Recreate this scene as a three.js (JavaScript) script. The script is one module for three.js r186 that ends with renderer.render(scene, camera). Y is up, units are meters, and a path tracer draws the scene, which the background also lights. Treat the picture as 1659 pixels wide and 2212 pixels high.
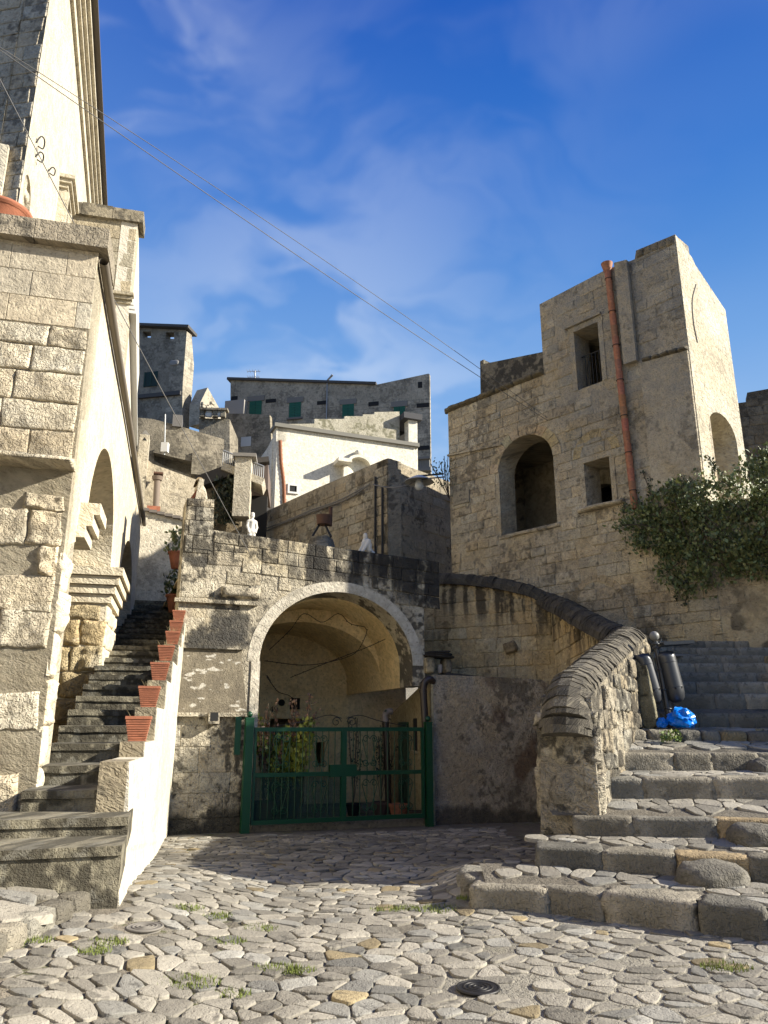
import * as THREE from 'three';
import { mergeGeometries } from 'three/addons/utils/BufferGeometryUtils.js';
import { MarchingCubes } from 'three/addons/objects/MarchingCubes.js';
import { TextGeometry } from 'three/addons/geometries/TextGeometry.js';
import { FontLoader } from 'three/addons/loaders/FontLoader.js';

// ───────── camera, sky, sun, exposure ─────────
const scene = new THREE.Scene();
const EYE = 1.6, PITCH = THREE.MathUtils.degToRad(15.8), FOV = 68;
const camera = new THREE.PerspectiveCamera(FOV, 0.75, 0.1, 3000);
camera.position.set(0, EYE, 0);
camera.rotation.x = PITCH;
scene.add(camera);
const renderer = new THREE.WebGLRenderer({ antialias: true });
renderer.toneMapping = THREE.LinearToneMapping;
renderer.toneMappingExposure = 2.4;
renderer.shadowMap.enabled = true;
const sun = new THREE.DirectionalLight(new THREE.Color(1.0, 0.93, 0.80), 5.0);
const SUN = new THREE.Vector3(1, 0.5, 0.14).normalize();
sun.position.copy(SUN).multiplyScalar(80);
sun.target.position.set(0, 2, -14);
sun.position.add(sun.target.position);
sun.castShadow = true; sun.shadow.radius = 1;
Object.assign(sun.shadow.camera, { left: -45, right: 45, top: 45, bottom: -45, near: 1, far: 220 });
sun.shadow.mapSize.set(4096, 4096);
scene.add(sun, sun.target);

// ───────── noise ─────────
function rng(seed) { let s = seed | 0; return () => { s = (s + 0x6d2b79f5) | 0; let t = Math.imul(s ^ (s >>> 15), 1 | s); t = (t + Math.imul(t ^ (t >>> 7), 61 | t)) ^ t; return ((t ^ (t >>> 14)) >>> 0) / 4294967296; }; }
const HT = new Float32Array(65536); { const r = rng(77); for (let i = 0; i < 65536; i++) HT[i] = r(); }
const hsh = (x, y) => HT[((x * 374761393 + y * 668265263) ^ ((x * 668265263) >> 13)) & 65535];
function vn(x, y) {
  const xi = Math.floor(x), yi = Math.floor(y), fx = x - xi, fy = y - yi, a = fx * fx * (3 - 2 * fx), b = fy * fy * (3 - 2 * fy);
  const p = hsh(xi, yi), q = hsh(xi + 1, yi), r = hsh(xi, yi + 1), s = hsh(xi + 1, yi + 1);
  return p + (q - p) * a + (r - p) * b + (p - q - r + s) * a * b;
}
function fbm(x, y, o = 4) { let s = 0, a = 0.5, t = 0; for (let i = 0; i < o; i++) { s += a * vn(x, y); t += a; x = x * 2.03 + 17.3; y = y * 2.03 - 9.1; a *= 0.5; } return s / t; }
const clamp = (x, a = 0, b = 1) => Math.min(b, Math.max(a, x));
const ss = (a, b, x) => { const t = clamp((x - a) / (b - a)); return t * t * (3 - 2 * t); };
const mix = (a, b, t) => a + (b - a) * t;
const mix3 = (a, b, t) => [mix(a[0], b[0], t), mix(a[1], b[1], t), mix(a[2], b[2], t)];

// ───────── sky: computed equirectangular air with thin cirrus ─────────
{
  const W = 2048, Hh = 1024, d = new Float32Array(W * Hh * 4);
  const lin = (r, g, b) => [r, g, b].map((v) => Math.pow(v / 255, 2.2));
  const stops = [[-90, lin(150, 165, 185)], [-4, lin(176, 196, 222)], [6, lin(176, 202, 236)], [16, lin(152, 190, 232)], [26, lin(104, 157, 220)], [38, lin(60, 119, 202)], [50, lin(34, 90, 182)], [70, lin(24, 74, 162)], [90, lin(20, 66, 152)]];
  const rayOf = (qx, qy) => { const f = 1106 / Math.tan(FOV * Math.PI / 360), a = (qx - 829.5) / f, b = (1106 - qy) / f, v = new THREE.Vector3(a, Math.sin(PITCH) + b * Math.cos(PITCH), -Math.cos(PITCH) + b * Math.sin(PITCH)).normalize(); return [v.x, v.y, v.z]; };
  const wisps = [[rayOf(350, 60), 0.075, 0.75], [rayOf(390, 110), 0.05, 0.55], [rayOf(255, 150), 0.06, 0.7], [rayOf(260, 220), 0.05, 0.6], [rayOf(600, 640), 0.24, 0.34], [rayOf(820, 420), 0.22, 0.2], [rayOf(520, 800), 0.16, 0.4], [rayOf(800, 800), 0.16, 0.3], [rayOf(1000, 260), 0.2, 0.12]];
  for (let j = 0; j < Hh; j++) for (let i = 0; i < W; i++) {
    const el = ((j + 0.5) / Hh - 0.5) * Math.PI, az = ((i + 0.5) / W - 0.5) * 2 * Math.PI;
    const x = Math.cos(el) * Math.cos(az), y = Math.sin(el), z = Math.cos(el) * Math.sin(az), e = el * 180 / Math.PI;
    let k = 1; while (k < stops.length - 1 && e > stops[k][0]) k++;
    const c = mix3(stops[k - 1][1], stops[k][1], clamp((e - stops[k - 1][0]) / (stops[k][0] - stops[k - 1][0])));
    // thin cirrus: a faint veil everywhere, and the wisps the photograph shows
    const h = Math.max(0.12, y), px = x / h * 1.5 + 1.1, pz = z / h * 1.5 + 6.3;
    const wx = px + 0.8 * fbm(px * 1.6 + 3, pz * 1.6, 4), wz = pz + 0.8 * fbm(px * 1.6 - 7, pz * 1.6 + 5, 4);
    const n = fbm(wx * 2.6 + 11, wz * 3.4 + 2, 6);
    let cl = 0.05 * ss(0.35, 0.7, fbm(px * 0.6, pz * 0.6, 3)) + 0.10 * ss(0.45, 0.75, n) * ss(0.4, 0.6, fbm(px * 0.7 + 9, pz * 0.7 + 4, 3));
    for (const [wd, sg, k] of wisps) { const q = Math.acos(Math.min(1, x * wd[0] + y * wd[1] + z * wd[2])) / sg; if (q < 3) cl += 0.3 * k * Math.exp(-q * q) * ss(0.34, 0.7, n); }
    cl *= ss(-2, 10, e);
    const s = Math.max(0, x * SUN.x + y * SUN.y + z * SUN.z), glow = 0.55 * Math.pow(s, 60) + 0.14 * Math.pow(s, 8);
    const o = (j * W + i) * 4;
    const cw = [0.80, 0.86, 0.96];
    for (let q = 0; q < 3; q++) d[o + q] = 0.445 * (mix(c[q], cw[q], clamp(cl)) + glow * [1, 0.95, 0.85][q]);
    d[o + 3] = 1;
  }
  const t = new THREE.DataTexture(d, W, Hh, THREE.RGBAFormat, THREE.FloatType);
  t.mapping = THREE.EquirectangularReflectionMapping; t.magFilter = THREE.LinearFilter; t.needsUpdate = true;
  scene.background = t; scene.environment = t;
}

// ───────── pixel directions of the photograph (1659 × 2212), planes and frames ─────────
const FP = 1106 / Math.tan(THREE.MathUtils.degToRad(FOV / 2)), cP = Math.cos(PITCH), sP = Math.sin(PITCH);
const dirOf = (px, py) => { const a = (px - 829.5) / FP, b = (1106 - py) / FP; return [a, sP + b * cP, -cP + b * sP]; };
const atDepth = (px, py, depth) => { const d = dirOf(px, py), t = -depth / d[2]; return new THREE.Vector3(t * d[0], EYE + t * d[1], -depth); };
const atHeight = (px, py, h) => { const d = dirOf(px, py), t = (h - EYE) / d[1]; return new THREE.Vector3(t * d[0], h, t * d[2]); };
class Frame {   // a vertical plane: local x along the wall, y up, z out of the wall
  constructor(x, z, deg) { this.x = x; this.z = z; this.a = THREE.MathUtils.degToRad(deg); this.c = Math.cos(this.a); this.s = Math.sin(this.a); }
  static px(px, py, depth, deg) { const p = atDepth(px, py, depth); return new Frame(p.x, p.z, deg); }
  static two(x0, z0, x1, z1) { return new Frame(x0, z0, Math.atan2(z0 - z1, x1 - x0) * 180 / Math.PI); }
  uv(px, py, off = 0) {
    const d = dirOf(px, py), t = (this.x * this.s + this.z * this.c + off) / (d[0] * this.s + d[2] * this.c);
    return [(t * d[0] - this.x) * this.c - (t * d[2] - this.z) * this.s, EYE + t * d[1]];
  }
  pts(list, off = 0) { return list.map(([x, y]) => this.uv(x, y, off)); }
  world(u, v, d = 0) { return new THREE.Vector3(this.x + u * this.c + d * this.s, v, this.z - u * this.s + d * this.c); }
  local(p) { const x = p.x - this.x, z = p.z - this.z; return [x * this.c - z * this.s, p.y, x * this.s + z * this.c]; }
}

// ───────── scene helpers ─────────
const taken = {};
const numbered = (n) => { const k = (taken[n] = (taken[n] ?? -1) + 1); return k ? n + '_' + String(k).padStart(3, '0') : n; };
function tag(o, label, category, group, kind) { o.userData.label = label; if (category) o.userData.category = category; if (group) o.userData.group = group; if (kind) o.userData.kind = kind; return o; }
function thing(name, label, category, fr, group) {
  const o = new THREE.Group(); o.name = numbered(name); scene.add(o);
  if (fr instanceof Frame) { o.position.set(fr.x, 0, fr.z); o.rotation.y = fr.a; } else if (fr) o.position.copy(fr);
  return tag(o, label, category, group);
}
function struct(name, label) { const o = new THREE.Group(); o.name = numbered(name); scene.add(o); o.userData = { kind: 'structure', label }; return o; }
function paint(g, c = [1, 1, 1]) {
  const n = g.attributes.position.count, a = new Float32Array(n * 3);
  for (let i = 0; i < n; i++) { a[i * 3] = c[0]; a[i * 3 + 1] = c[1]; a[i * 3 + 2] = c[2]; }
  g.setAttribute('color', new THREE.BufferAttribute(a, 3)); return g;
}
function part(name, g, m, parent, kind) {
  if (!g.attributes.color) paint(g);
  const o = new THREE.Mesh(g, m); o.name = name; o.castShadow = o.receiveShadow = true; parent.add(o);
  if (kind) o.userData.kind = kind;
  return o;
}
const single = (name, g, m, label, category, group) => { const o = part(numbered(name), g, m, scene); return tag(o, label, category, group); };
function uvMetres(g) { const p = g.attributes.position, a = new Float32Array(p.count * 2); for (let i = 0; i < p.count; i++) { a[i * 2] = p.getX(i) + 0.6 * p.getZ(i); a[i * 2 + 1] = p.getY(i) + 0.35 * p.getZ(i); } g.setAttribute('uv', new THREE.BufferAttribute(a, 2)); return g; }
const strip = (g) => { g = g.index ? g.toNonIndexed() : g; for (const k of Object.keys(g.attributes)) if (!['position', 'normal', 'uv', 'color'].includes(k)) g.deleteAttribute(k); return g; };
const join = (list) => mergeGeometries(list.map((g) => { if (!g.attributes.color) paint(g); return strip(g); }));
const boxAt = (x0, x1, y0, y1, z0, z1) => uvMetres(new THREE.BoxGeometry(x1 - x0, y1 - y0, z1 - z0).translate((x0 + x1) / 2, (y0 + y1) / 2, (z0 + z1) / 2));
function slab(outline, depth, holes = [], z1 = 0) {   // a wall of real thickness, its face at local z = z1
  const sh = new THREE.Shape(outline.map(([x, y]) => new THREE.Vector2(x, y)));
  for (const h of holes) sh.holes.push(new THREE.Path(h.map(([x, y]) => new THREE.Vector2(x, y))));
  const g = new THREE.ExtrudeGeometry(sh, { depth, bevelEnabled: false, curveSegments: 12 }).translate(0, 0, z1 - depth);
  return uvMetres(g);
}
const arc = (cx, cy, rx, ry, a0, a1, n) => Array.from({ length: n + 1 }, (_, i) => { const a = mix(a0, a1, i / n); return [cx + rx * Math.cos(a), cy + ry * Math.sin(a)]; });
const archHole = (u0, u1, vb, vs, va, n = 18) => [[u0, vb], [u1, vb], ...arc((u0 + u1) / 2, vs, (u1 - u0) / 2, va - vs, 0, Math.PI, n)];
function inPoly(pts, x, y) { let c = false; for (let i = 0, j = pts.length - 1; i < pts.length; j = i++) { const [xi, yi] = pts[i], [xj, yj] = pts[j]; if ((yi > y) !== (yj > y) && x < (xj - xi) * (y - yi) / (yj - yi) + xi) c = !c; } return c; }
function mitre(g, depth, deg) { const k = Math.tan(deg * Math.PI / 180), p = g.attributes.position; for (let i = 0; i < p.count; i++) if (p.getX(i) < 0.02 && p.getZ(i) < -depth * 0.5) p.setX(i, p.getX(i) + depth * k); g.computeVertexNormals(); return g; }
function bar(a, b, w, d, z0) {   // a box from a to b (points of a wall's plane), w across, d thick
  const L = Math.hypot(b[0] - a[0], b[1] - a[1]), g = new THREE.BoxGeometry(L, w, d);
  g.rotateZ(Math.atan2(b[1] - a[1], b[0] - a[0])); g.translate((a[0] + b[0]) / 2, (a[1] + b[1]) / 2, z0 + d / 2); return uvMetres(g);
}
function tube(pts, r, seg = 6, n) { const c = new THREE.CatmullRomCurve3(pts, false, 'centripetal'); return new THREE.TubeGeometry(c, n ?? Math.max(8, pts.length * 4), r, seg, false); }
function rod(a, b, r, seg = 6, r2 = r) { const d = b.clone().sub(a), g = new THREE.CylinderGeometry(r2, r, d.length(), seg); g.translate(0, d.length() / 2, 0); g.applyQuaternion(new THREE.Quaternion().setFromUnitVectors(new THREE.Vector3(0, 1, 0), d.clone().normalize())); return g.translate(a.x, a.y, a.z); }
const V = (x, y, z) => new THREE.Vector3(x, y, z);

// ───────── materials ─────────
function bumpTile(seed, pits) {
  const N = 512, d = new Uint8Array(N * N * 4), P = (x, y, f) => { const xi = Math.floor(x), yi = Math.floor(y), fx = x - xi, fy = y - yi, a = fx * fx * (3 - 2 * fx), b = fy * fy * (3 - 2 * fy), w = (v) => ((v % f) + f) % f, q = (i, j) => hsh(w(i) + seed, w(j) + seed * 3 + f * 7); return mix(mix(q(xi, yi), q(xi + 1, yi), a), mix(q(xi, yi + 1), q(xi + 1, yi + 1), a), b); };
  for (let j = 0; j < N; j++) for (let i = 0; i < N; i++) {
    const u = i / N, v = j / N; let s = 0.34 * P(u * 8, v * 8, 8) + 0.26 * P(u * 20, v * 20, 20) + 0.22 * P(u * 48, v * 48, 48) + 0.18 * P(u * 120, v * 120, 120);
    s -= pits * ss(0.66, 0.86, P(u * 34 + 5, v * 34, 34)) * 0.55 + pits * ss(0.70, 0.9, P(u * 72, v * 72 + 9, 72)) * 0.35;
    const o = (j * N + i) * 4, k = clamp(s * 1.15, 0, 1) * 255; d[o] = d[o + 1] = d[o + 2] = k; d[o + 3] = 255;
  }
  const t = new THREE.DataTexture(d, N, N); t.wrapS = t.wrapT = THREE.RepeatWrapping; t.magFilter = THREE.LinearFilter; t.needsUpdate = true; return t;
}
const BUMP = { rough: bumpTile(3, 1), fine: bumpTile(41, 0.35) };
const bumpOf = (k, size) => { const t = BUMP[k].clone(); t.repeat.set(1 / size, 1 / size); t.needsUpdate = true; return t; };
function bake(u0, v0, w, h, res, fn) {   // a colour map of one whole surface, in metres, so nothing repeats
  const nx = Math.max(8, Math.round(w * res)), ny = Math.max(8, Math.round(h * res)), d = new Uint8Array(nx * ny * 4);
  for (let j = 0; j < ny; j++) for (let i = 0; i < nx; i++) {
    const c = fn(u0 + (i + 0.5) / nx * w, v0 + (j + 0.5) / ny * h), o = (j * nx + i) * 4;
    for (let k = 0; k < 3; k++) { const l = clamp(c[k]); d[o + k] = 255 * (l <= 0.0031308 ? 12.92 * l : 1.055 * Math.pow(l, 1 / 2.4) - 0.055); }
    d[o + 3] = 255;
  }
  const t = new THREE.DataTexture(d, nx, ny); t.colorSpace = THREE.SRGBColorSpace; t.magFilter = THREE.LinearFilter; t.wrapS = t.wrapT = THREE.MirroredRepeatWrapping;
  t.repeat.set(1 / w, 1 / h); t.offset.set(-u0 / w, -v0 / h); t.needsUpdate = true; return t;
}
// what limestone is made of: two tones, ochre patches, black lichen, pits
function stone(o) {
  const s = o.seed * 13.7, { a, b, y = b, ya = 0, dark = [0.07, 0.066, 0.058], da = 0, dth = 0.55, white = 0, extra } = o;
  return (u, v) => {
    const t = fbm(u * 0.9 + s, v * 0.9 - s, 3), m = fbm(u * 4.1 - s, v * 4.1 + s, 3), f = fbm(u * 17 + s, v * 17, 3);
    let c = mix3(a, b, ss(0.3, 0.72, t * 0.5 + m * 0.5));
    if (ya) c = mix3(c, y, ya * ss(0.5, 0.68, fbm(u * 1.2 + s * 2, v * 1.2 + 40, 3)));
    const k = 0.74 + 0.52 * f; c = [c[0] * k, c[1] * k, c[2] * k];
    if (white) { const w = white * ss(0.6, 0.7, fbm(u * 2.6 + 31 + s, v * 2.6, 4)); c = mix3(c, [0.66, 0.63, 0.56], w); }
    if (da) { const q = da * ss(dth, dth + 0.13, 0.55 * fbm(u * 2.1 + s, v * 1.7 + s * 0.5, 4) + 0.45 * fbm(u * 11 - s, v * 11, 3)); c = mix3(c, dark, q); }
    const p = ss(0.74, 0.9, vn(u * 44 + s, v * 44)) * 0.32; c = [c[0] * (1 - p), c[1] * (1 - p), c[2] * (1 - p)];
    c = [c[0] * 0.66, c[1] * 0.62, c[2] * 0.53];
    return extra ? extra(u, v, c, t, m, f) : c;
  };
}
const bounds = (pts, pad = 0.3) => { let a = 1e9, b = -1e9, c = 1e9, d = -1e9; for (const [x, y] of pts) { a = Math.min(a, x); b = Math.max(b, x); c = Math.min(c, y); d = Math.max(d, y); } return [a - pad, c - pad, b - a + 2 * pad, d - c + 2 * pad]; };
function wallMat(bb, fn, { res = 60, bump = 'rough', size = 0.9, scale = 0.02, rough = 0.95 } = {}) {
  const cap = Math.min(res, 1000 / Math.max(bb[2], bb[3]));
  return new THREE.MeshStandardMaterial({ vertexColors: true, map: bake(...bb, cap, fn), bumpMap: bumpOf(bump, size), bumpScale: scale, roughness: rough });
}
const plain = (r, g, b, rough = 0.8, o = {}) => new THREE.MeshStandardMaterial({ color: new THREE.Color().setRGB(r * 0.75, g * 0.75, b * 0.75), roughness: rough, vertexColors: true, ...o });
const speckle = (base, amt, seed, f = 30) => bake(0, 0, 1, 1, 256, (u, v) => { const k = 1 - amt + 2 * amt * fbm(u * f + seed, v * f, 4); return base.map((c) => c * k); });
const M = {
  iron: plain(0.035, 0.034, 0.033, 0.55, { metalness: 0.5 }), black: plain(0.012, 0.012, 0.012, 0.9), dark: plain(0.02, 0.018, 0.015, 0.95),
  green: plain(0.001, 0.058, 0.02, 0.42), shutter: plain(0.006, 0.12, 0.075, 0.6), pipe: plain(0.035, 0.022, 0.018, 0.4), rust: plain(0.12, 0.055, 0.03, 0.8),
  wire: plain(0.16, 0.155, 0.15, 0.7), zinc: plain(0.35, 0.36, 0.37, 0.5, { metalness: 0.4 }), marble: plain(0.72, 0.69, 0.62, 0.7), glass: plain(0.55, 0.58, 0.6, 0.15),
  white: plain(0.72, 0.71, 0.67, 0.8), wood: plain(0.05, 0.032, 0.02, 0.8),
};
M.terracotta = new THREE.MeshStandardMaterial({ vertexColors: true, map: speckle([0.29, 0.105, 0.055], 0.35, 5, 12), roughness: 0.85, bumpMap: bumpOf('fine', 0.3), bumpScale: 0.003 });
M.pipeClay = new THREE.MeshStandardMaterial({ vertexColors: true, map: speckle([0.26, 0.105, 0.05], 0.45, 15, 9), roughness: 0.75 });

// ───────── masonry: every block its own mesh, the largest 300 of a wall as parts, the rest joined ─────────
function blockGeo(u0, u1, v0, v1, z0, p, r, { bevel = 0.018, jit = 0.012, n = 0, bulge = 0.35, rough = 0.5 } = {}) {
  const W = u1 - u0, H = v1 - v0, b = Math.min(bevel, W * 0.25, H * 0.25);
  const mid = (a, c, k) => Array.from({ length: k }, (_, i) => mix(a, c, (i + 1) / (k + 1)));
  const nu = n || (W > 0.7 ? 1 : 0), nv = n ? Math.max(1, Math.round(n * H / W)) : 0;
  const U = [u0, u0, u0 + b, ...mid(u0 + b, u1 - b, nu), u1 - b, u1, u1], Vv = [v0, v0, v0 + b, ...mid(v0 + b, v1 - b, nv), v1 - b, v1, v1];
  const cx = U.length, cy = Vv.length, pos = new Float32Array(cx * cy * 3), uv = new Float32Array(cx * cy * 2), idx = [];
  const jx = [0, 1, 2, 3].map(() => (r() - 0.5) * 2 * jit), s = r() * 99;
  for (let j = 0; j < cy; j++) for (let i = 0; i < cx; i++) {
    const o = j * cx + i, fu = (U[i] - u0) / W, fv = (Vv[j] - v0) / H, ring = Math.min(i, j, cx - 1 - i, cy - 1 - j);
    let x = U[i] + mix(jx[0], jx[1], fu) * (fv - 0.5), y = Vv[j] + mix(jx[2], jx[3], fv) * (fu - 0.5) * 1.2, z;
    if (ring > 0 && jit) { x += (vn(x * 9 + s, y * 9) - 0.5) * jit * 1.4; y += (vn(x * 9, y * 9 + s) - 0.5) * jit * 1.4; }
    if (ring === 0) z = z0 - 0.03; else if (ring === 1) z = z0 + p * 0.3;
    else z = z0 + p * (1 - bulge * (Math.abs(fu - 0.5) + Math.abs(fv - 0.5)) + rough * (vn(x * 5 + s, y * 5) - 0.5) + rough * 0.7 * (vn(x * 13, y * 13 + s) - 0.5));
    pos[o * 3] = x; pos[o * 3 + 1] = y; pos[o * 3 + 2] = z; uv[o * 2] = x + 0.6 * z; uv[o * 2 + 1] = y + 0.35 * z;
    if (i < cx - 1 && j < cy - 1) idx.push(o, o + 1, o + cx + 1, o, o + cx + 1, o + cx);
  }
  const g = new THREE.BufferGeometry(); g.setAttribute('position', new THREE.BufferAttribute(pos, 3)); g.setAttribute('uv', new THREE.BufferAttribute(uv, 2)); g.setIndex(idx); g.computeVertexNormals(); return g;
}
function place(list, name, mat, parent, most = 300) {   // list: {g, size}
  list.sort((a, b) => b.size - a.size);
  list.slice(0, most).forEach(({ g }) => part(name, g, mat, parent));
  const rest = list.slice(most).map(({ g }) => g);
  if (rest.length) part(name + '_field', join(rest), mat, parent, 'stuff');
}
function layBlocks(parent, mat, o) {
  const { u0, u1, v0, v1, ch = [0.22, 0.3], len = [0.35, 0.7], gap = 0.012, proud = 0.02, inside, tone = () => [1, 1, 1], skip, seed = 1, z0 = 0, tilt = 0, name = 'block', most = 300 } = o;
  const r = rng(seed * 7919 + 11), list = []; let v = v0;
  while (v < v1) {
    const h = mix(ch[0], ch[1], r()), hh = Math.min(h, v1 - v); if (hh < ch[0] * 0.5) break;
    let u = u0 - r() * len[0];
    while (u < u1) {
      const w = mix(len[0], len[1], r()); let a = Math.max(u, u0) + gap / 2, b = Math.min(u + w, u1) - gap / 2; u += w;
      const c = v + gap / 2, d = v + hh - gap / 2, sk = r(), pr = proud * (0.55 + 0.9 * r()), sd = r() * 1e9;
      const ok = (x) => inside(x, c + tilt * x) && inside(x, (c + d) / 2 + tilt * x) && inside(x, d + tilt * x);
      let g1 = 0; while (b - a > 0.1 && !ok(a) && g1++ < 40) a += 0.03; g1 = 0; while (b - a > 0.1 && !ok(b) && g1++ < 40) b -= 0.03;
      if (b - a < 0.11 || !ok((a + b) / 2) || !ok(mix(a, b, 0.25)) || !ok(mix(a, b, 0.75))) continue;
      if (skip && skip((a + b) / 2, (c + d) / 2, sk)) continue;
      const rr = rng(sd), g = blockGeo(a, b, c, d, z0, pr, rr, o); const t = tone((a + b) / 2, (c + d) / 2, rr);
      if (tilt) { const p = g.attributes.position; for (let i = 0; i < p.count; i++) p.setY(i, p.getY(i) + tilt * p.getX(i)); }
      paint(g, t); list.push({ g, size: (b - a) * (d - c) });
    }
    v += hh;
  }
  place(list, name, mat, parent, most);
  return list.length;
}
const toneVar = (amt, warm = 0.04) => (u, v, r) => { const k = 1 + (r() - 0.5) * 2 * amt, w = (r() - 0.5) * 2 * warm; return [k * (1 + w), k, k * (1 - w * 1.5)]; };
// a rough rounded stone block centred on its base
function boulder(w, h, d, r, { n = 4, p = 4, noise = 0.08 } = {}) {
  const g = new THREE.BoxGeometry(2, 2, 2, n + 1, n, n), q = g.attributes.position, s = r() * 50;
  for (let i = 0; i < q.count; i++) {
    let x = q.getX(i), y = q.getY(i), z = q.getZ(i); const L = Math.pow(Math.abs(x) ** p + Math.abs(y) ** p + Math.abs(z) ** p, 1 / p); x /= L; y /= L; z /= L;
    const k = 1 + noise * 2 * (vn(x * 2.1 + s + z, y * 2.1 + z * 1.7 + s) - 0.5) + noise * (vn(x * 5 + s, y * 5 - z * 5) - 0.5) + (n > 7 ? noise * 0.9 * (vn(x * 11 + s - z * 4, y * 11 + z * 9) - 0.5) : 0);
    q.setXYZ(i, x * k * w / 2, (y * k + 1) * h / 2, z * k * d / 2);
  }
  g.deleteAttribute('normal'); g.deleteAttribute('uv');
  const key = new Map(), idx = [], P = []; const src = g.index.array;
  for (const i of src) { const k = [q.getX(i), q.getY(i), q.getZ(i)].map((v) => Math.round(v * 1e4)).join(); if (!key.has(k)) { key.set(k, P.length / 3); P.push(q.getX(i), q.getY(i), q.getZ(i)); } idx.push(key.get(k)); }
  const o = new THREE.BufferGeometry(); o.setAttribute('position', new THREE.Float32BufferAttribute(P, 3)); o.setIndex(idx); o.computeVertexNormals(); return boxUV(o);
}
function boxUV(g) { g = g.index ? g.toNonIndexed() : g; const p = g.attributes.position, a = new Float32Array(p.count * 2); for (let i = 0; i < p.count; i += 3) { const e = V(p.getX(i + 1) - p.getX(i), p.getY(i + 1) - p.getY(i), p.getZ(i + 1) - p.getZ(i)), f = V(p.getX(i + 2) - p.getX(i), p.getY(i + 2) - p.getY(i), p.getZ(i + 2) - p.getZ(i)), n = e.cross(f), x = Math.abs(n.x), y = Math.abs(n.y), z = Math.abs(n.z); for (let k = i; k < i + 3; k++) { a[k * 2] = x > y && x > z ? p.getZ(k) : p.getX(k); a[k * 2 + 1] = y > x && y > z ? p.getZ(k) : p.getY(k); } } g.setAttribute('uv', new THREE.BufferAttribute(a, 2)); return g; }

// ───────── ground ─────────
function gy(x, z) {
  const d = -z; let y = -0.033 * clamp(d - 7, 0, 8.5);
  y += 0.17 * ss(-0.8, -2.4, x) * (1 - ss(7.5, 12, d));
  y += 0.2 * ss(0.35, 1.2, x) * ss(7.25, 8.1, d) * (1 - ss(9.3, 10.8, d));
  y += 0.02 * (fbm(x * 0.7 + 4, z * 0.7, 2) - 0.5) * (1 - ss(30, 40, d));
  y += 0.36 * Math.max(0, d - 22) * (1 - ss(90, 160, d) * 0.8) * ss(22, 30, d);
  return y;
}
const onGround = (px, py) => { let h = 0, p; for (let i = 0; i < 30; i++) { p = atHeight(px, py, h); h = mix(h, gy(p.x, p.z), 0.6); } return V(p.x, gy(p.x, p.z), p.z); };
const stoneTile = (seed, a, b) => { const t = bake(0, 0, 1, 1, 384, stone({ seed, a, b, da: 0.8, dth: 0.55, dark: a.map((v) => v * 0.42) })); t.wrapS = t.wrapT = THREE.MirroredRepeatWrapping; t.repeat.set(1, 1); t.offset.set(0, 0); return t; };
const TILE = stoneTile(2, [0.92, 0.94, 1.0], [1.16, 1.19, 1.3]);
const COB = bake(0, 0, 1, 1, 384, (u, v) => { const m = fbm(u * 5, v * 5, 4), f = fbm(u * 24 + 7, v * 24, 3), d = ss(0.6, 0.72, 0.6 * fbm(u * 7 + 3, v * 7, 4) + 0.4 * f), k = (0.56 + 0.3 * m + 0.16 * f) * (1 - 0.5 * d); return [k, k * 0.985, k * 0.95]; });
M.cobble = new THREE.MeshStandardMaterial({ vertexColors: true, map: COB, bumpMap: bumpOf('fine', 0.5), bumpScale: 0.009, roughness: 0.85 });
M.step = new THREE.MeshStandardMaterial({ vertexColors: true, map: (() => { const t = bake(0, 0, 1, 1, 384, stone({ seed: 9, a: [0.8, 0.82, 0.86], b: [1.2, 1.22, 1.3], da: 0.9, dth: 0.485, dark: [0.17, 0.17, 0.155] })); t.repeat.set(0.8, 0.8); return t; })(), bumpMap: bumpOf('rough', 0.6), bumpScale: 0.016, roughness: 0.93 });

// plan outlines (x, z): the raised pavement by the left stair, the first step of the right stair
const PV = 0.30;
const pavTop = [[267, 1896], [187, 1931], [110, 1968], [47, 2001], [0, 2025], [-90, 2072]].map(([x, y]) => atHeight(x, y, PV - 0.02));
const R1 = { px: [1025, 1126, 1223, 1353, 1466, 1619, 1760], top: [1915, 1918, 1921, 1933, 1941, 1958, 1974], bot: [1958, 1965, 1975, 1995, 2008, 2028, 2046] };
R1.pts = R1.px.map((x, i) => { const b = onGround(x, R1.bot[i]); return { x: b.x, z: b.z, yb: b.y, yt: atDepth(x, R1.top[i], -b.z).y }; });
const stepData = [
  R1,
  { px: [1168, 1273, 1419, 1506, 1613, 1780], top: [1838, 1831, 1845, 1850, 1851, 1858], bot: [1868, 1875, 1891, 1893, 1895, 1906], z: [8.05, 7.95, 7.78, 7.68, 7.58, 7.35] },
  { px: [1273, 1439, 1606, 1790], top: [1765, 1768, 1771, 1776], bot: [1806, 1808, 1811, 1818], z: [8.6, 8.45, 8.3, 8.1] },
  { px: [1316, 1460, 1599, 1800], top: [1683, 1682, 1681, 1682], bot: [1725, 1725, 1725, 1728], z: [9.25, 9.15, 9.05, 8.9] },
  { px: [1351, 1500, 1659, 1800], top: [1628, 1628, 1628, 1628], bot: [1665, 1665, 1665, 1666], z: [10.0, 9.95, 9.9, 9.85] },
  { px: [1373, 1500, 1659, 1800], top: [1577, 1578, 1582, 1584], bot: [1599, 1600, 1602, 1604], z: [10.75, 10.7, 10.65, 10.6] },
];
for (const s of stepData) if (!s.pts) s.pts = s.px.map((x, i) => { const b = atDepth(x, s.bot[i], s.z[i]), t = atDepth(x, s.top[i], s.z[i]); return { x: b.x, z: b.z, yb: b.y, yt: t.y }; });
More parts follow.
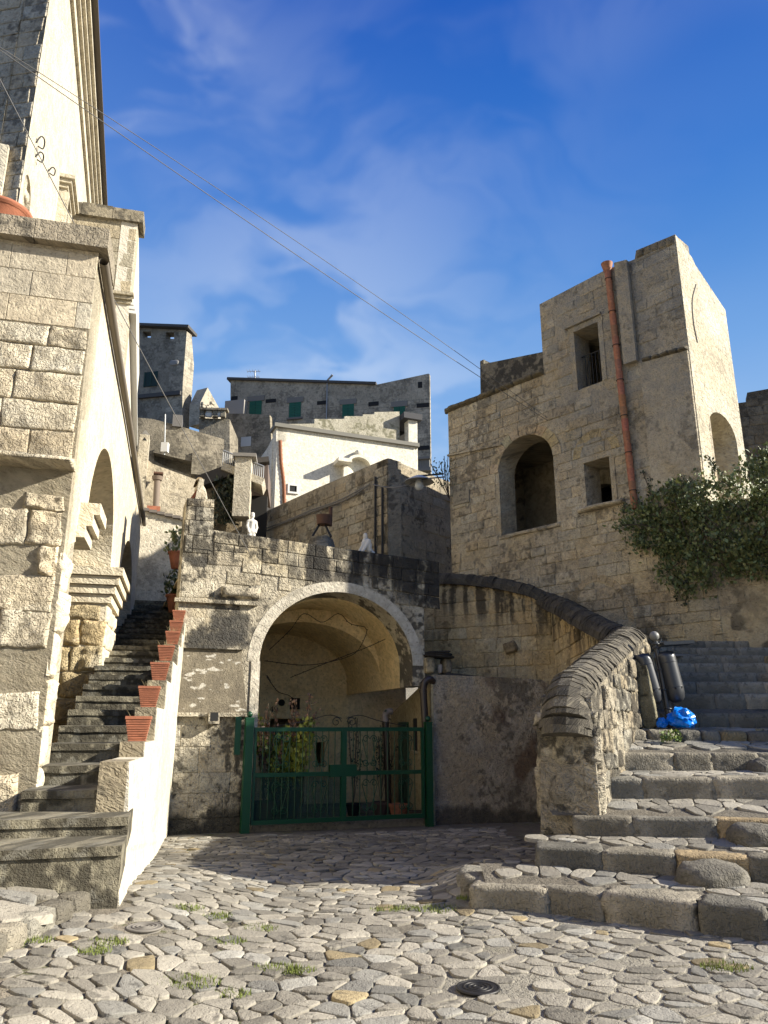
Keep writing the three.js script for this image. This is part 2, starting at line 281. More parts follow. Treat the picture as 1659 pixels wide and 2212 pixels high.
const lerpEdge = (pts, x) => { let i = 0; while (i < pts.length - 2 && x > pts[i + 1].x) i++; const a = pts[i], b = pts[i + 1], t = clamp((x - a.x) / (b.x - a.x)); return { z: mix(a.z, b.z, t), yt: mix(a.yt, b.yt, t), yb: mix(a.yb, b.yb, t) }; };

// Voronoi stones in plan
function voronoi(x0, x1, z0, z1, dx, dz, seed, keep, gap) {
  const r = rng(seed), nx = Math.ceil((x1 - x0) / dx), nz = Math.ceil((z1 - z0) / dz), P = [];
  for (let j = -1; j <= nz; j++) for (let i = -1; i <= nx; i++) P.push([x0 + (i + 0.5 + (j & 1) * 0.5 + (r() - 0.5) * 0.85) * dx, z0 + (j + 0.5 + (r() - 0.5) * 0.8) * dz]);
  const W = nx + 2, out = [], gone = P.map(() => r() < 0.3);
  for (let j = 0; j < nz; j++) for (let i = 0; i < nx; i++) {
    const c = P[(j + 1) * W + i + 1]; if (gone[(j + 1) * W + i + 1] || !keep(c[0], c[1])) { r(); continue; }
    const R = Math.max(dx, dz) * 0.95; let poly = Array.from({ length: 12 }, (_, k) => [c[0] + dx * 1.5 * Math.cos(k * Math.PI / 6), c[1] + dz * 1.6 * Math.sin(k * Math.PI / 6)]);
    const gp = gap * (0.6 + 0.9 * r());
    for (let b = -2; b <= 2; b++) for (let a = -2; a <= 2; a++) {
      const jj = j + 1 + b, ii = i + 1 + a; if ((!a && !b) || jj < 0 || ii < 0 || jj > nz + 1 || ii >= W || gone[jj * W + ii]) continue;
      const q = P[jj * W + ii], nxn = q[0] - c[0], nzn = q[1] - c[1], L = Math.hypot(nxn, nzn), k = L / 2 - gp / 2, ux = nxn / L, uz = nzn / L;
      const res = []; for (let m = 0; m < poly.length; m++) { const A = poly[m], B = poly[(m + 1) % poly.length], da = (A[0] - c[0]) * ux + (A[1] - c[1]) * uz - k, db = (B[0] - c[0]) * ux + (B[1] - c[1]) * uz - k; if (da <= 0) res.push(A); if ((da < 0) !== (db < 0)) { const t = da / (da - db); res.push([mix(A[0], B[0], t), mix(A[1], B[1], t)]); } }
      poly = res; if (poly.length < 3) break;
    }
    if (poly.length < 3) continue;
    out.push({ c, poly });
  }
  return out;
}
function cobbleGeo(c, poly, h, hgt, r) {   // a worn stone: skirt, shoulder, slightly domed top
  let P = poly.filter((p, i) => { const q = poly[(i + 1) % poly.length]; return Math.hypot(p[0] - q[0], p[1] - q[1]) > 0.018; });
  if (P.length < 4) P = poly; if (P.length < 3) return null;
  let area = 0; for (let i = 0; i < P.length; i++) { const a = P[i], b = P[(i + 1) % P.length]; area += a[0] * b[1] - b[0] * a[1]; } if (Math.abs(area) < 0.006) return null;
  if (area > 0) P = P.slice().reverse();
  P = P.flatMap((a, i) => { const b = P[(i + 1) % P.length]; return [[mix(a[0], b[0], 0.2), mix(a[1], b[1], 0.2)], [mix(a[0], b[0], 0.8), mix(a[1], b[1], 0.8)]]; });
  let mx = 0, mz = 0; for (const p of P) { mx += p[0] / P.length; mz += p[1] / P.length; }
  const n = P.length, pos = [], idx = [], uv = [], tx = (r() - 0.5) * 0.10, tz = (r() - 0.5) * 0.10, su = r() * 7, sv = r() * 7, J = P.map(() => (r() - 0.5));
  const put = (x, z, y) => { pos.push(x, y, z); uv.push(x + su, z + sv + y); };
  const rings = [[1, -0.03], [0.99, 0.7], [0.955, 0.96], [0.6, 1]];
  rings.forEach(([s, k], q) => P.forEach((p, i) => { const x = mx + (p[0] - mx) * s, z = mz + (p[1] - mz) * s; put(x, z, hgt(x, z) + (q ? h * k * (1 + 0.25 * J[i]) + tx * (x - mx) + tz * (z - mz) : -0.03)); }));
  put(mx, mz, hgt(mx, mz) + h * (0.95 + 0.2 * (r() - 0.5)));
  for (let q = 0; q < 3; q++) for (let i = 0; i < n; i++) { const a = q * n + i, b = q * n + (i + 1) % n; idx.push(a, b, b + n, a, b + n, a + n); }
  for (let i = 0; i < n; i++) idx.push(3 * n + i, 3 * n + (i + 1) % n, 4 * n);
  const g = new THREE.BufferGeometry(); g.setAttribute('position', new THREE.Float32BufferAttribute(pos, 3)); g.setAttribute('uv', new THREE.Float32BufferAttribute(uv, 2)); g.setIndex(idx); g.computeVertexNormals();
  return { g, area: Math.abs(area) / 2, mx, mz };
}
function cobbleTone(r, x, z) { const k = 0.17 + 0.24 * r(), y = r(); let c = [k * 1.04, k * 0.965, k * 0.81]; if (y > 0.97) c = [k * 1.12, k * 0.9, k * 0.52]; else if (y > 0.75) c = [k * 0.99, k * 0.96, k * 0.86]; return c; }
const cPos = V(0, EYE, 0);
const planPav = [...pavTop.map((p) => [p.x, p.z]), [-9, pavTop.at(-1).z], [-9, -8], [pavTop[0].x - 0.1, -7.2]];
const inStep = (x, z) => { if (x < R1.pts[0].x - 0.05) return false; const e = lerpEdge(R1.pts, x); return z < e.z + 0.06 && (x > R1.pts[0].x + 0.25 || z > e.z - 0.5) && !(z < -9.6 && x < 2.2) && !(x < 1.5 && z < -8.2); };
const covers = [];   // manholes (x, z, r) keep the stones out
const manA = onGround(1033, 2140), manB = onGround(312, 2008);
covers.push([manA.x, manA.z, 0.14], [manB.x, manB.z, 0.14]);
const cableCover = [onGround(-40, 2092), onGround(105, 2128), onGround(240, 2175), onGround(60, 2260)];

const ground = struct('ground', 'cobbled stone court rising into a hill');
{
  const xs = [], zs = []; for (let x = -5; x <= 7.01; x += 0.2) xs.push(x); for (let z = -20; z <= -2.01; z += 0.2) zs.push(z);
  const ax = [-900, -300, -90, -40, -20, -12, -8, -6, ...xs, 9, 12, 20, 40, 90, 300, 900], az = [-900, -300, -120, -80, -60, -48, -40, -34, -30, -26, -24, -22, ...zs, 0, 4, 10, 30, 90, 300, 900];
  const pos = [], uv = [], idx = [];
  az.forEach((z) => ax.forEach((x) => { pos.push(x, gy(x, z), z); uv.push(x, -z); }));
  for (let j = 0; j < az.length - 1; j++) for (let i = 0; i < ax.length - 1; i++) { const o = j * ax.length + i; idx.push(o, o + ax.length, o + 1, o + 1, o + ax.length, o + ax.length + 1); }
  const g = new THREE.BufferGeometry(); g.setAttribute('position', new THREE.Float32BufferAttribute(pos, 3)); g.setAttribute('uv', new THREE.Float32BufferAttribute(uv, 2)); g.setIndex(idx); g.computeVertexNormals();
  const fn = (u, v) => {
    const z = -v, f = fbm(u * 16, z * 16, 3), m = fbm(u * 2.3 + 7, z * 2.3, 4), fine = vn(u * 60, z * 60), mort = ss(-0.2, 1.2, u) * ss(-9.5, -7, z);
    let c = mix3([0.14, 0.122, 0.092], [0.25, 0.23, 0.185], clamp(mort * 0.85 + ss(0.45, 0.7, m) * 0.5)); const k = 0.6 + 0.5 * f + 0.3 * fine; c = c.map((x) => x * k);
    c = mix3(c, [0.25, 0.215, 0.16], 0.75 * ss(-1.3, -2.2, u) * (1 - ss(6.6, 7.6, v)) * ss(0.3, 0.6, m + 0.15));
    const moss = ss(0.60, 0.70, fbm(u * 1.7 + 60, z * 1.7 + 9, 3) * 0.6 + f * 0.4); return mix3(c, [0.085, 0.095, 0.025], moss * (1 - mort) * 0.9);
  };
  part('soil', g, wallMat([-5, 3, 11, 15], fn, { res: 66, bump: 'rough', size: 0.5, scale: 0.02 }), ground);
  // cobbles
  const fac = [-2.4, -15];
  const keep = (x, z) => {
    if (Math.abs(x) > -z * 0.53 + 0.4 || inPoly(planPav, x, z) || inStep(x, z)) return false;
    if (x < -2.2 - 0.25 * (-z - 6.9) + 0.06 && z < -6.7) return false;                               // left stair
    if (z < -14.2 - 0.36 * (x + 2.4) && z < -14) return false;                                        // gate and walls
    if (z < -8.8 && x > 1.62 + (-z - 8.9) * 0.52) return false;
    for (const [cx, cz, r] of covers) if (Math.hypot(x - cx, z - cz) < r + 0.05) return false;
    return true;
  };
  const list = []; const r = rng(5);
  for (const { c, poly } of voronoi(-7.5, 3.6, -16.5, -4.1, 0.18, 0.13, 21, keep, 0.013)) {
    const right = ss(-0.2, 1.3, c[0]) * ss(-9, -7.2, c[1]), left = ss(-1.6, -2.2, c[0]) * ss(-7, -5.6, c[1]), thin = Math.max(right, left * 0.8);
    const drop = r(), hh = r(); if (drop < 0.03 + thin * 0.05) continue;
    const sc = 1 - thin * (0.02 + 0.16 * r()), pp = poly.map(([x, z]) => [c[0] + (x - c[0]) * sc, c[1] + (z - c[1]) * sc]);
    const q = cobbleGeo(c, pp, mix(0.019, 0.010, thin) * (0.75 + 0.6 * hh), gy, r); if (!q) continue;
    { const gr = mix(1, 0.62, ss(0.46, 0.6, fbm(q.mx * 0.9 + 31, q.mz * 0.9, 3)) * ss(-9.6, -10.8, q.mz)); paint(q.g, cobbleTone(r).map((v) => v * gr)); }   // patches towards the gate: grime, and some of the shade painted in
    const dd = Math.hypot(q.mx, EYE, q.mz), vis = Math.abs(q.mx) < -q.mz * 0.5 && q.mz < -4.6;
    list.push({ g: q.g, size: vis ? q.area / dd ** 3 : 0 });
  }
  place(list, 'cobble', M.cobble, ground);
}

// ───────── raised pavement with its kerb, left ─────────
{
  const lift = (x) => 0.11 * clamp(-x - 2.35, 0, 2);
  const t = struct('pavement', 'raised stone pavement with kerb stones before the left stair');
  const r = rng(31), list = [];
  const outline = [...planPav];
  const sh = new THREE.Shape(outline.map(([x, z]) => new THREE.Vector2(x, -z)));
  const g = new THREE.ExtrudeGeometry(sh, { depth: 0.4, bevelEnabled: false }).rotateX(-Math.PI / 2).translate(0, PV - 0.035 - 0.4, 0);
  uvMetres(g); { const p = g.attributes.position, a = g.attributes.uv; for (let i = 0; i < p.count; i++) { a.setXY(i, p.getX(i), -p.getZ(i)); p.setY(i, p.getY(i) + lift(p.getX(i))); } }
  part('bed', g, wallMat([-6, 4, 6, 5], stone({ seed: 6, a: [0.22, 0.2, 0.15], b: [0.34, 0.31, 0.25], da: 0.5 }), { res: 50, scale: 0.02, size: 0.5 }), t);
  for (const { c, poly } of voronoi(-6, -1.6, -7.5, -4.2, 0.42, 0.24, 77, (x, z) => inPoly(planPav, x, z) && inPoly(planPav, x + 0.2, z + 0.05) && x > -4.6, 0.02)) {
    const q = cobbleGeo(c, poly, 0.03 * (0.7 + 0.5 * r()), (x) => PV - 0.03 + lift(x), r); if (!q) continue; paint(q.g, cobbleTone(r)); list.push({ g: q.g, size: q.area });
  }
  place(list, 'paving_stone', M.cobble, t);
  for (let i = 0; i < pavTop.length - 1; i++) {
    const a = pavTop[i], b = pavTop[i + 1], n = Math.max(1, Math.round(a.distanceTo(b) / 0.34));
    for (let k = 0; k < n; k++) {
      const p = a.clone().lerp(b, (k + 0.5) / n), L = a.distanceTo(b) / n, y0 = gy(p.x, p.z) - 0.1, g2 = boulder(L * 0.98, PV + 0.012 - y0 + 0.02 * (r() - 0.5), 0.2 + 0.06 * r(), r, { p: 6, noise: 0.06 });
      g2.rotateY(Math.atan2(-(b.z - a.z), b.x - a.x)).translate(p.x - 0.07, y0, p.z - 0.05); paint(g2, cobbleTone(r).map((v) => v * 1.12)); part('kerb_stone', g2, M.step, t);
    }
  }
}

// ───────── right stair: broad low steps of rough kerb blocks with cobbled treads ─────────
const steps = thing('stone_steps', 'broad worn stone steps with rough kerb blocks and cobbled treads climbing beside the curved parapet', 'steps');
{
  const r = rng(91);
  const upY = [1542, 1500, 1474, 1454, 1434, 1417, 1400, 1386], upZ = [11.7, 12.1, 12.5, 12.9, 13.3, 13.7, 14.1, 14.6];
  upZ.forEach((z, i) => { const prev = i ? upY[i - 1] : 1576; const yb = prev + 0; stepData.push({ up: true, pts: [1380 + i * 2, 1500, 1659, 1900].map((x, q) => { const zz = z - (q === 3 ? 1.2 : q * 0.06) , t = atDepth(x, upY[i], zz), pb = atDepth(x, prev - 3, zz); return { x: t.x, z: -zz, yt: t.y, yb: t.y - 0.2 }; }) }); });
  const bedMat = new THREE.MeshStandardMaterial({ vertexColors: true, map: TILE, bumpMap: bumpOf('rough', 0.5), bumpScale: 0.02, roughness: 0.95 });
  stepData.forEach((s, i) => {
    const nxt = stepData[i + 1], P = s.pts, first = P[0], last = P.at(-1);
    // tread sheet, sloping up to the foot of the next step
    const hgt = (x, z) => { const e = lerpEdge(P, x); if (!nxt) return e.yt; const f = lerpEdge(nxt.pts, x); return mix(e.yt, f.yb, clamp((e.z - z) / Math.max(0.2, e.z - f.z))); };
    const xs = Array.from({ length: 25 }, (_, k) => mix(first.x - (i > 1 ? 0.35 : -0.12), last.x, k / 24)), pos = [], uv = [], idx = [];
    xs.forEach((x) => { const e = lerpEdge(P, x), f = nxt ? lerpEdge(nxt.pts, x) : { z: e.z - 1.2 }; for (let k = 0; k <= 3; k++) { const z = mix(e.z - 0.1, f.z - 0.15, k / 3); pos.push(x, hgt(x, z) - 0.012, z); uv.push(x, z); } });
    for (let k = 0; k < 24; k++) for (let q = 0; q < 3; q++) { const o = k * 4 + q; idx.push(o, o + 4, o + 1, o + 1, o + 4, o + 5); }
    const g = new THREE.BufferGeometry(); g.setAttribute('position', new THREE.Float32BufferAttribute(pos, 3)); g.setAttribute('uv', new THREE.Float32BufferAttribute(uv, 2)); g.setIndex(idx); g.computeVertexNormals(); paint(g, [0.22, 0.2, 0.165]);
    part('tread', g, bedMat, steps);
    // kerb blocks
    let x = first.x - (i > 1 ? 0.12 : 0);
    while (x < last.x - 0.1) {
      const L = (i === 5 ? 0.2 : i < 5 ? 0.42 : 0.4) + r() * (i === 5 ? 0.2 : 0.4), xm = x + L / 2, e = lerpEdge(P, xm), e2 = lerpEdge(P, xm + 0.1), dp = (s.up ? 0.34 : 0.4) + 0.1 * r(), h = e.yt - e.yb + (s.up ? 0.22 : 0.14) + 0.03 * (r() - 0.5);
      const gb = boulder(L * 1.03 * Math.hypot(0.1, e2.z - e.z) / 0.1 - 0.004, h, dp, r, { p: i === 5 ? 4.5 : i === 0 ? 10 : 20, noise: i === 0 || i === 5 ? 0.05 : 0.032, n: s.up ? 6 : 10 }); gb.rotateY(Math.atan2(-(e2.z - e.z), 0.1)).translate(xm, e.yt - h + 0.012, e.z - dp / 2 + 0.04);
      paint(gb, r() > 0.88 && i < 6 ? [0.46, 0.36, 0.22] : cobbleTone(r));
      part('kerb_stone', gb, M.step, steps); x += L;
    }
    if (i === 0) for (const z of [-0.42, -0.78]) { const gb = boulder(0.36, 0.26, 0.34, r, { p: 6, noise: 0.07, n: 6 }); gb.rotateY(1.3).translate(first.x + 0.1, first.yt - 0.23, first.z + z); paint(gb, cobbleTone(r)); part('kerb_stone', gb, M.step, steps); }
    // tread cobbles
    if (!s.up && nxt) {
      const list = [];
      const keep = (a, b) => { if (a < first.x + 0.02 || a > Math.min(last.x, -b * 0.53)) return false; const e = lerpEdge(P, a), f = lerpEdge(nxt.pts, a); if (i === 0 && a < 1.55 && b < -8.05) return false; return b < e.z - 0.3 && b > f.z + 0.02; };
      for (const { c, poly } of voronoi(0.6, 6.5, -11.8, -6.2, 0.21, 0.16, 300 + i, keep, 0.012)) { const q = cobbleGeo(c, poly, 0.009, hgt, r); if (!q) continue; paint(q.g, cobbleTone(r)); list.push({ g: q.g, size: q.area }); }
      place(list, 'cobble', M.cobble, steps, 60);
    }
  });
}

// ───────── left: low house with rough front and arcaded flank ─────────
const CREAM = { seed: 4, a: [0.76, 0.7, 0.58], b: [0.88, 0.84, 0.74] };
const LF = Frame.px(188, 760, 8.3, 14.4), LS = new Frame(LF.x, LF.z, 104.4);
const leftHouse = thing('arcaded_house', 'cream stone house with two side arches beside the narrow potted staircase', 'house', LF);
{
  const top = LF.uv(205, 545)[1], bb = [-3.4, -0.3, 4, top + 0.8];
  const fn = stone({ seed: 21, a: [0.6, 0.55, 0.46], b: [0.76, 0.71, 0.61], white: 0.8, da: 0.45, dth: 0.57, dark: [0.17, 0.155, 0.13] });
  const mF = wallMat(bb, fn, { res: 110, bump: 'rough', size: 0.8, scale: 0.028 });
  const smooth = LF.uv(190, 712)[1], ledge = LF.uv(160, 1000)[1];
  part('front_wall', slab([[-3.2, -0.2], [0, -0.2], [0, top], [-3.2, top]], 0.7), mF, leftHouse);
  // smooth ashlar courses above, pitted blocks below
  const mA = wallMat([-3.4, smooth - 0.2, 4, top - smooth + 0.6], stone({ seed: 22, a: [0.6, 0.55, 0.47], b: [0.7, 0.655, 0.57], da: 0.35, dth: 0.6, dark: [0.36, 0.33, 0.28] }), { res: 110, bump: 'fine', size: 1.0, scale: 0.012 });
  layBlocks(leftHouse, mA, { u0: -3.2, u1: 0.0, v0: smooth, v1: top - 0.02, ch: [0.32, 0.36], len: [0.6, 0.9], gap: 0.006, proud: 0.012, bevel: 0.006, jit: 0.003, rough: 0.3, inside: () => true, tone: toneVar(0.06), seed: 3, name: 'ashlar' });
  layBlocks(leftHouse, mF, { u0: -3.2, u1: -0.02, v0: ledge + 0.03, v1: smooth - 0.02, ch: [0.3, 0.38], len: [0.45, 0.85], gap: 0.012, proud: 0.024, bevel: 0.016, jit: 0.014, n: 12, rough: 1.3, bulge: 0.05, inside: () => true, tone: toneVar(0.10), seed: 5 });
  layBlocks(leftHouse, mF, { u0: -3.2, u1: -0.05, v0: 0.3, v1: ledge - 0.4, ch: [0.34, 0.48], len: [0.45, 0.95], gap: 0.007, proud: 0.03, bevel: 0.02, jit: 0.03, n: 13, rough: 1.5, bulge: 0.05, inside: () => true, tone: toneVar(0.10), skip: (u, v, k) => k < 0.28, seed: 6 });
  part('ledge', (() => { const g = blockGeo(-3.2, 0.02, ledge - 0.1, ledge + 0.02, 0, 0.3, rng(4), { n: 24, rough: 0.35, bevel: 0.05, bulge: 0.1 }); return g; })(), mF, leftHouse);
  // coping slabs
  const cA = LF.uv(0, 500), cB = LF.uv(213, 525), r = rng(8); let u = -3.3;
  const mC = wallMat([-3.6, top - 0.2, 4.2, 1], stone({ seed: 17, a: [0.36, 0.33, 0.28], b: [0.46, 0.42, 0.36], da: 0.7, dth: 0.55 }), { res: 100, scale: 0.02 });
  for (const w of [0.86, 0.9, 0.8, 0.9]) { const e = Math.min(u + w, 0.12); part('coping_slab', boxAt(u + 0.004, e - 0.004, top + 0.003, top + 0.27 + 0.01 * r(), -0.75, 0.13), mC, leftHouse); u = e; }
  // flank with the two deep arches (its own axes turned by 90 degrees)
  const flank = new THREE.Group(); flank.name = 'side_wall'; flank.rotation.y = Math.PI / 2; leftHouse.add(flank);
  const T = LS.pts([[212, 560], [233, 691], [270, 905], [306, 1131]]), uEnd = T[3][0];
  const a1r = LS.uv(238, 1228), a1t = LS.uv(228, 959), R1a = (a1t[1] - a1r[1]), a1l = 1.5, pierL = 0.34, corb = 4.0;
  const a2r = LS.uv(279, 1341), a2t = LS.uv(275, 1153), a2l = LS.uv(252.5, 1290)[0];
  const out = [[0, -0.3], [uEnd, -0.3], [uEnd, T[3][1]], [T[2][0], T[2][1]], [T[1][0], T[1][1]], [0, T[0][1]]];
  const bbS = bounds(out);
  const mS = wallMat(bbS, stone({ ...CREAM, white: 0.35, da: 0.12, dth: 0.6, dark: [0.42, 0.37, 0.28] }), { res: 60, bump: 'fine', size: 1.1, scale: 0.018 });
  const s = part('wall', slab(out, 3.2, [[[pierL, 1.2], [a1r[0], 1.2], ...arc((a1l + a1r[0]) / 2, a1r[1], (a1r[0] - a1l) / 2, 1.48, 0, Math.PI, 24), [a1l, corb], [pierL, corb - 0.35]], archHole(a2l, a2r[0], 2.6, a2r[1], a2t[1], 20)]), mS, flank);
  // moulded capitals at the springings
  const fillets = (u0, u1, vt, zb, d0) => { for (let k = 0; k < 4; k++) part('capital_moulding', boxAt(u0 - d0 * (k + 1), u1 + d0 * 0.6 * (k + 1), vt - 0.62 + k * 0.155, vt - 0.62 + (k + 1) * 0.155 - 0.012, zb, 0.02 + d0 * 1.1 * (k + 1)), mS, flank); };
  fillets(a1r[0], a2l, a1r[1], -2.6, 0.05); fillets(a2r[0], a2r[0] + 1.4, a2r[1], -2.0, 0.05);
  const lc = LS.uv(205, 1100); for (let k = 0; k < 3; k++) part('capital_moulding', boxAt(a1l - 0.75 + 0.05 * k, a1l + 0.06 * k, corb - 0.16 + k * 0.16, corb - 0.16 + (k + 1) * 0.16 - 0.012, -0.4, 0.03 + 0.07 * (k + 1)), mS, flank);
  // rough stones of the piers facing the stair
  const fP = stone({ seed: 33, a: [0.5, 0.41, 0.25], b: [0.64, 0.55, 0.38], white: 0.6, da: 0.3, dth: 0.6, dark: [0.3, 0.24, 0.14] });
  const jam = new THREE.Group(); jam.name = 'far_jamb'; leftHouse.add(jam); jam.position.set(0, 0, -a1r[0]);   // faces the viewer inside arch 1
  const mP = wallMat([-3.4, 1, 3.6, 5], fP, { res: 80, scale: 0.05, size: 0.8 });
  layBlocks(jam, mP, { u0: -3.1, u1: 0.02, v0: 1.2, v1: a1r[1] - 0.66, ch: [0.38, 0.5], len: [0.5, 0.8], gap: 0.02, proud: 0.06, bevel: 0.04, jit: 0.03, n: 9, rough: 1.2, bulge: 0.15, inside: () => true, tone: toneVar(0.1), seed: 15 });
  layBlocks(flank, mS, { u0: a1r[0] + 0.02, u1: a2l - 0.02, v0: 1.2, v1: a1r[1] - 0.66, ch: [0.4, 0.5], len: [0.6, 0.9], gap: 0.01, proud: 0.03, bevel: 0.03, n: 8, rough: 1.2, bulge: 0.1, inside: () => true, tone: toneVar(0.04), seed: 16 });
  layBlocks(flank, mS, { u0: 0.0, u1: pierL - 0.02, v0: 0.3, v1: corb - 0.4, ch: [0.4, 0.5], len: [0.7, 1.1], gap: 0.008, proud: 0.045, bevel: 0.035, n: 12, jit: 0.03, rough: 1.4, bulge: 0.08, inside: () => true, tone: toneVar(0.04), seed: 18 });
  part('gutter', tube(T.map(([a, b]) => V(a, b - 0.02, 0.07)), 0.06, 8, 40), plain(0.2, 0.17, 0.13, 0.8), flank);
  part('roof_slab', boxAt(-3.2, -0.3, top - 0.25, top - 0.05, -3.2, -0.7), mF, leftHouse);
  part('back_wall', boxAt(-3.6, -3.2, -0.2, T[1][1] - 0.6, -uEnd, 0), mF, leftHouse);
}
// big clay pot on the coping
{
  const p = LF.world(LF.uv(-16, 470)[0], LF.uv(205, 545)[1] + 0.275, -0.32), t = thing('clay_bowl', 'wide terracotta bowl standing on the stone coping of the arcaded house', 'pot', p);
  const pr = [[0, 0], [0.16, 0], [0.2, 0.02], [0.27, 0.14], [0.33, 0.26], [0.36, 0.27], [0.37, 0.31], [0.34, 0.32], [0.31, 0.29], [0.25, 0.2]].map(([x, y]) => new THREE.Vector2(x, y));
  part('body', new THREE.LatheGeometry(pr, 28), M.terracotta, t); part('soil', new THREE.CylinderGeometry(0.28, 0.26, 0.03, 20).translate(0, 0.24, 0), M.dark, t);
}

// ───────── left: tall house behind, dark front and sunlit flank with cornice ─────────
const TF = Frame.px(70, 240, 11.5, -10), TS = new Frame(TF.x, TF.z, 107.7);
{
  const t = thing('tall_house', 'tall house with dark block front and sunlit plaster flank under a moulded cornice', 'house', TF);
  const out = [[-6, 3], [0, 3], [0, 19], [-6, 19]];
  const mF = wallMat([-6, 3, 6, 16], stone({ seed: 51, a: [0.56, 0.525, 0.46], b: [0.7, 0.66, 0.585], da: 0.75, dth: 0.5, dark: [0.16, 0.148, 0.13] }), { res: 60, scale: 0.03 });
  const fw = slab(out, 0.6); { const q = fw.attributes.position; for (let i = 0; i < q.count; i++) if (q.getX(i) > -0.02 && q.getZ(i) < -0.3) q.setX(i, q.getX(i) - 0.36); fw.computeVertexNormals(); }
  part('front_wall', fw, mF, t);
  layBlocks(t, mF, { u0: -3.4, u1: -0.01, v0: 5.6, v1: 16.5, ch: [0.3, 0.36], len: [0.45, 0.8], proud: 0.025, gap: 0.012, inside: () => true, tone: toneVar(0.14), seed: 52 });
  const fl = new THREE.Group(); fl.name = 'side_wall'; fl.rotation.y = TS.a - TF.a; t.add(fl);
  const P = TS.pts([[113, -100], [156, -100], [165, 0], [206, 545], [206, 760], [20, 760]]), o2 = [[0, 3], [P[3][0], 3], P[3], P[2], P[1], [0, P[1][1] + 0.5]];
  const bb = bounds(o2), nic = TS.pts([[45, 450], [50, 405], [64, 403], [71, 425], [66, 445]]);
  const mS = wallMat(bb, stone({ seed: 55, a: [0.66, 0.625, 0.55], b: [0.8, 0.77, 0.7], white: 0.3, da: 0.25, dth: 0.63, dark: [0.36, 0.33, 0.27] }), { res: 45, bump: 'fine', size: 1.4, scale: 0.025 });
  const nc = TS.uv(58, 427), nr = 0.33;
  part('wall', mitre(slab(o2, 0.5, [arc(nc[0], nc[1], 0.42, 0.4, 0, 2 * Math.PI - 0.3, 16)]), 0.5, 27.7), mS, fl);
  part('niche_back', boxAt(nc[0] - 0.6, nc[0] + 0.6, nc[1] - 0.6, nc[1] + 0.6, -0.62, -0.3), mS, fl);
  part('niche_stone', boulder(0.3, 0.22, 0.3, rng(3)).translate(nc[0], nc[1] - 0.1, -0.12), mS, fl);
  const k1 = P[1], k2 = P[3];
  for (let i = 0; i < 4; i++) { const w = [0.3, 0.12, 0.1, 0.16][i], off = [0.62, 0.4, 0.28, 0.12][i]; part('cornice_moulding', bar([k1[0] - 3, k1[1] - off + (k1[1] - k2[1]) / (k2[0] - k1[0]) * 3], [k2[0], k2[1] - off], w, 0.08 + 0.09 * i, 0), mS, fl); }
  part('roof_edge', bar([k1[0] - 3, k1[1] + (k1[1] - k2[1]) / (k2[0] - k1[0]) * 3 + 0.02], [k2[0], k2[1] + 0.02], 0.07, 0.6, -0.1), plain(0.12, 0.1, 0.08), fl);
  // moulded doorway
  const w = TS.pts([[130, 392], [163, 395], [172, 520], [142, 520]]), wl = w[0][0], wr = wl + 1.0, wt = w[0][1];
  const wd = part('doorway', boxAt(wl + 0.14, wr - 0.14, wt - 2.4, wt - 0.2, -0.1, 0.02), M.dark, fl);
  part('door_panel', boxAt(wl + 0.3, wr - 0.3, wt - 2.4, wt - 0.5, 0.02, 0.05), M.wood, wd);
  for (const [a, b] of [[wl, wl + 0.17], [wr - 0.17, wr]]) { part('frame_moulding', boxAt(a, b, wt - 2.5, wt - 0.18, 0, 0.16), mS, fl); part('frame_moulding', boxAt(a + 0.05, b - 0.03, wt - 2.5, wt - 0.2, 0.16, 0.22), mS, fl); }
  for (let i = 0; i < 3; i++) part('lintel_moulding', boxAt(wl - 0.06 * (i + 1), wr + 0.06 * (i + 1), wt - 0.18 + 0.1 * i, wt - 0.09 + 0.1 * i, 0, 0.2 + 0.07 * i), mS, fl);
  // iron hooks
  for (const [x, y, s] of [[80, 306, 1], [78, 337, 0.8], [105, 368, 0.7]]) { const c = TS.uv(x, y); part('hook', tube([V(c[0] - 0.12 * s, c[1] - 0.12 * s, 0.01), V(c[0] - 0.1 * s, c[1] + 0.06 * s, 0.08), V(c[0] + 0.06 * s, c[1] + 0.1 * s, 0.12), V(c[0] + 0.13 * s, c[1] - 0.03, 0.1), V(c[0], c[1] - 0.1 * s, 0.03)], 0.014, 6), M.iron, fl); }
}
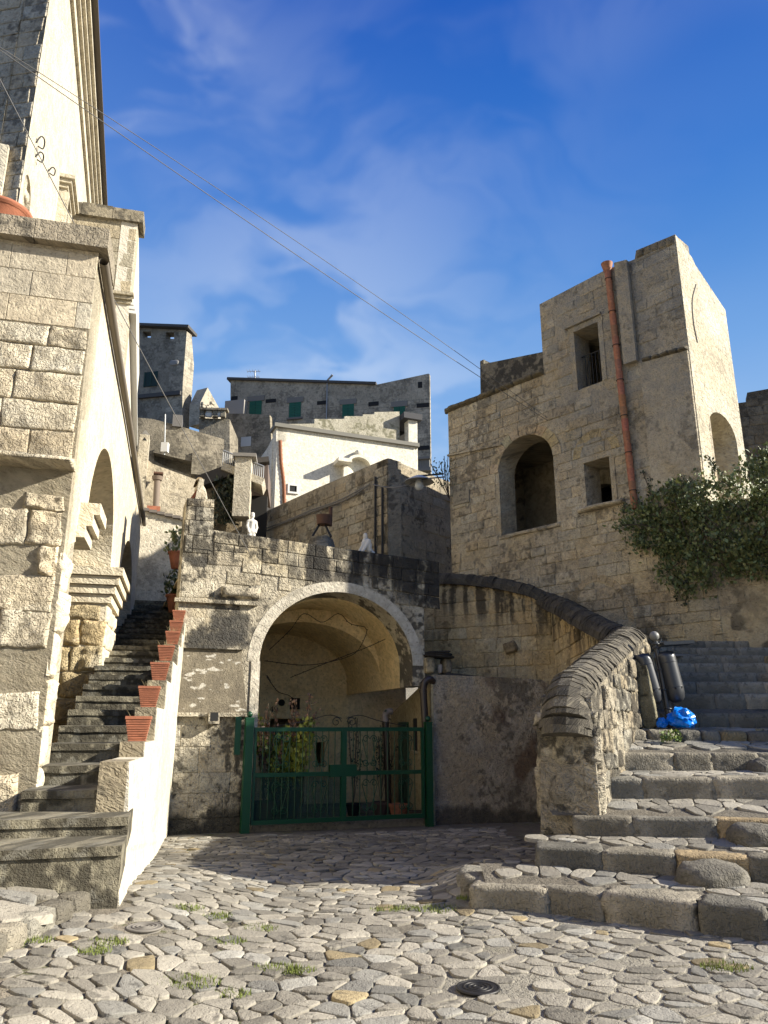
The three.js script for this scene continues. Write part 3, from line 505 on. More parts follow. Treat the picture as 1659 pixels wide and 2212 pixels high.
// ───────── left: third house closing the row ─────────
{
  const F3 = Frame.px(290, 560, 17, 14), S3 = new Frame(F3.x, F3.z, 107);
  const t = thing('row_house', 'pale stone house with projecting coping and cornice behind the tall house', 'house', F3);
  const P = F3.pts([[200, 470], [298, 466]]), top = P[1][1];
  const m = wallMat([-3, 3, 3.4, top], stone({ seed: 61, a: [0.5, 0.46, 0.38], b: [0.6, 0.56, 0.47], da: 0.5, dth: 0.58, dark: [0.28, 0.26, 0.22] }), { res: 50, scale: 0.02 });
  part('front_wall', slab([[-3, 2], [0, 2], [0, top], [-3, top]], 0.5), m, t);
  const cv = F3.uv(290, 640)[1];
  layBlocks(t, m, { u0: -2.2, u1: -0.01, v0: cv, v1: top - 0.3, ch: [0.36, 0.42], len: [0.5, 0.9], proud: 0.018, gap: 0.01, inside: () => true, tone: toneVar(0.08), seed: 62 });
  layBlocks(t, m, { u0: -2.2, u1: -0.3, v0: cv - 2.5, v1: cv - 0.3, ch: [0.36, 0.42], len: [0.5, 0.9], proud: 0.03, gap: 0.012, inside: () => true, tone: toneVar(0.1), seed: 63 });
  for (let i = 0; i < 3; i++) part('cornice_moulding', boxAt(-2.6, 0.03 + 0.03 * i, cv - 0.26 + 0.09 * i, cv - 0.18 + 0.09 * i, 0, 0.06 + 0.06 * i), m, t);
  for (let i = 0; i < 4; i++) part('coping_slab', boxAt(-2.9 + 0.76 * i, -2.9 + 0.76 * (i + 1) - 0.01, top - 0.26 + 0.01 * (i % 2), top + 0.1 - 0.02 * (i % 2), -0.6, 0.1), wallMatCoping(), t);
  const fl = new THREE.Group(); fl.name = 'side_wall'; fl.rotation.y = S3.a - F3.a; t.add(fl);
  const Q = S3.pts([[301.5, 466], [305.5, 1140]]);
  part('wall', slab([[0, 2], [9, 2], [9, top - 0.3], [0, top]], 0.4), new THREE.MeshStandardMaterial({ color: new THREE.Color().setRGB(0.52, 0.48, 0.4), roughness: 0.95, bumpMap: bumpOf('fine', 1), bumpScale: 0.02, vertexColors: true }), fl);
  for (let i = 0; i < 3; i++) part('string_moulding', bar([0, cv - 0.2 - 0.12 * i], [9, cv - 0.5 - 0.12 * i], 0.08, 0.1 + 0.04 * i, 0), M.white, fl);
}
function wallMatCoping() { return M.coping ??= new THREE.MeshStandardMaterial({ vertexColors: true, map: bake(-4, 0, 8, 12, 40, stone({ seed: 71, a: [0.3, 0.28, 0.24], b: [0.42, 0.39, 0.33], da: 0.8, dth: 0.5, dark: [0.1, 0.095, 0.085] })), bumpMap: bumpOf('rough', 0.8), bumpScale: 0.02, roughness: 0.95 }); }

// ───────── left staircase ─────────
const S0 = atDepth(285, 1903, 6.9), SF = new Frame(S0.x, S0.z, 14.4), BR = new Frame(S0.x, S0.z, 104.4);
const BM = new Frame(-2.99, -9.6, 100.9), BT = (() => { const q = BM.world(0, 0, 0.14); return new Frame(q.x, q.z, 100.9); })();   // middle and right face of the low wall
const lx = SF.local(LF.world(0, 0, 0))[0];   // the flank of the house in the stair's axes
const nosing = [1825, 1763, 1703, 1651, 1605, 1567, 1533, 1504, 1479, 1458, 1439, 1423, 1408, 1396, 1383, 1372, 1361, 1350, 1340, 1330, 1319, 1309, 1299];
const stairH = nosing.map((y, n) => atDepth(130 + n * 9, y, 6.9 + 0.62 * n).y);
{
  const t = thing('narrow_staircase', 'long narrow stone staircase of dark lichened steps climbing beside the arcaded house', 'staircase', SF);
  const fn = stone({ seed: 81, a: [0.24, 0.228, 0.185], b: [0.36, 0.345, 0.285], da: 0.9, dth: 0.45, dark: [0.075, 0.07, 0.055], extra: (u, v, c, tt, m, f) => { const k = ss(0.6, 0.68, fbm(u * 7 + 9, v * 7, 3)); c = mix3(c, [0.19, 0.18, 0.145], k * 0.5); const g = 0.85 + 0.3 * vn(u * 70, v * 3); return c.map((x) => x * g); } });
  const m = wallMat([-3.5, 0, 4, 3], fn, { res: 110, bump: 'rough', size: 0.5, scale: 0.012 });
  const D = 0.62 / Math.cos(SF.a);
  nosing.forEach((_, n) => {
    const h = stairH[n], hb = n ? stairH[n - 1] : 0.28, z = -D * n, x0 = n < 2 ? (n ? -1.9 : -3.2) : lx - 0.05, zw = S0.z - 0.62 * n, x1 = n < 2 ? SF.local(V([-2.2, -2.36][n], 0, zw))[0] : SF.local(BM.world((zw - BM.z) / -BM.s, 0, -0.1))[0];
    const st = part('riser', boxAt(x0, x1, hb - 0.12, h - 0.075, z - D - 0.1, z - 0.03), m, t);
    const tr = uvMetres(new THREE.BoxGeometry(x1 - x0, 0.075, D + 0.12, 6, 1, 2).translate((x0 + x1) / 2, h - 0.0375, z - (D + 0.12) / 2)); { const p = tr.attributes.position; for (let i = 0; i < p.count; i++) if (p.getZ(i) > z - 0.01) { p.setY(i, p.getY(i) - 0.012 * vn(p.getX(i) * 6, n * 9)); p.setZ(i, z - 0.014 * vn(p.getX(i) * 5 + 4, n * 3)); } }
    part('tread', tr, m, t);
  });
  part('landing', boxAt(lx - 0.4, 0.2, stairH.at(-1) - 0.2, stairH.at(-1) - 0.08, -D * 23 - 3, -D * 22.5), m, t);
  part('foundation', boxAt(lx, -0.3, -0.4, 0.25, -8, -0.4), m, t);
}
// the low wall along it and the pots
const potPx = [[296, 1602, 0.275], [320, 1529, 0.26], [343, 1472, 0.255], [357, 1431, 0.245], [371.5, 1396, 0.235], [379, 1371, 0.23], [385, 1347, 0.225]];
const pots = potPx.map(([x, y]) => BM.uv(x, y));
{
  const t = thing('stair_parapet', 'white plastered low wall stepping up beside the narrow staircase', 'wall', BT);
  const uA = BT.local(V(0, 0, -7.95))[0], uAt = (z) => (z - BT.z) / (-BT.s) ;
  const u0 = uAt(-6.95), u1 = uAt(-7.9), uP = uAt(-14.95), cap1 = stairH[1] + 0.46;
  const u2 = pots[0][0] - 0.45, top = [[u0, -0.5], [u0, stairH[0] - 0.1], [u0 + 0.58, stairH[0] - 0.1], [u0 + 0.58, stairH[1] - 0.1], [u1, stairH[1] - 0.1], [u1, cap1], [u2, cap1], [u2, pots[0][1]]];
  const segs = [[u1, u2, cap1]];
  pots.forEach(([pu, pv], i) => { const nx = i < 6 ? pots[i + 1][0] - 0.25 : uP + 1; segs.push([i ? pots[i][0] - 0.25 : u2, nx, pv]); top.push([nx, pv]); if (i < 6) top.push([nx, pots[i + 1][1]]); });
  top.push([uP + 1, -0.5]);
  const bb = bounds(top), fn = stone({ seed: 91, a: [0.68, 0.665, 0.62], b: [0.84, 0.825, 0.78], white: 0.2, da: 0.3, dth: 0.62, dark: [0.4, 0.37, 0.3], extra: (uu, v, c) => { const k = 0.45 * ss(0.52, 0.75, fbm(uu * 7, v * 0.8 + 3, 3)); return mix3(c, [0.42, 0.39, 0.33], k); } });
  const m = wallMat(bb, fn, { res: 60, bump: 'fine', size: 0.9, scale: 0.015 });
  const g = slab(top, 0.27); { const p = g.attributes.position; for (let i = 0; i < p.count; i++) { const f = ss(uP, u0, p.getX(i)); if (p.getZ(i) > -0.1) p.setZ(i, p.getZ(i) + 0.24 * f * ss(1.0, -0.2, p.getY(i)) - (1 - f) * 0.06 * ss(1, 0, p.getY(i))); } g.computeVertexNormals(); }
  part('wall', g, m, t);
  const mB = wallMat([u0 - 1, 0, 12, 5], stone({ seed: 95, a: [0.36, 0.32, 0.25], b: [0.46, 0.42, 0.33], da: 0.6, dth: 0.53, dark: [0.13, 0.12, 0.1] }), { res: 60, scale: 0.015 });
  segs.forEach(([a, b, v], i) => part('cap_block', boxAt(a - 0.006, Math.min(b, a + 0.6), i ? segs[i - 1][2] - 0.1 : stairH[1] - 0.1, v + 0.004, -0.276, -0.012), mB, t));
}
function planter(w) {   // square ribbed terracotta planter
  const o = new THREE.Group(), h = w * 0.95, prof = []; const N = 9;
  const pts = [[0.62, 0]]; for (let i = 0; i < N; i++) { const f0 = i / N, f1 = (i + 0.72) / N; pts.push([0.62 + 0.3 * f0, f0 * 0.86], [0.645 + 0.3 * f1, f0 * 0.86 + 0.012], [0.645 + 0.3 * f1, f1 * 0.86], [0.62 + 0.3 * f1, f1 * 0.86 + 0.01]); }
  pts.push([0.95, 0.87], [1.0, 0.88], [1.0, 0.99], [0.98, 1], [0.9, 1], [0.88, 0.93]);
  const g = new THREE.LatheGeometry(pts.map(([x, y]) => new THREE.Vector2(x * w * 0.5 * Math.SQRT2 * 0.98, y * h)), 4, Math.PI / 4).toNonIndexed(); g.computeVertexNormals();
  return { g, h };
}
potPx.forEach(([x, y, w], i) => {
  const b = BM.world(pots[i][0], pots[i][1] + 0.004, 0.0), t = thing('flower_pot', ['largest ribbed terracotta planter, lowest on the stair wall', 'ribbed terracotta planter, second up the stair wall', 'ribbed terracotta planter, third up the stair wall', 'ribbed terracotta planter with dry stems, fourth up the stair wall', 'ribbed terracotta planter, fifth up the stair wall', 'ribbed terracotta planter, sixth up the stair wall', 'smallest ribbed terracotta planter, topmost on the stair wall'][i], 'planter', b, 'planters along the stair wall');
  t.rotation.y = SF.a; const p = planter(w * 1.12); part('body', p.g, M.terracotta, t);
  part('soil', boxAt(-w * 0.4, w * 0.4, p.h * 0.86, p.h * 0.9, -w * 0.4, w * 0.4), M.dark, t);
  const r = rng(400 + i), st = []; for (let k = 0; k < [5, 14, 5, 26, 22, 8, 6][i]; k++) { const a = r() * 6.28, q = r() * w * 0.35, l = 0.03 + r() * 0.10; st.push(rod(V(Math.cos(a) * q, p.h * 0.88, Math.sin(a) * q), V(Math.cos(a) * (q + l * 0.7), p.h * 0.9 + l, Math.sin(a) * (q + l * 0.7)), 0.0025, 4, 0.001)); }
  part('dry_stems', join(st), plain(0.3, 0.24, 0.12, 0.9), t, 'stuff');
});
// two wall pots with leafy plants further up, on the corner of the arched house
for (const [x, y, s, lab] of [[382, 1197, 0.5, 'hanging terracotta pot with pale green leaves high on the corner'], [377, 1290, 0.42, 'hanging terracotta pot with dark leaves below the paler one']]) {
  const c = atDepth(x, y, 17.2), t = thing('wall_pot', lab, 'pot', c, 'wall pots above the staircase');
  part('body', new THREE.LatheGeometry([[0, 0], [0.09, 0], [0.12, 0.15], [0.16, 0.34], [0.18, 0.35], [0.18, 0.4], [0.15, 0.4], [0.13, 0.36]].map(([a, b]) => new THREE.Vector2(a * 1.15, b - 0.35)), 16), M.terracotta, t);
  part('bracket', boxAt(0, 0.5, -0.35, -0.31, -0.02, 0.02), M.iron, t);
  foliage(t, 'leaves', 150, (r) => { const a = r() * 6.28, q = Math.sqrt(r()) * 0.24; return [Math.cos(a) * q - 0.03, 0.05 + r() * 0.55 - q * 0.4, Math.sin(a) * q]; }, 0.11, y < 1250 ? [0.2, 0.24, 0.09] : [0.07, 0.11, 0.03], x);
}
function leafGeo() { const g = new THREE.BufferGeometry(); g.setAttribute('position', new THREE.Float32BufferAttribute([0, 0, 0, 0.32, 0.45, 0.08, 0, 1, -0.06, -0.32, 0.45, 0.08, 0, 0.5, 0], 3)); g.setAttribute('uv', new THREE.Float32BufferAttribute([0.5, 0, 1, 0.5, 0.5, 1, 0, 0.5, 0.5, 0.5], 2)); g.setIndex([0, 1, 4, 1, 2, 4, 2, 3, 4, 3, 0, 4]); g.computeVertexNormals(); return g; }
function leafMat() { return M.leaf ??= new THREE.MeshPhysicalMaterial({ color: 0xffffff, roughness: 0.62, transmission: 0.3, thickness: 0, side: THREE.DoubleSide }); }
function foliage(parent, name, n, where, size, col, seed, droop = 0) {
  M.leafG ??= leafGeo(); const o = new THREE.InstancedMesh(M.leafG, leafMat(), n), r = rng(seed * 31 + 7), d = new THREE.Object3D(), c = new THREE.Color();
  for (let i = 0; i < n; i++) {
    const p = where(r); d.position.set(p[0], p[1], p[2]); const s = size * (0.6 + 0.8 * r()); d.scale.setScalar(s);
    d.rotation.set((r() - 0.5) * 2.4 + droop, r() * 6.28, (r() - 0.5) * 2.4); d.updateMatrix(); o.setMatrixAt(i, d.matrix);
    const k = 0.6 + 0.8 * r(), y = (r() - 0.4) * 0.3; c.setRGB(col[0] * 0.8 * k * (1 + y), col[1] * 0.8 * k, col[2] * 0.8 * k * (1 - y)); o.setColorAt(i, c);
  }
  o.name = name; o.castShadow = o.receiveShadow = true; o.userData.kind = 'stuff'; parent.add(o); return o;
}

// unseen house flank left of the picture, added to bounce warm light into the court
{
  const F = new Frame(-5.3, 13, 90), t = thing('bounce_house', 'unseen cream plastered house flank added to bounce light into the court', 'house', F), hs = [];
  for (const u of [3, 8, 13]) { hs.push([[u, 0.9], [u + 1.1, 0.9], [u + 1.1, 2.6], [u, 2.6]]); hs.push([[u, 4.4], [u + 1.1, 4.4], [u + 1.1, 6.1], [u, 6.1]]); }
  part('wall', slab([[0, -0.4], [19.4, -0.4], [19.4, 8.5], [0, 8.5]], 0.5, hs), new THREE.MeshStandardMaterial({ vertexColors: true, color: new THREE.Color().setRGB(0.55, 0.48, 0.37), roughness: 0.95, bumpMap: bumpOf('fine', 1.2), bumpScale: 0.02 }), t);
  for (const h of hs) part('window', boxAt(h[0][0], h[1][0], h[0][1], h[2][1], -0.4, -0.3), M.shutter, t);
  part('cornice', boxAt(-0.1, 19.5, 8.5, 8.7, -0.6, 0.2), M.white, t); part('rear_wall', boxAt(0, 19.4, -0.4, 8.4, -4, -3.6), M.white, t);
}

// ───────── centre: arched house with the vaulted court ─────────
const CF = Frame.px(560, 1500, 15.2, 20);
const archL = CF.uv(560, 1437), archR = CF.uv(891, 1430), archT = CF.uv(727, 1279);
const ftA = CF.uv(461, 1145), ftB = CF.uv(948, 1214), facTop = (u) => { const a = ftA, b = ftB; return mix(a[1], b[1], (u - a[0]) / (b[0] - a[0])); };
const archHouse = thing('arched_house', 'weathered stone house front with a wide arched court behind the green gate', 'house', CF);
{
  const P = CF.pts([[395, 1075], [463, 1079], [461, 1145], [948, 1214]]);
  const L = CF.uv(362, 1570)[0], Rg = CF.uv(948, 1230)[0], hr = CF.uv(930, 1500)[0];
  const out = [[L, -0.6], [hr + 0.9, -0.6], [hr + 0.9, 3.4], [Rg, 3.6], [Rg, P[3][1]], [P[2][0], P[2][1]], [P[1][0], P[1][1]], [L + 0.05, P[0][1]]];
  const spring = (archL[1] + archR[1]) / 2, hole = [[archL[0], -0.6], [hr, -0.6], [hr, spring - 0.15], [archR[0], spring], ...arc((archL[0] + archR[0]) / 2, spring, (archR[0] - archL[0]) / 2, archT[1] - spring, 0, Math.PI, 26).slice(1)];
  const wallHole = hole.map(([x, y]) => [x, Math.max(y, -0.6)]);
  // the opening reaches the ground: one outline, not a hole; its right foot stands on the outbuilding
  const eR = CF.uv(917, 1400)[0], foot = spring - 0.42;
  const outline = [[L, -0.6], [archL[0], -0.6], ...arc((archL[0] + archR[0]) / 2, spring, (archR[0] - archL[0]) / 2, archT[1] - spring, Math.PI, 0, 26), [archR[0], foot], [eR, foot], [eR, P[3][1] - 0.62], [Rg, P[3][1] - 0.6], ...out.slice(4)];
  const A0 = CF.uv(600, 1200), A1 = CF.uv(948, 1250), crust = (u, v) => {   // the black crust on the upper courses and round the ledges
    const below = facTop(u) - v, q = fbm(u * 5 + 2, v * 1.3, 4), band = ss(1.15, 0.5, below) * ss(A0[0] - 0.8, A0[0] + 0.9, u);
    return clamp(band * ss(0.36, 0.6, q + 0.12 * vn(u * 20, v * 4)) + 0.6 * ss(0.35, 0.05, below) * ss(0.45, 0.62, q));
  };
  const ledgeV = CF.uv(460, 1302)[1], hoodT = CF.uv(450, 1400)[1], hoodB = CF.uv(450, 1540)[1];
  const fn = stone({ seed: 111, a: [0.46, 0.43, 0.375], b: [0.72, 0.685, 0.605], y: [0.64, 0.56, 0.4], ya: 0.35, white: 0.75, da: 0.9, dth: 0.48, dark: [0.1, 0.093, 0.08], extra: (u, v, c, t, m) => {
    c = mix3(c, [0.022, 0.02, 0.017], crust(u, v) * 0.95);
    const st = CF.uvCache ??= [CF.uv(500, 1345), CF.uv(470, 1370), CF.uv(455, 1215)];
    for (const [cu, cv, w, h] of [[st[0][0], st[0][1] - 0.1, 0.5, 0.32], [st[1][0], st[1][1] - 0.12, 0.75, 0.2], [st[2][0] - 0.2, st[2][1], 0.28, 0.14]]) c = mix3(c, [0.045, 0.042, 0.036], 0.9 * ss(1.15, 0.6, Math.hypot((u - cu) / w, (v - cv) / h) + 0.9 * (fbm(u * 7, v * 7, 3) - 0.5)));
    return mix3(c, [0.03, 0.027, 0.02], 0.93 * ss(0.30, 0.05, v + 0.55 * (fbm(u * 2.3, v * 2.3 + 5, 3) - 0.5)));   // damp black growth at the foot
  } });
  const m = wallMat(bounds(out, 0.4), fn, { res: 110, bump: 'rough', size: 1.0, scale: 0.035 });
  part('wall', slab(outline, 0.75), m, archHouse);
  // courses of blocks
  const inside = (u, v) => v < facTop(u) - 0.01 && inPoly(outline, u, v) && Math.hypot((u - (archL[0] + archR[0]) / 2) / ((archR[0] - archL[0]) / 2 + 0.3), Math.max(0, v - spring) / (archT[1] - spring + 0.28)) > 1;
  const slope = (facTop(Rg) - facTop(P[2][0])) / (Rg - P[2][0]);
  layBlocks(archHouse, m, { u0: P[2][0] + 0.02, u1: Rg, v0: facTop(0) - 1.06 - 0.0, v1: facTop(0) - 0.0, tilt: slope, ch: [0.25, 0.27], len: [0.32, 0.6], proud: 0.03, gap: 0.014, inside: (u, v) => u < Rg - 0.005 && v > ledgeV && Math.hypot((u - (archL[0] + archR[0]) / 2) / ((archR[0] - archL[0]) / 2 + 0.26), Math.max(0, v - spring) / (archT[1] - spring + 0.24)) > 1, tone: (u, v, r) => { const k = 0.8 + 0.4 * r(); return [k, k * 0.99, k * 0.96]; }, skip: (u, v, k) => u < A0[0] && facTop(u) - v > 0.7 && k < 0.5, seed: 112 });
  layBlocks(archHouse, m, { u0: L, u1: P[1][0], v0: facTop(P[2][0]) - 0.5, v1: P[0][1] - 0.02, ch: [0.28, 0.36], len: [0.3, 0.5], proud: 0.02, gap: 0.01, inside: (u, v) => inPoly(out, u, v), tone: toneVar(0.1), seed: 113 });
  layBlocks(archHouse, m, { u0: L, u1: archL[0] - 0.05, v0: ledgeV + 0.08, v1: facTop(L) - 0.55, ch: [0.3, 0.36], len: [0.45, 0.8], proud: 0.014, gap: 0.01, rough: 1.2, inside, tone: toneVar(0.08), skip: (u, v, k) => k < 0.45, seed: 114 });
  layBlocks(archHouse, m, { u0: CF.uv(545, 1437)[0], u1: eR - 0.01, v0: 2.2, v1: facTop(0) - 1.4, ch: [0.26, 0.32], len: [0.35, 0.6], proud: 0.012, gap: 0.01, rough: 1.2, inside, tone: toneVar(0.12), skip: (u, v, k) => k < 0.62, seed: 115 });
  // whitewashed arch ring: voussoirs
  const mR = wallMat(bounds(out, 0.4), stone({ seed: 118, a: [0.66, 0.64, 0.6], b: [0.82, 0.8, 0.76], da: 0.35, dth: 0.58, dark: [0.25, 0.23, 0.2] }), { res: 40, bump: 'fine', scale: 0.02 });
  const cu = (archL[0] + archR[0]) / 2, ru = (archR[0] - archL[0]) / 2, rv = archT[1] - spring;
  for (let i = 0; i < 21; i++) {
    const a0 = Math.PI * i / 21 + 0.0015, a1 = Math.PI * (i + 1) / 21 - 0.0015, o = [...arc(cu, spring, ru + 0.003, rv + 0.003, a0, a1, 2), ...arc(cu, spring, ru + 0.24, rv + 0.22, a1, a0, 2)];
    part('voussoir', slab(o, 0.3, [], 0.008 + 0.004 * hsh(i, 3)), mR, archHouse);
  }
  part('jamb_facing', boxAt(archL[0] - 0.16, archL[0] + 0.012, -0.4, spring, -0.74, 0.024), mR, archHouse);
  // pillar: string course, hood, spout
  const pr = CF.uv(556, 1310)[0];
  part('string_course', boxAt(L - 0.05, pr, ledgeV - 0.02, ledgeV + 0.05, -0.05, 0.10), m, archHouse);
  part('projecting_stone', blockGeo(...[CF.uv(478, 1280)[0], CF.uv(562, 1280)[0], CF.uv(500, 1291)[1], CF.uv(500, 1268)[1]], 0, 0.12, rng(5), { n: 8, rough: 0.9, bevel: 0.03 }), m, archHouse);
  const hl = CF.uv(385, 1400)[0], hr2 = CF.uv(520, 1400)[0], bl = CF.uv(371, 1540)[0], br = CF.uv(528, 1540)[0];
  {
    const g = new THREE.BufferGeometry(), q = [[hl, hoodT, 0.05], [hr2, hoodT, 0.05], [br, hoodB, 0.26], [bl, hoodB, 0.26], [hl, hoodT, -0.05], [hr2, hoodT, -0.05], [br, hoodB, -0.05], [bl, hoodB, -0.05]];
    g.setAttribute('position', new THREE.Float32BufferAttribute(q.flat(), 3)); g.setIndex([3, 2, 1, 3, 1, 0, 0, 1, 5, 0, 5, 4, 7, 6, 2, 7, 2, 3, 1, 2, 6, 1, 6, 5, 4, 7, 3, 4, 3, 0]);
    const h = g.toNonIndexed(); h.computeVertexNormals(); uvMetres(h);
    part('hood', h, wallMat([bl - 0.2, hoodB - 0.2, br - bl + 0.4, hoodT - hoodB + 0.4], stone({ seed: 121, a: [0.19, 0.17, 0.14], b: [0.27, 0.245, 0.2], extra: (u, v, c) => mix3(c, [0.5, 0.47, 0.4], 0.8 * ss(0.66, 0.72, fbm(u * 7, v * 16, 3))) }), { res: 120, scale: 0.015, size: 0.6 }), archHouse);
    part('hood_ledge', boxAt(hl - 0.06, hr2 + 0.04, hoodT - 0.02, hoodT + 0.08, -0.05, 0.13), m, archHouse);
    part('foot_ledge', boxAt(bl - 0.05, br + 0.03, hoodB - 0.07, hoodB, -0.05, 0.30), m, archHouse);
  }
  part('lower_pier', slab([[bl - 0.12, -0.6], [br - 0.02, -0.6], [br, hoodB - 0.07], [bl, hoodB - 0.07]], 0.3, [], 0.15), m, archHouse);
  layBlocks(archHouse, m, { u0: bl - 0.1, u1: br - 0.02, v0: 0.0, v1: hoodB - 0.1, ch: [0.34, 0.5], len: [0.5, 0.9], proud: 0.012, gap: 0.008, rough: 1.4, z0: 0.15, inside: () => true, tone: toneVar(0.06), skip: (u, v, k) => k < 0.3, seed: 122 });
  const sp = CF.uv(457, 1540);
  const spout = part('spout', boxAt(sp[0] - 0.10, sp[0] + 0.10, sp[1] - 0.20, sp[1] + 0.0, 0.0, 0.40), m, archHouse); part('spout_channel', boxAt(sp[0] - 0.07, sp[0] + 0.07, sp[1] - 0.15, sp[1] + 0.004, 0.1, 0.404), M.black, spout);
  // vault behind: an outer bay, then a lower inner bay, then the back wall
  const mV = wallMat([-4, -1, 9, 7], stone({ seed: 131, a: [1.06, 0.87, 0.53], b: [1.16, 1.0, 0.68], y: [0.98, 0.8, 0.48], ya: 0.4, da: 0.2, dth: 0.6, dark: [0.3, 0.24, 0.14] }), { res: 60, bump: 'fine', size: 1.2, scale: 0.02 });
  const rA = archR[0] + 0.03, bay = (l, s, t, z1, dep, name) => { const o = [[l - 0.28, -0.6], [l, -0.6], ...arc((l + rA) / 2, s, (rA - l) / 2, t - s, Math.PI, 0, 26), [rA, foot], [rA + 0.12, foot], [rA + 0.12, t + 0.3], [l - 0.28, t + 0.3]]; part(name, slab(o, dep, [], z1), mV, archHouse); };
  bay(archL[0] - 0.05, spring + 0.05, archT[1] - 0.04, -0.752, 1.4, 'vault_outer');
  bay(archL[0] - 0.45, spring - 0.1, archT[1] - 0.36, -2.153, 2.6, 'vault_inner');
  const bz = -4.76, off = bz, BK = new Frame(CF.world(0, 0, bz).x, CF.world(0, 0, bz).z, 20);
  const dr = BK.pts([[584, 1552], [661, 1552], [661, 1752], [584, 1752]]), wn = BK.pts([[683, 1603], [700, 1655]]);
  const dh = [[dr[0][0], -0.55], [dr[1][0], -0.55], [dr[1][0], dr[0][1]], [dr[0][0], dr[0][1]]], wh = [[wn[0][0], wn[1][1]], [wn[1][0], wn[1][1]], [wn[1][0], wn[0][1]], [wn[0][0], wn[0][1]]];
  part('back_wall', slab([[archL[0] - 0.75, -0.6], [rA + 1.7, -0.6], [rA + 1.7, 3.0], [rA + 0.3, 3.0], [rA + 0.3, 4.4], [archL[0] - 0.75, 4.4]], 0.4, [dh, wh], bz), mV, archHouse);
  part('room_wall', slab([[archL[0] - 0.75, -0.6], [rA + 0.3, -0.6], [rA + 0.3, 4.4], [archL[0] - 0.75, 4.4]], 0.2, [], bz - 1.6), mV, archHouse); part('room_ceiling', boxAt(archL[0] - 0.75, rA + 0.3, 4.2, 4.4, bz - 1.6, bz - 0.4), mV, archHouse);
  for (const x of [archL[0] - 0.75, rA + 0.1]) part('room_wall', boxAt(x, x + 0.2, -0.6, 4.2, bz - 1.6, bz - 0.4), mV, archHouse);
  const door = part('door', boxAt(dr[0][0] + 0.04, (dr[0][0] + dr[1][0]) / 2, -0.4, dr[0][1] - 0.25, bz - 0.3, bz - 0.25), M.green, archHouse); part('door_handle', new THREE.SphereGeometry(0.03, 10, 8).translate((dr[0][0] + dr[1][0]) / 2 - 0.08, 0.8, bz - 0.22), M.zinc, door);
  const vent = BK.uv(608, 1518); part('vent', new THREE.CylinderGeometry(0.085, 0.085, 0.03, 18).rotateX(Math.PI / 2).translate(vent[0], vent[1], bz + 0.015), M.black, archHouse);
  const box = BK.uv(636, 1520); part('meter_box', boxAt(box[0] - 0.12, box[0] + 0.12, box[1] - 0.14, box[1] + 0.14, bz, bz + 0.1), M.dark, archHouse);
  const font = await new FontLoader().loadAsync('fonts/droid/droid_serif_regular.typeface.json'); M.font = font;
  const n49 = BK.uv(582, 1538); part('house_number', new TextGeometry('49', { font, size: 0.14, depth: 0.02, curveSegments: 4 }).translate(n49[0], n49[1], bz), M.dark, archHouse);
  part('terrace', boxAt(L + 0.1, eR - 0.05, archT[1] + 0.31, facTop(0) - 0.7, -7, -0.75), mV, archHouse);
  part('parapet_back', boxAt(L + 0.1, eR - 0.05, archT[1] + 0.4, facTop(0) - 0.75, -0.95, -0.75), m, archHouse);
  // threshold
  const th = part('threshold', boxAt(archL[0] - 0.1, hr, -0.5, gy(-1, -15) + 0.10, -0.8, 0.15), wallMatCoping(), archHouse);
  // strings of small lights looping under the vault
  for (const line of [[[580, 1405, -0.9], [625, 1362, -1.2], [657, 1326, -1.6], [695, 1345, -1.8], [731, 1326, -1.9], [755, 1348, -1.9], [790, 1358, -1.8], [783, 1385, -1.8], [767, 1410, -1.9], [720, 1428, -1.9], [660, 1437, -1.9], [570, 1428, -1.5]], [[626, 1464, -3.6], [690, 1438, -2.6], [800, 1395, -1.5], [845, 1375, -1.2], [885, 1366, -0.8]], [[575, 1460, -2.5], [588, 1480, -4.6], [600, 1495, -4.7], [622, 1502, -4.7], [635, 1512, -4.7]]]) {
    const pts = line.map(([x, y, z]) => { const f = CF.world(0, 0, z), q = new Frame(f.x, f.z, 20).uv(x, y); return V(q[0], q[1], z + 0.06); }), c = new THREE.CatmullRomCurve3(pts, false, 'centripetal'), r = rng(line.length);
    const w = part('light_string', new THREE.TubeGeometry(c, 60, 0.009, 5), M.pipe, archHouse);
    const b = []; for (let i = 0; i < 46; i++) { const p = c.getPointAt((i + 0.5) / 46); b.push(new THREE.ConeGeometry(0.012, 0.05, 5).rotateX(r() * 6).rotateZ(r() * 6).translate(p.x, p.y, p.z)); }
    part('bulbs', join(b), M.pipe, w, 'stuff');
  }
}

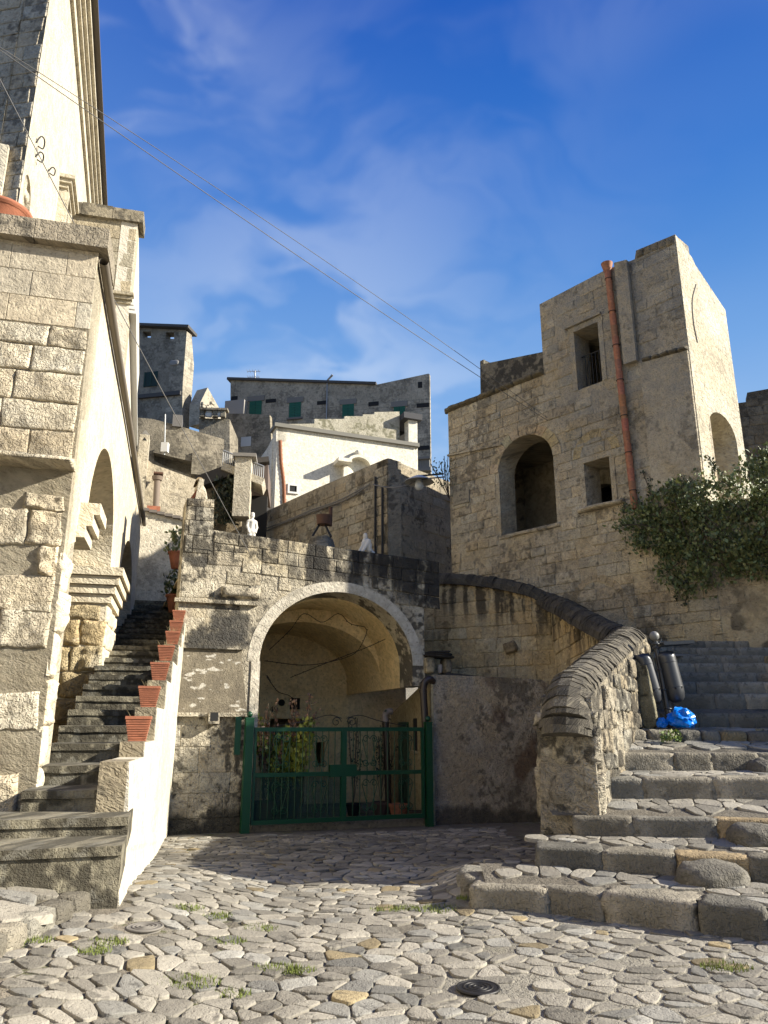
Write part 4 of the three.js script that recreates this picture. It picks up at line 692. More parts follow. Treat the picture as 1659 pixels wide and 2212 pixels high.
// ───────── plastered outbuilding right of the gate ─────────
const OB0 = atDepth(937, 1570, 16.25), OB = new Frame(OB0.x, OB0.z, 12.7), OS = new Frame(OB0.x, OB0.z, -77.3);
{
  const t = thing('plastered_outbuilding', 'squat rough plastered outbuilding with a green side door right of the gate', 'outbuilding', OB);
  const P = OB.pts([[937, 1457], [1060, 1462], [1170, 1468], [1192, 1485], [1200, 1500]]), W = OB.uv(1215, 1600)[0];
  const out = [[0, -0.6], [W, -0.6], [W, P[4][1]], P[3], P[2], P[1], [0, P[0][1]]];
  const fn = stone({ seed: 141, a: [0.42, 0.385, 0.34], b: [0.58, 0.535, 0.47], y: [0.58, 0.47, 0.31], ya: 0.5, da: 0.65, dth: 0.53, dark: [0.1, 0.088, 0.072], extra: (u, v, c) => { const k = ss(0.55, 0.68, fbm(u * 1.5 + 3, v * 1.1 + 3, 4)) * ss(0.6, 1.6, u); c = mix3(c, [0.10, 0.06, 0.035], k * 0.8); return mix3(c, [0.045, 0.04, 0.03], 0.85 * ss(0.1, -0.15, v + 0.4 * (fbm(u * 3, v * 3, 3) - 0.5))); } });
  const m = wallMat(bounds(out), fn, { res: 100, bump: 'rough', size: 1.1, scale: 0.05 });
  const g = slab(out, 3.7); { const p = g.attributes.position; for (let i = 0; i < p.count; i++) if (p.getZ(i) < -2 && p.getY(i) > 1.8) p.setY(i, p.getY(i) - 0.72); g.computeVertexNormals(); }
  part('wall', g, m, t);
  part('roof_edge', bar([0.3, P[0][1] + 0.005], [P[3][0] - 0.1, P[3][1] + 0.05], 0.09, 0.6, -0.65), plain(0.04, 0.035, 0.03), t);
  const side = new THREE.Group(); side.name = 'side_wall'; side.rotation.y = -Math.PI / 2; t.add(side);
  const mY = wallMat([-4, -0.6, 4.4, 4], stone({ seed: 145, a: [0.5, 0.44, 0.3], b: [0.62, 0.55, 0.38], da: 0.5, dth: 0.6, dark: [0.25, 0.2, 0.11] }), { res: 50, bump: 'fine', scale: 0.02 });
  part('plaster', slab([[-3.65, -0.6], [0, -0.6], [0, P[0][1] - 0.02], [-1.7, P[0][1] - 0.4], [-3.65, P[0][1] - 0.76]], 0.05, [], 0.045), mY, side);
  const d = OS.pts([[867, 1560], [887, 1560], [887, 1738], [867, 1738]]);
  const door = part('door', boxAt(d[0][0], d[1][0], gy(0.4, -18) - 0.05, d[0][1], 0.0, 0.075), M.green, side);
  for (let i = 0; i < 5; i++) part('door_board', boxAt(mix(d[0][0], d[1][0], i / 5) + 0.01, mix(d[0][0], d[1][0], (i + 1) / 5) - 0.01, gy(0.4, -18), d[0][1] - 0.04, 0.07, 0.085), M.green, door);
  const w = OS.pts([[898, 1552], [906, 1622]]); const wn = part('window', boxAt(w[0][0], w[1][0], w[1][1], w[0][1], 0.03, 0.06), M.black, side); part('window_sill', boxAt(w[0][0] - 0.05, w[1][0] + 0.05, w[1][1] - 0.05, w[1][1], 0.04, 0.14), mY, wn);
  part('back_wall', boxAt(0, W, -0.6, 1.8, -3.9, -3.7), m, t);
}
// little chimney cap on it
{
  const c = OB.world(OB.uv(952, 1440)[0], OB.uv(950, 1452)[1] - 0.02, -0.28), t = thing('chimney_cap', 'small stone chimney cap roofed with dark tiles on the outbuilding', 'chimney', c); t.rotation.y = OB.a;
  const r = rng(9), st = new THREE.MeshStandardMaterial({ vertexColors: true, map: TILE, bumpMap: bumpOf('rough', 0.5), bumpScale: 0.02, roughness: 0.95 });
  part('stone', paint(boulder(0.22, 0.34, 0.4, r, { p: 8, noise: 0.05 }).translate(-0.2, 0, 0), [0.55, 0.48, 0.34]), st, t); part('stone', paint(boulder(0.17, 0.32, 0.4, r, { p: 6, noise: 0.06 }).translate(0.2, 0, 0), [0.3, 0.27, 0.21]), st, t);
  for (let i = 0; i < 3; i++) part('tile', paint(boulder(0.68 - i * 0.08, 0.06, 0.5, r, { p: 5, noise: 0.06 }).rotateZ((i - 1) * 0.05).translate(0.01, 0.33 + i * 0.045, 0), [0.05, 0.045, 0.04]), st, t);
  part('jar', new THREE.LatheGeometry([[0, 0], [0.045, 0], [0.06, 0.1], [0.055, 0.17], [0.045, 0.18]].map(([a, b]) => new THREE.Vector2(a, b)), 14).translate(0.06, 0.02, 0.02), plain(0.4, 0.36, 0.34), t);
}
// brown drain pipes
for (const [lab, pts, r] of [
  ['brown drainpipe bending out of the outbuilding beside the gate post', [[936, 1473, 16.3], [927, 1467, 16.22], [917, 1475, 16.2], [914, 1490, 16.2], [917, 1540, 16.2], [922, 1640, 16.2], [925, 1780, 16.2]], 0.075],
  ['brown drainpipe with pale bend against the outbuilding side wall', [[846, 1537, 17.55], [838, 1537, 17.5], [832, 1544, 17.5], [833, 1560, 17.5], [836, 1640, 17.5], [840, 1764, 17.5]], 0.07]]) {
  const P = pts.map(([x, y, z]) => atDepth(x, y, z)), t = thing('drainpipe', lab, 'pipe', V(P.at(-1).x, 0, P.at(-1).z), 'drainpipes in the court'); P.forEach((p) => p.sub(t.position));
  part('bend', tube(P.slice(0, 4), r, 12, 24), r < 0.072 ? plain(0.32, 0.27, 0.24, 0.5) : M.pipe, t); part('pipe', tube(P.slice(3), r, 12, 16), M.pipe, t); part('collar', new THREE.CylinderGeometry(r * 1.12, r * 1.12, 0.06, 14).translate(P[3].x, P[3].y - 0.03, P[3].z), M.pipe, t);
}

// ───────── green gate ─────────
const G0 = atDepth(537, 1600, 14.75), G1 = atDepth(925, 1600, 16.05), GF = Frame.two(G0.x, G0.z, G1.x, G1.z);
{
  const t = thing('iron_gate', 'green painted two-leaf iron gate with scrolls closing the arched court', 'gate', GF);
  const W = Math.hypot(G1.x - G0.x, G1.z - G0.z), yb = gy(G0.x, G0.z) + 0.02, yt = (GF.uv(620, 1572)[1] + GF.uv(860, 1577)[1]) / 2, ym = (GF.uv(600, 1670)[1] + GF.uv(860, 1671)[1]) / 2, cx = GF.uv(742, 1650)[0], yl = yb + 0.16;
  const post = (x, w, top) => { const p = part('post', boxAt(x - w / 2, x + w / 2, yb - 0.1, top, -w / 2, w / 2), M.green, t); part('cap', boxAt(x - w * 0.56, x + w * 0.56, top, top + 0.025, -w * 0.56, w * 0.56), M.green, p); part('finial', new THREE.SphereGeometry(0.055, 14, 10).translate(x, top + 0.085, 0), M.green, p); };
  post(0, 0.15, GF.uv(537, 1553)[1]); post(W, 0.13, GF.uv(925, 1562)[1]);
  part('hinge_stile', boxAt(0.1, 0.15, yl, yt, -0.025, 0.025), M.green, t); part('hinge_stile', boxAt(W - 0.16, W - 0.1, yl, yt, -0.025, 0.025), M.green, t);
  part('backing_plate', boxAt(-0.24, -0.13, 1.1, GF.uv(530, 1545)[1] + 0.02, -0.14, -0.1), M.green, t);
  for (const [a, b] of [[0.1, cx - 0.055], [cx + 0.055, W - 0.1]]) {
    part('top_rail', boxAt(a, b, yt - 0.045, yt + 0.03, -0.03, 0.03), M.green, t); part('middle_rail', boxAt(a, b, ym - 0.04, ym + 0.035, -0.03, 0.03), M.green, t); part('bottom_rail', boxAt(a, b, yl - 0.05, yl + 0.03, -0.03, 0.03), M.green, t);
  }
  part('meeting_stile', boxAt(cx - 0.052, cx + 0.052, yl - 0.05, yt + 0.03, -0.04, 0.04), M.green, t);
  part('lock_box', boxAt(cx - 0.28, cx + 0.26, ym - 0.06, ym + 0.16, -0.045, 0.045), M.green, t);
  const spiral = (x, y, r, s, f) => { const p = []; for (let i = 0; i <= 22; i++) { const a = i / 22 * Math.PI * 2.6, q = r * (1 - 0.75 * i / 22); p.push(V(x + s * Math.cos(a) * q, y + f * Math.sin(a) * q, 0)); } return tube(p, 0.009, 5, 30); };
  for (const [a, b, n] of [[0.15, cx - 0.05, 13], [cx + 0.05, W - 0.16, 11]]) for (let i = 1; i < n; i++) {
    const x = mix(a, b, i / n); part('bar', rod(V(x, yl, 0), V(x, yt - 0.04, 0), 0.0095, 6), M.green, t);
  }
  const orn = (x, y, h) => { for (const s of [-1, 1]) { part('scroll', spiral(x + s * 0.085, y + h / 2 - 0.09, 0.075, -s, 1), M.green, t); part('scroll', spiral(x + s * 0.085, y - h / 2 + 0.09, 0.075, -s, -1), M.green, t); part('scroll_bar', rod(V(x + s * 0.16, y + h / 2 - 0.1, 0), V(x + s * 0.03, y - h / 2 + 0.05, 0), 0.009, 5), M.green, t); } };
  for (const x of [mix(0.15, cx, 0.28), mix(0.15, cx, 0.72), mix(cx, W, 0.3), mix(cx, W, 0.72)]) { orn(x, (yt + ym) / 2, yt - ym - 0.2); orn(x, (yl + ym) / 2, ym - yl - 0.2); }
  for (const s of [-1, 1]) { part('crest_scroll', spiral(cx + s * 0.16, yt + 0.13, 0.1, -s, 1), M.iron, t); part('crest_arm', tube([V(cx + s * 0.05, yt + 0.2, 0), V(cx + s * 0.3, yt + 0.26, 0), V(cx + s * 0.75, yt + 0.15, 0), V(cx + s * 1.3, yt + 0.06, 0)], 0.008, 5), M.iron, t); }
  const net = bake(0, 0, 0.06, 0.06, 1000, (u, v) => { const a = (u % 0.02) < 0.0075 || (v % 0.02) < 0.0075 ? 1 : 0; return [a, a, a]; }); net.wrapS = net.wrapT = THREE.RepeatWrapping; net.colorSpace = THREE.NoColorSpace;
  const nm = new THREE.MeshStandardMaterial({ color: new THREE.Color().setRGB(0.004, 0.03, 0.02), roughness: 0.8, alphaMap: net, transparent: true, side: THREE.DoubleSide, vertexColors: true });
  part('netting', uvMetres(new THREE.PlaneGeometry(cx - 0.2, ym - yl).translate((cx + 0.12) / 2, (ym + yl) / 2, -0.035)), nm, t);
}
// plants and pots behind the gate
function pot(name, label, p, r, h, mat, group = 'pots inside the court') {
  const t = thing(name, label, 'pot', p, group); part('body', new THREE.LatheGeometry([[0, 0], [0.62, 0], [0.7, 0.2], [0.92, 0.8], [1, 0.82], [1, 1], [0.9, 1], [0.85, 0.9]].map(([a, b]) => new THREE.Vector2(a * r, b * h)), 18), mat, t); part('soil', new THREE.CylinderGeometry(r * 0.86, r * 0.86, 0.02, 14).translate(0, h * 0.9, 0), M.dark, t); return t;
}
function twiggy(name, label, base, h, n, spread, seed, leaves, size, col, low = 0.3) {
  const t = thing(name, label, 'plant', base), r = rng(seed), tips = [];
  for (let i = 0; i < n; i++) {
    const a = r() * 6.28, s = spread * (0.3 + 0.7 * r()), H = h * (0.6 + 0.4 * r()); const p = [V(0, 0, 0), V(Math.cos(a) * s * 0.3, H * 0.35, Math.sin(a) * s * 0.2), V(Math.cos(a) * s * 0.75, H * 0.7, Math.sin(a) * s * 0.5), V(Math.cos(a) * s, H, Math.sin(a) * s * 0.6)];
    part('stem', tube(p, 0.008, 5, 10), plain(0.12, 0.085, 0.05), t); const c = new THREE.CatmullRomCurve3(p); tips.push(c);
  }
  foliage(t, 'leaves', leaves, (q) => { const c = tips[Math.floor(q() * tips.length)].getPoint(low + (1 - low) * q()); const w = spread * 0.28; return [c.x + (q() - 0.5) * w, c.y + (q() - 0.5) * w, c.z + (q() - 0.5) * w]; }, size, col, seed); return t;
}
{
  const P = (x, y, z) => { const p = atDepth(x, y, z); p.y = gy(p.x, p.z) + 0.0; return p; };
  pot('large_pot', 'large clay pot low behind the left gate leaf', P(570, 1770, 15.6), 0.3, 0.5, plain(0.09, 0.06, 0.045), 'large pots behind the gate'); pot('large_pot', 'large clay pot with the yellow green shrub', P(618, 1750, 16.6), 0.32, 0.62, plain(0.10, 0.07, 0.05), 'large pots behind the gate');
  pot('small_pot', 'small dark pot of the rose nearest the gate centre', P(763, 1745, 17.9), 0.17, 0.26, M.dark); pot('small_pot', 'clay pot of the taller rose by the drainpipe', P(824, 1748, 17.6), 0.21, 0.32, plain(0.10, 0.06, 0.045));
  pot('small_pot', 'square orange clay pot near the right gate post', P(861, 1765, 16.9), 0.21, 0.34, M.terracotta); pot('small_pot', 'low dark bowl near the right gate post', P(902, 1765, 16.5), 0.22, 0.24, M.wood);
  const up = (p, h) => { p.y += h; return p; };
  twiggy('leafy_shrub', 'yellow green leafy shrub in a pot behind the gate', up(P(622, 1765, 15.7), 0.45), 1.6, 14, 0.85, 61, 1500, 0.12, [0.34, 0.4, 0.06], 0.3);
  twiggy('dry_shrub', 'tall brown withered shrub at the left jamb of the arch', up(P(568, 1770, 15.5), 0.4), 2.1, 9, 0.42, 62, 300, 0.08, [0.3, 0.17, 0.11], 0.45);
  twiggy('dry_climber', 'brown withered climber reaching over the gate top rail', up(P(640, 1760, 15.9), 0.5), 2.1, 6, 0.4, 63, 190, 0.08, [0.34, 0.2, 0.13], 0.6);
  twiggy('low_herb', 'low dark green herb with tiny pale flowers behind the netting', up(P(600, 1770, 15.7), 0.45), 0.6, 12, 0.5, 66, 380, 0.06, [0.05, 0.09, 0.045], 0.3);
  twiggy('climbing_rose', 'thin climbing rose trained by the gate centre', up(P(763, 1745, 17.85), 0.22), 1.9, 7, 0.35, 64, 120, 0.06, [0.05, 0.07, 0.025], 0.3);
  twiggy('climbing_rose', 'denser climbing rose beside the thin brown drainpipe', up(P(822, 1748, 17.55), 0.28), 1.95, 9, 0.5, 65, 200, 0.065, [0.04, 0.06, 0.02], 0.35);
}

// ───────── right: ruined stone house with the clay downpipe ─────────
const TW0 = atDepth(1550, 1395, 14.9), TWF = new Frame(TW0.x, TW0.z, -47.6);
const towC = TWF.uv(1500, 850)[0];                                   // its right corner
const TWS0 = TWF.world(towC, 0, 0), TWS = new Frame(TWS0.x, TWS0.z, 42.4);
const tower = thing('ruined_house', 'tall ruined limestone house with empty window openings and a clay downpipe', 'house', TWF);
{
  const q = (x, y) => TWF.uv(x, y);
  const wl = q(972, 1070)[0];                                        // left edge
  const wingT = [q(956, 891)[1], q(1176, 803)[1]], tl = q(1170, 730)[0], tTop = [q(1166, 657), q(1310, 582), q(1344, 570), q(1371, 560), q(1374, 541), q(1446, 512)];
  const uR = TWF.local(V(12.2, 0, -8.4))[0], wallTop = q(1560, 1075)[1];  // unseen right end of the wall, lengthened to keep sun off the upper steps
  const tE = towC - 0.012, out = [[wl, 0.3], [uR, 0.3], [uR, 4.75], [tE, wallTop], [tE, tTop[5][1]], [tTop[4][0], tTop[4][1]], [tTop[3][0], tTop[3][1]], [tTop[2][0], tTop[2][1]], [tTop[1][0], tTop[1][1]], [tl, tTop[0][1]], [tl, wingT[1]], [wl, wingT[0]]];
  const aw = [q(1085, 1156), q(1075, 1004), q(1142, 938), q(1194, 1004), q(1206, 1129)], al = (aw[0][0] + aw[1][0]) / 2, ar = (aw[3][0] + aw[4][0]) / 2;
  const h1 = archHole(al, ar, (aw[0][1] + aw[4][1]) / 2, (aw[1][1] + aw[3][1]) / 2, aw[2][1], 16);
  const rect = (l) => { const p = l.map(([x, y]) => q(x, y)), a = (p[0][0] + p[3][0]) / 2, b = (p[1][0] + p[2][0]) / 2, t = (p[0][1] + p[1][1]) / 2, d = (p[2][1] + p[3][1]) / 2; return [[a, d], [b, d], [b, t], [a, t]]; };
  const h2 = rect([[1242, 718], [1291, 696], [1303, 823], [1247, 843]]), h3 = rect([[1262, 1002], [1315, 986], [1326, 1079], [1269, 1097]]);
  const ivyU = q(1420, 1200), baseV = q(1400, 1380)[1];
  const e1 = q(1166, 700)[0] - 0.2, e2 = q(1240, 700)[0], e3 = q(1200, 1250)[0], e4 = q(1400, 1250)[0];
  const fn = stone({ seed: 151, a: [0.46, 0.415, 0.34], b: [0.64, 0.58, 0.48], y: [0.62, 0.51, 0.33], ya: 0.4, white: 0.3, da: 0.7, dth: 0.53, dark: [0.19, 0.172, 0.145], extra: (u, v, c, t, m, f) => {
    const up = ss(6.3, 9.2, v) * ss(e1, e2, u); c = mix3(c, [0.21, 0.195, 0.165], 0.75 * ss(0.36, 0.62, m * 0.6 + f * 0.4) * up);               // grey crust of the upper storeys
    const lo = ss(e3, e4, u) * ss(5.4, 4.6, v); c = mix3(c, [0.50, 0.40, 0.23], 0.55 * lo * ss(0.3, 0.6, t));
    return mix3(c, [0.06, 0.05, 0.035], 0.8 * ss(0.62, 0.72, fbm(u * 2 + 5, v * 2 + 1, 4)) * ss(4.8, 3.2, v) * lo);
  } });
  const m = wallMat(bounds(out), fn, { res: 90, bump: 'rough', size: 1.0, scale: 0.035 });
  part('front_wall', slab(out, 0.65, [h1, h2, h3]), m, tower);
  const ledgeL = q(1378, 780), ledgeR = q(1479, 752), pilL = q(1346, 700)[0], pilR = q(1374, 700)[0], pipeU = q(1340, 760)[0];
  const inH = (u, v, pad) => [h1, h2, h3].some((h) => { const b = bounds(h, pad); return u > b[0] && u < b[0] + b[2] && v > b[1] && v < b[1] + b[3]; }) && !(Math.hypot(u - (al + ar) / 2, v - (aw[1][1] + aw[3][1]) / 2) > (ar - al) / 2 + 0.32 && v > (aw[1][1] + aw[3][1]) / 2 && v < aw[2][1] + 0.3 && u > al - 0.3 && u < ar + 0.3);
  const inside = (u, v) => inPoly(out, u, v) && inPoly(out, u, v + 0.06) && !inH(u, v, 0.1);
  const rec = (u, v) => u > pilR && v > mix(ledgeL[1], ledgeR[1], 0.5) - 0.05;
  layBlocks(tower, m, { u0: wl + 0.01, u1: towC - 0.01, v0: 3.1, v1: tTop[5][1], ch: [0.2, 0.29], len: [0.3, 0.68], proud: 0.026, gap: 0.012, jit: 0.012, rough: 1.0, inside: (u, v) => inside(u, v) && !(u > pilL && v > q(1360, 790)[1]), tone: toneVar(0.13, 0.05), skip: (u, v, k) => k < (v > 6.6 && u > tl ? 0.42 : 0.12), seed: 152, most: 300 });
  layBlocks(tower, m, { u0: pilR + 0.02, u1: towC - 0.01, v0: ledgeL[1] + 0.1, v1: tTop[5][1] - 0.05, ch: [0.24, 0.3], len: [0.4, 0.7], proud: 0.018, gap: 0.012, rough: 1.2, inside: (u, v) => inPoly(out, u, v + 0.05), tone: toneVar(0.12, 0.03), skip: (u, v, k) => k < 0.3, seed: 153, name: 'block', most: 60 });
  layBlocks(tower, m, { u0: towC + 0.05, u1: towC + 4.2, v0: 2.6, v1: wallTop - 0.4, ch: [0.28, 0.36], len: [0.45, 0.8], proud: 0.02, gap: 0.014, rough: 1.1, inside: (u, v) => inPoly(out, u, v), tone: toneVar(0.1, 0.05), skip: (u, v, k) => k < 0.35, seed: 154, name: 'retaining_block', most: 80 });
  // cornice of the low wing, string below it
  const cs = (wingT[1] - wingT[0]) / (tl - wl), r = rng(7);
  for (let u = wl - 0.1; u < tl - 0.02; u += 0.62) { const e = Math.min(u + 0.61, tl - 0.004); part('coping_stone', (() => { const g = blockGeo(u, e, -0.075, 0.075, -0.02, 0.14, r, { n: 4, rough: 0.5, bevel: 0.03 }); const p = g.attributes.position; for (let i = 0; i < p.count; i++) p.setY(i, p.getY(i) + wingT[0] + cs * (p.getX(i) - wl)); return paint(g, [0.35, 0.34, 0.3]); })(), m, tower); }
  const s0 = q(968, 985), s1 = q(1178, 946); part('string_course', bar([wl - 0.02, s0[1]], [q(1085, 960)[0], mix(s0[1], s1[1], 0.5)], 0.05, 0.06, 0), m, tower);
  // arch ring, window surrounds, sill, discharge arch
  const cu = (al + ar) / 2, sv = (aw[1][1] + aw[3][1]) / 2, ru = (ar - al) / 2, rv = aw[2][1] - sv;
  for (let i = 0; i < 11; i++) { const a0 = Math.PI * i / 11 + 0.01, a1 = Math.PI * (i + 1) / 11 - 0.01; part('voussoir', paint(slab([...arc(cu, sv, ru + 0.004, rv + 0.004, a0, a1, 2), ...arc(cu, sv, ru + 0.26, rv + 0.26, a1, a0, 2)], 0.2, [], 0.02 + 0.008 * r()), [1.05, 1.0, 0.88].map((v) => v * (0.92 + 0.16 * r()))), m, tower); }
  const lintel = (h, d) => { const [a, d0] = h[0], [b, t] = h[2]; part('jamb_stone', boxAt(a - 0.13, a + 0.002, d0, t + 0.004, -0.3, d), m, tower); part('jamb_stone', boxAt(b - 0.002, b + 0.12, d0, t + 0.004, -0.3, d), m, tower); part('lintel', boxAt(a - 0.15, b + 0.14, t + 0.002, t + 0.14, -0.3, d + 0.006), m, tower); };
  lintel(h2, 0.02); lintel(h3, 0.025);
  part('drip_stone', boxAt(h2[0][0] - 0.22, h2[1][0] + 0.12, h2[2][1] + 0.15, h2[2][1] + 0.21, 0, 0.09), m, tower);
  part('window_sill', blockGeo(h3[0][0] - 0.22, h3[1][0] + 0.3, h3[0][1] - 0.13, h3[0][1] - 0.01, 0, 0.17, r, { n: 6, rough: 0.3 }), m, tower);
  part('arch_sill', blockGeo(al - 0.05, ar + 0.08, h1[0][1] - 0.11, h1[0][1] - 0.005, 0, 0.05, r, { n: 6, rough: 0.8 }), m, tower);
  const da = (h3[0][0] + h3[1][0]) / 2; for (let i = 0; i < 7; i++) { const a0 = Math.PI * i / 7 + 0.012, a1 = Math.PI * (i + 1) / 7 - 0.012; part('relieving_stone', paint(slab([...arc(da, h3[2][1] + 0.16, 0.42, 0.4, a0, a1, 2), ...arc(da, h3[2][1] + 0.16, 0.62, 0.6, a1, a0, 2)], 0.1, [], 0.014 + 0.01 * r()), [1.08, 0.98, 0.72]), m, tower); }
  const ba = q(1290, 1280); for (let i = 0; i < 13; i++) { const a0 = Math.PI * i / 13 + 0.01, a1 = Math.PI * (i + 1) / 13 - 0.01; part('blocked_arch_stone', paint(slab([...arc(ba[0], ba[1] - 0.75, 0.72, 1.0, a0, a1, 2), ...arc(ba[0], ba[1] - 0.75, 0.86, 1.15, a1, a0, 2)], 0.1, [], 0.02 + 0.01 * r()), [0.95, 0.9, 0.82]), m, tower); }
  // proud lower wall, pilaster and ledge on the right
  part('pilaster', slab([[pilL, q(1360, 790)[1]], [pilR, q(1360, 790)[1]], [pilR, tTop[3][1] - 0.02], [pilL, tTop[2][1] + 0.02]], 0.1, [], 0.16), m, tower);
  part('lower_face', slab([[pilR + 0.02, 6.1], [towC - 0.015, 6.1], [towC - 0.015, ledgeR[1] - 0.1], [pilR + 0.02, ledgeL[1] - 0.1]], 0.1, [], 0.07), m, tower);
  for (let i = 0; i < 5; i++) { const a = mix(pilR + 0.1, towC, i / 5), b = mix(pilR + 0.1, towC, (i + 1) / 5) - 0.01, v = mix(ledgeL[1], ledgeR[1], (i + 0.5) / 5) - 0.1; part('ledge_stone', paint(blockGeo(a, b, v, v + 0.09, 0, 0.16, r, { n: 4, rough: 0.5 }), [0.4, 0.38, 0.34]), m, tower); }
  for (let i = 0; i < 5; i++) { const a = mix(tTop[4][0], towC - 0.05, i / 5), b = mix(tTop[4][0], towC - 0.05, (i + 1) / 5); part('crest_stone', paint(blockGeo(a, b, mix(tTop[4][1], tTop[5][1], (i + 0.5) / 5) - 0.22, mix(tTop[4][1], tTop[5][1], (i + 0.5) / 5) - 0.02, 0, 0.05, r, { n: 4 }), [0.6, 0.58, 0.53]), m, tower); }
  // flank in the sun with its own arch
  const fl = new THREE.Group(); fl.name = 'side_wall'; fl.position.set(towC, 0, 0); fl.rotation.y = TWS.a - TWF.a; tower.add(fl);
  const Q = TWS.pts([[1446, 512], [1500, 592], [1562, 666], [1616, 995]]), e = (Q[2][0] + Q[3][0]) / 2, A = TWS.pts([[1546, 1043], [1539, 930], [1555, 893], [1596, 975]]);
  const nt = Math.max(0.5, Q[1][0]), so = [[0.004, 2.5], [e, 2.5], [e, Q[2][1]], [nt + 0.1, mix(tTop[5][1], Q[2][1], (nt + 0.1) / e)], [nt, mix(tTop[5][1], Q[2][1], nt / e) + 0.07], [0.004, tTop[5][1]]];
  const mS = wallMat(bounds(so), stone({ seed: 161, a: [0.6, 0.575, 0.52], b: [0.74, 0.72, 0.65], da: 0.55, dth: 0.56, dark: [0.36, 0.34, 0.3], y: [0.6, 0.52, 0.36], ya: 0.3 }), { res: 70, bump: 'rough', size: 1.6, scale: 0.03 });
  const sa = archHole(A[0][0], Math.min(TWS.uv(1600, 1018)[0], e - 0.15), 2.6, A[1][1], A[2][1], 16);
  part('wall', slab(so, 0.65, [sa]), mS, fl);
  const ck = TWS.pts([[1503, 615], [1495, 650], [1498, 700], [1506, 740]]); part('crack', tube(ck.map(([a, b]) => V(a, b, 0.0)), 0.022, 5), plain(0.1, 0.09, 0.08), fl);
  part('bay_back', boxAt(0.7, e - 0.05, 2.6, A[2][1] + 0.5, -2.4, -2.0), mS, fl); part('bay_ceiling', boxAt(0.7, e - 0.05, A[2][1] + 0.3, A[2][1] + 0.5, -2.0, -0.65), mS, fl);
  // inside: dark rooms
  const back = -5.2, rW = towC - 1.7, mI = wallMat([wl, 3, towC - wl, 9], stone({ seed: 167, a: [0.42, 0.38, 0.31], b: [0.56, 0.51, 0.42], da: 0.6, dth: 0.5, dark: [0.19, 0.172, 0.145] }), { res: 30, scale: 0.03 });
  part('inner_wall', slab([[wl, 2], [rW, 2], [rW, tTop[1][1] - 1.2], [tl, tTop[1][1] - 1.2], [tl, wingT[0] - 0.2], [wl, wingT[0] - 0.2]], 0.3, [archHole(al + 0.55, ar + 0.35, 2.3, sv - 0.75, sv - 0.05, 14), archHole(h2[0][0] + 0.15, h2[1][0] + 0.4, h2[0][1] - 0.4, h2[2][1] - 0.6, h2[2][1] - 0.15, 10)], -2.7), mI, tower);
  for (let i = 0; i < 9; i++) { const a0 = Math.PI * i / 9 + 0.01, a1 = Math.PI * (i + 1) / 9 - 0.01, c2 = (al + ar) / 2 + 0.45, r2 = (ar - al) / 2 - 0.1; part('inner_voussoir', paint(slab([...arc(c2, sv - 0.75, r2, 0.7, a0, a1, 2), ...arc(c2, sv - 0.75, r2 + 0.2, 0.9, a1, a0, 2)], 0.05, [], -2.66), [1.1, 1.1, 1.05]), mI, tower); }
  part('back_wall', boxAt(wl, rW, 0.3, wingT[0], back - 0.3, back), mI, tower); part('wing_roof', boxAt(wl, tl, wingT[0] - 0.35, wingT[0] - 0.15, back, -0.65), mI, tower);
  part('tower_back_wall', boxAt(tl, rW, wingT[0], tTop[1][1] - 1.2, back - 0.3, back), mI, tower); part('tower_roof', boxAt(tl, rW, tTop[1][1] - 1.2, tTop[1][1] - 1.0, back, -0.65), mI, tower); part('left_wall', boxAt(wl, wl + 0.5, 0.3, wingT[0] - 0.2, back, -0.65), m, tower); part('tower_left_wall', boxAt(tl, tl + 0.5, wingT[0], tTop[0][1] - 0.05, back, -0.65), m, tower);
  part('floor', boxAt(wl + 0.5, rW, h2[0][1] - 0.45, h2[0][1] - 0.25, -2.7, -0.65), mI, tower); part('ground_floor', boxAt(wl + 0.5, rW, 3.4, 3.6, back, -0.65), mI, tower);
  part('right_inner_wall', boxAt(rW - 0.25, rW, 2, tTop[1][1] - 1.2, back, -0.65), mI, tower);
  // set-back attic wall, dark with lichen
  const AT = new Frame(TWF.world(0, 0, -1.2).x, TWF.world(0, 0, -1.2).z, -47.6), A4 = AT.pts([[1037, 870], [1037, 780], [1045, 786], [1173, 760], [1178, 830]]);
  const mA = wallMat(bounds(A4), stone({ seed: 171, a: [0.2, 0.185, 0.155], b: [0.32, 0.3, 0.25], da: 0.9, dth: 0.44, dark: [0.06, 0.056, 0.048] }), { res: 60, scale: 0.04 });
  part('attic_wall', slab([[A4[0][0], wingT[0] - 0.3], [A4[4][0] + 0.3, wingT[0] - 0.3], [A4[4][0] + 0.3, A4[3][1]], A4[3], A4[2], [A4[2][0], A4[1][1]], A4[1]], 0.3, [], -1.2), mA, tower);
  // balcony railing in the upper window
  const [rl, rb] = h2[0], rr = h2[1][0]; const rail = part('railing', rod(V(rl, rb + 0.95, -0.25), V(rr, rb + 0.95, -0.25), 0.015, 6), M.iron, tower);
  for (let i = 1; i < 7; i++) part('railing_bar', rod(V(mix(rl, rr, i / 7), rb, -0.25), V(mix(rl, rr, i / 7), rb + 0.95, -0.25), 0.011, 6), M.iron, rail);
  // street name stone
  const pl = TWF.pts([[981, 1066], [1015, 1056], [1018, 1083], [984, 1093]]), p0 = pl[0][0], p1 = pl[1][0], pt = (pl[0][1] + pl[1][1]) / 2, pb = (pl[2][1] + pl[3][1]) / 2;
  const plq = part('street_name_stone', boxAt(p0, p1, pb, pt, 0.01, 0.052), new THREE.MeshStandardMaterial({ vertexColors: true, map: TILE, color: new THREE.Color().setRGB(0.36, 0.33, 0.27), roughness: 0.9, bumpMap: bumpOf('fine', 0.5), bumpScale: 0.004 }), tower);
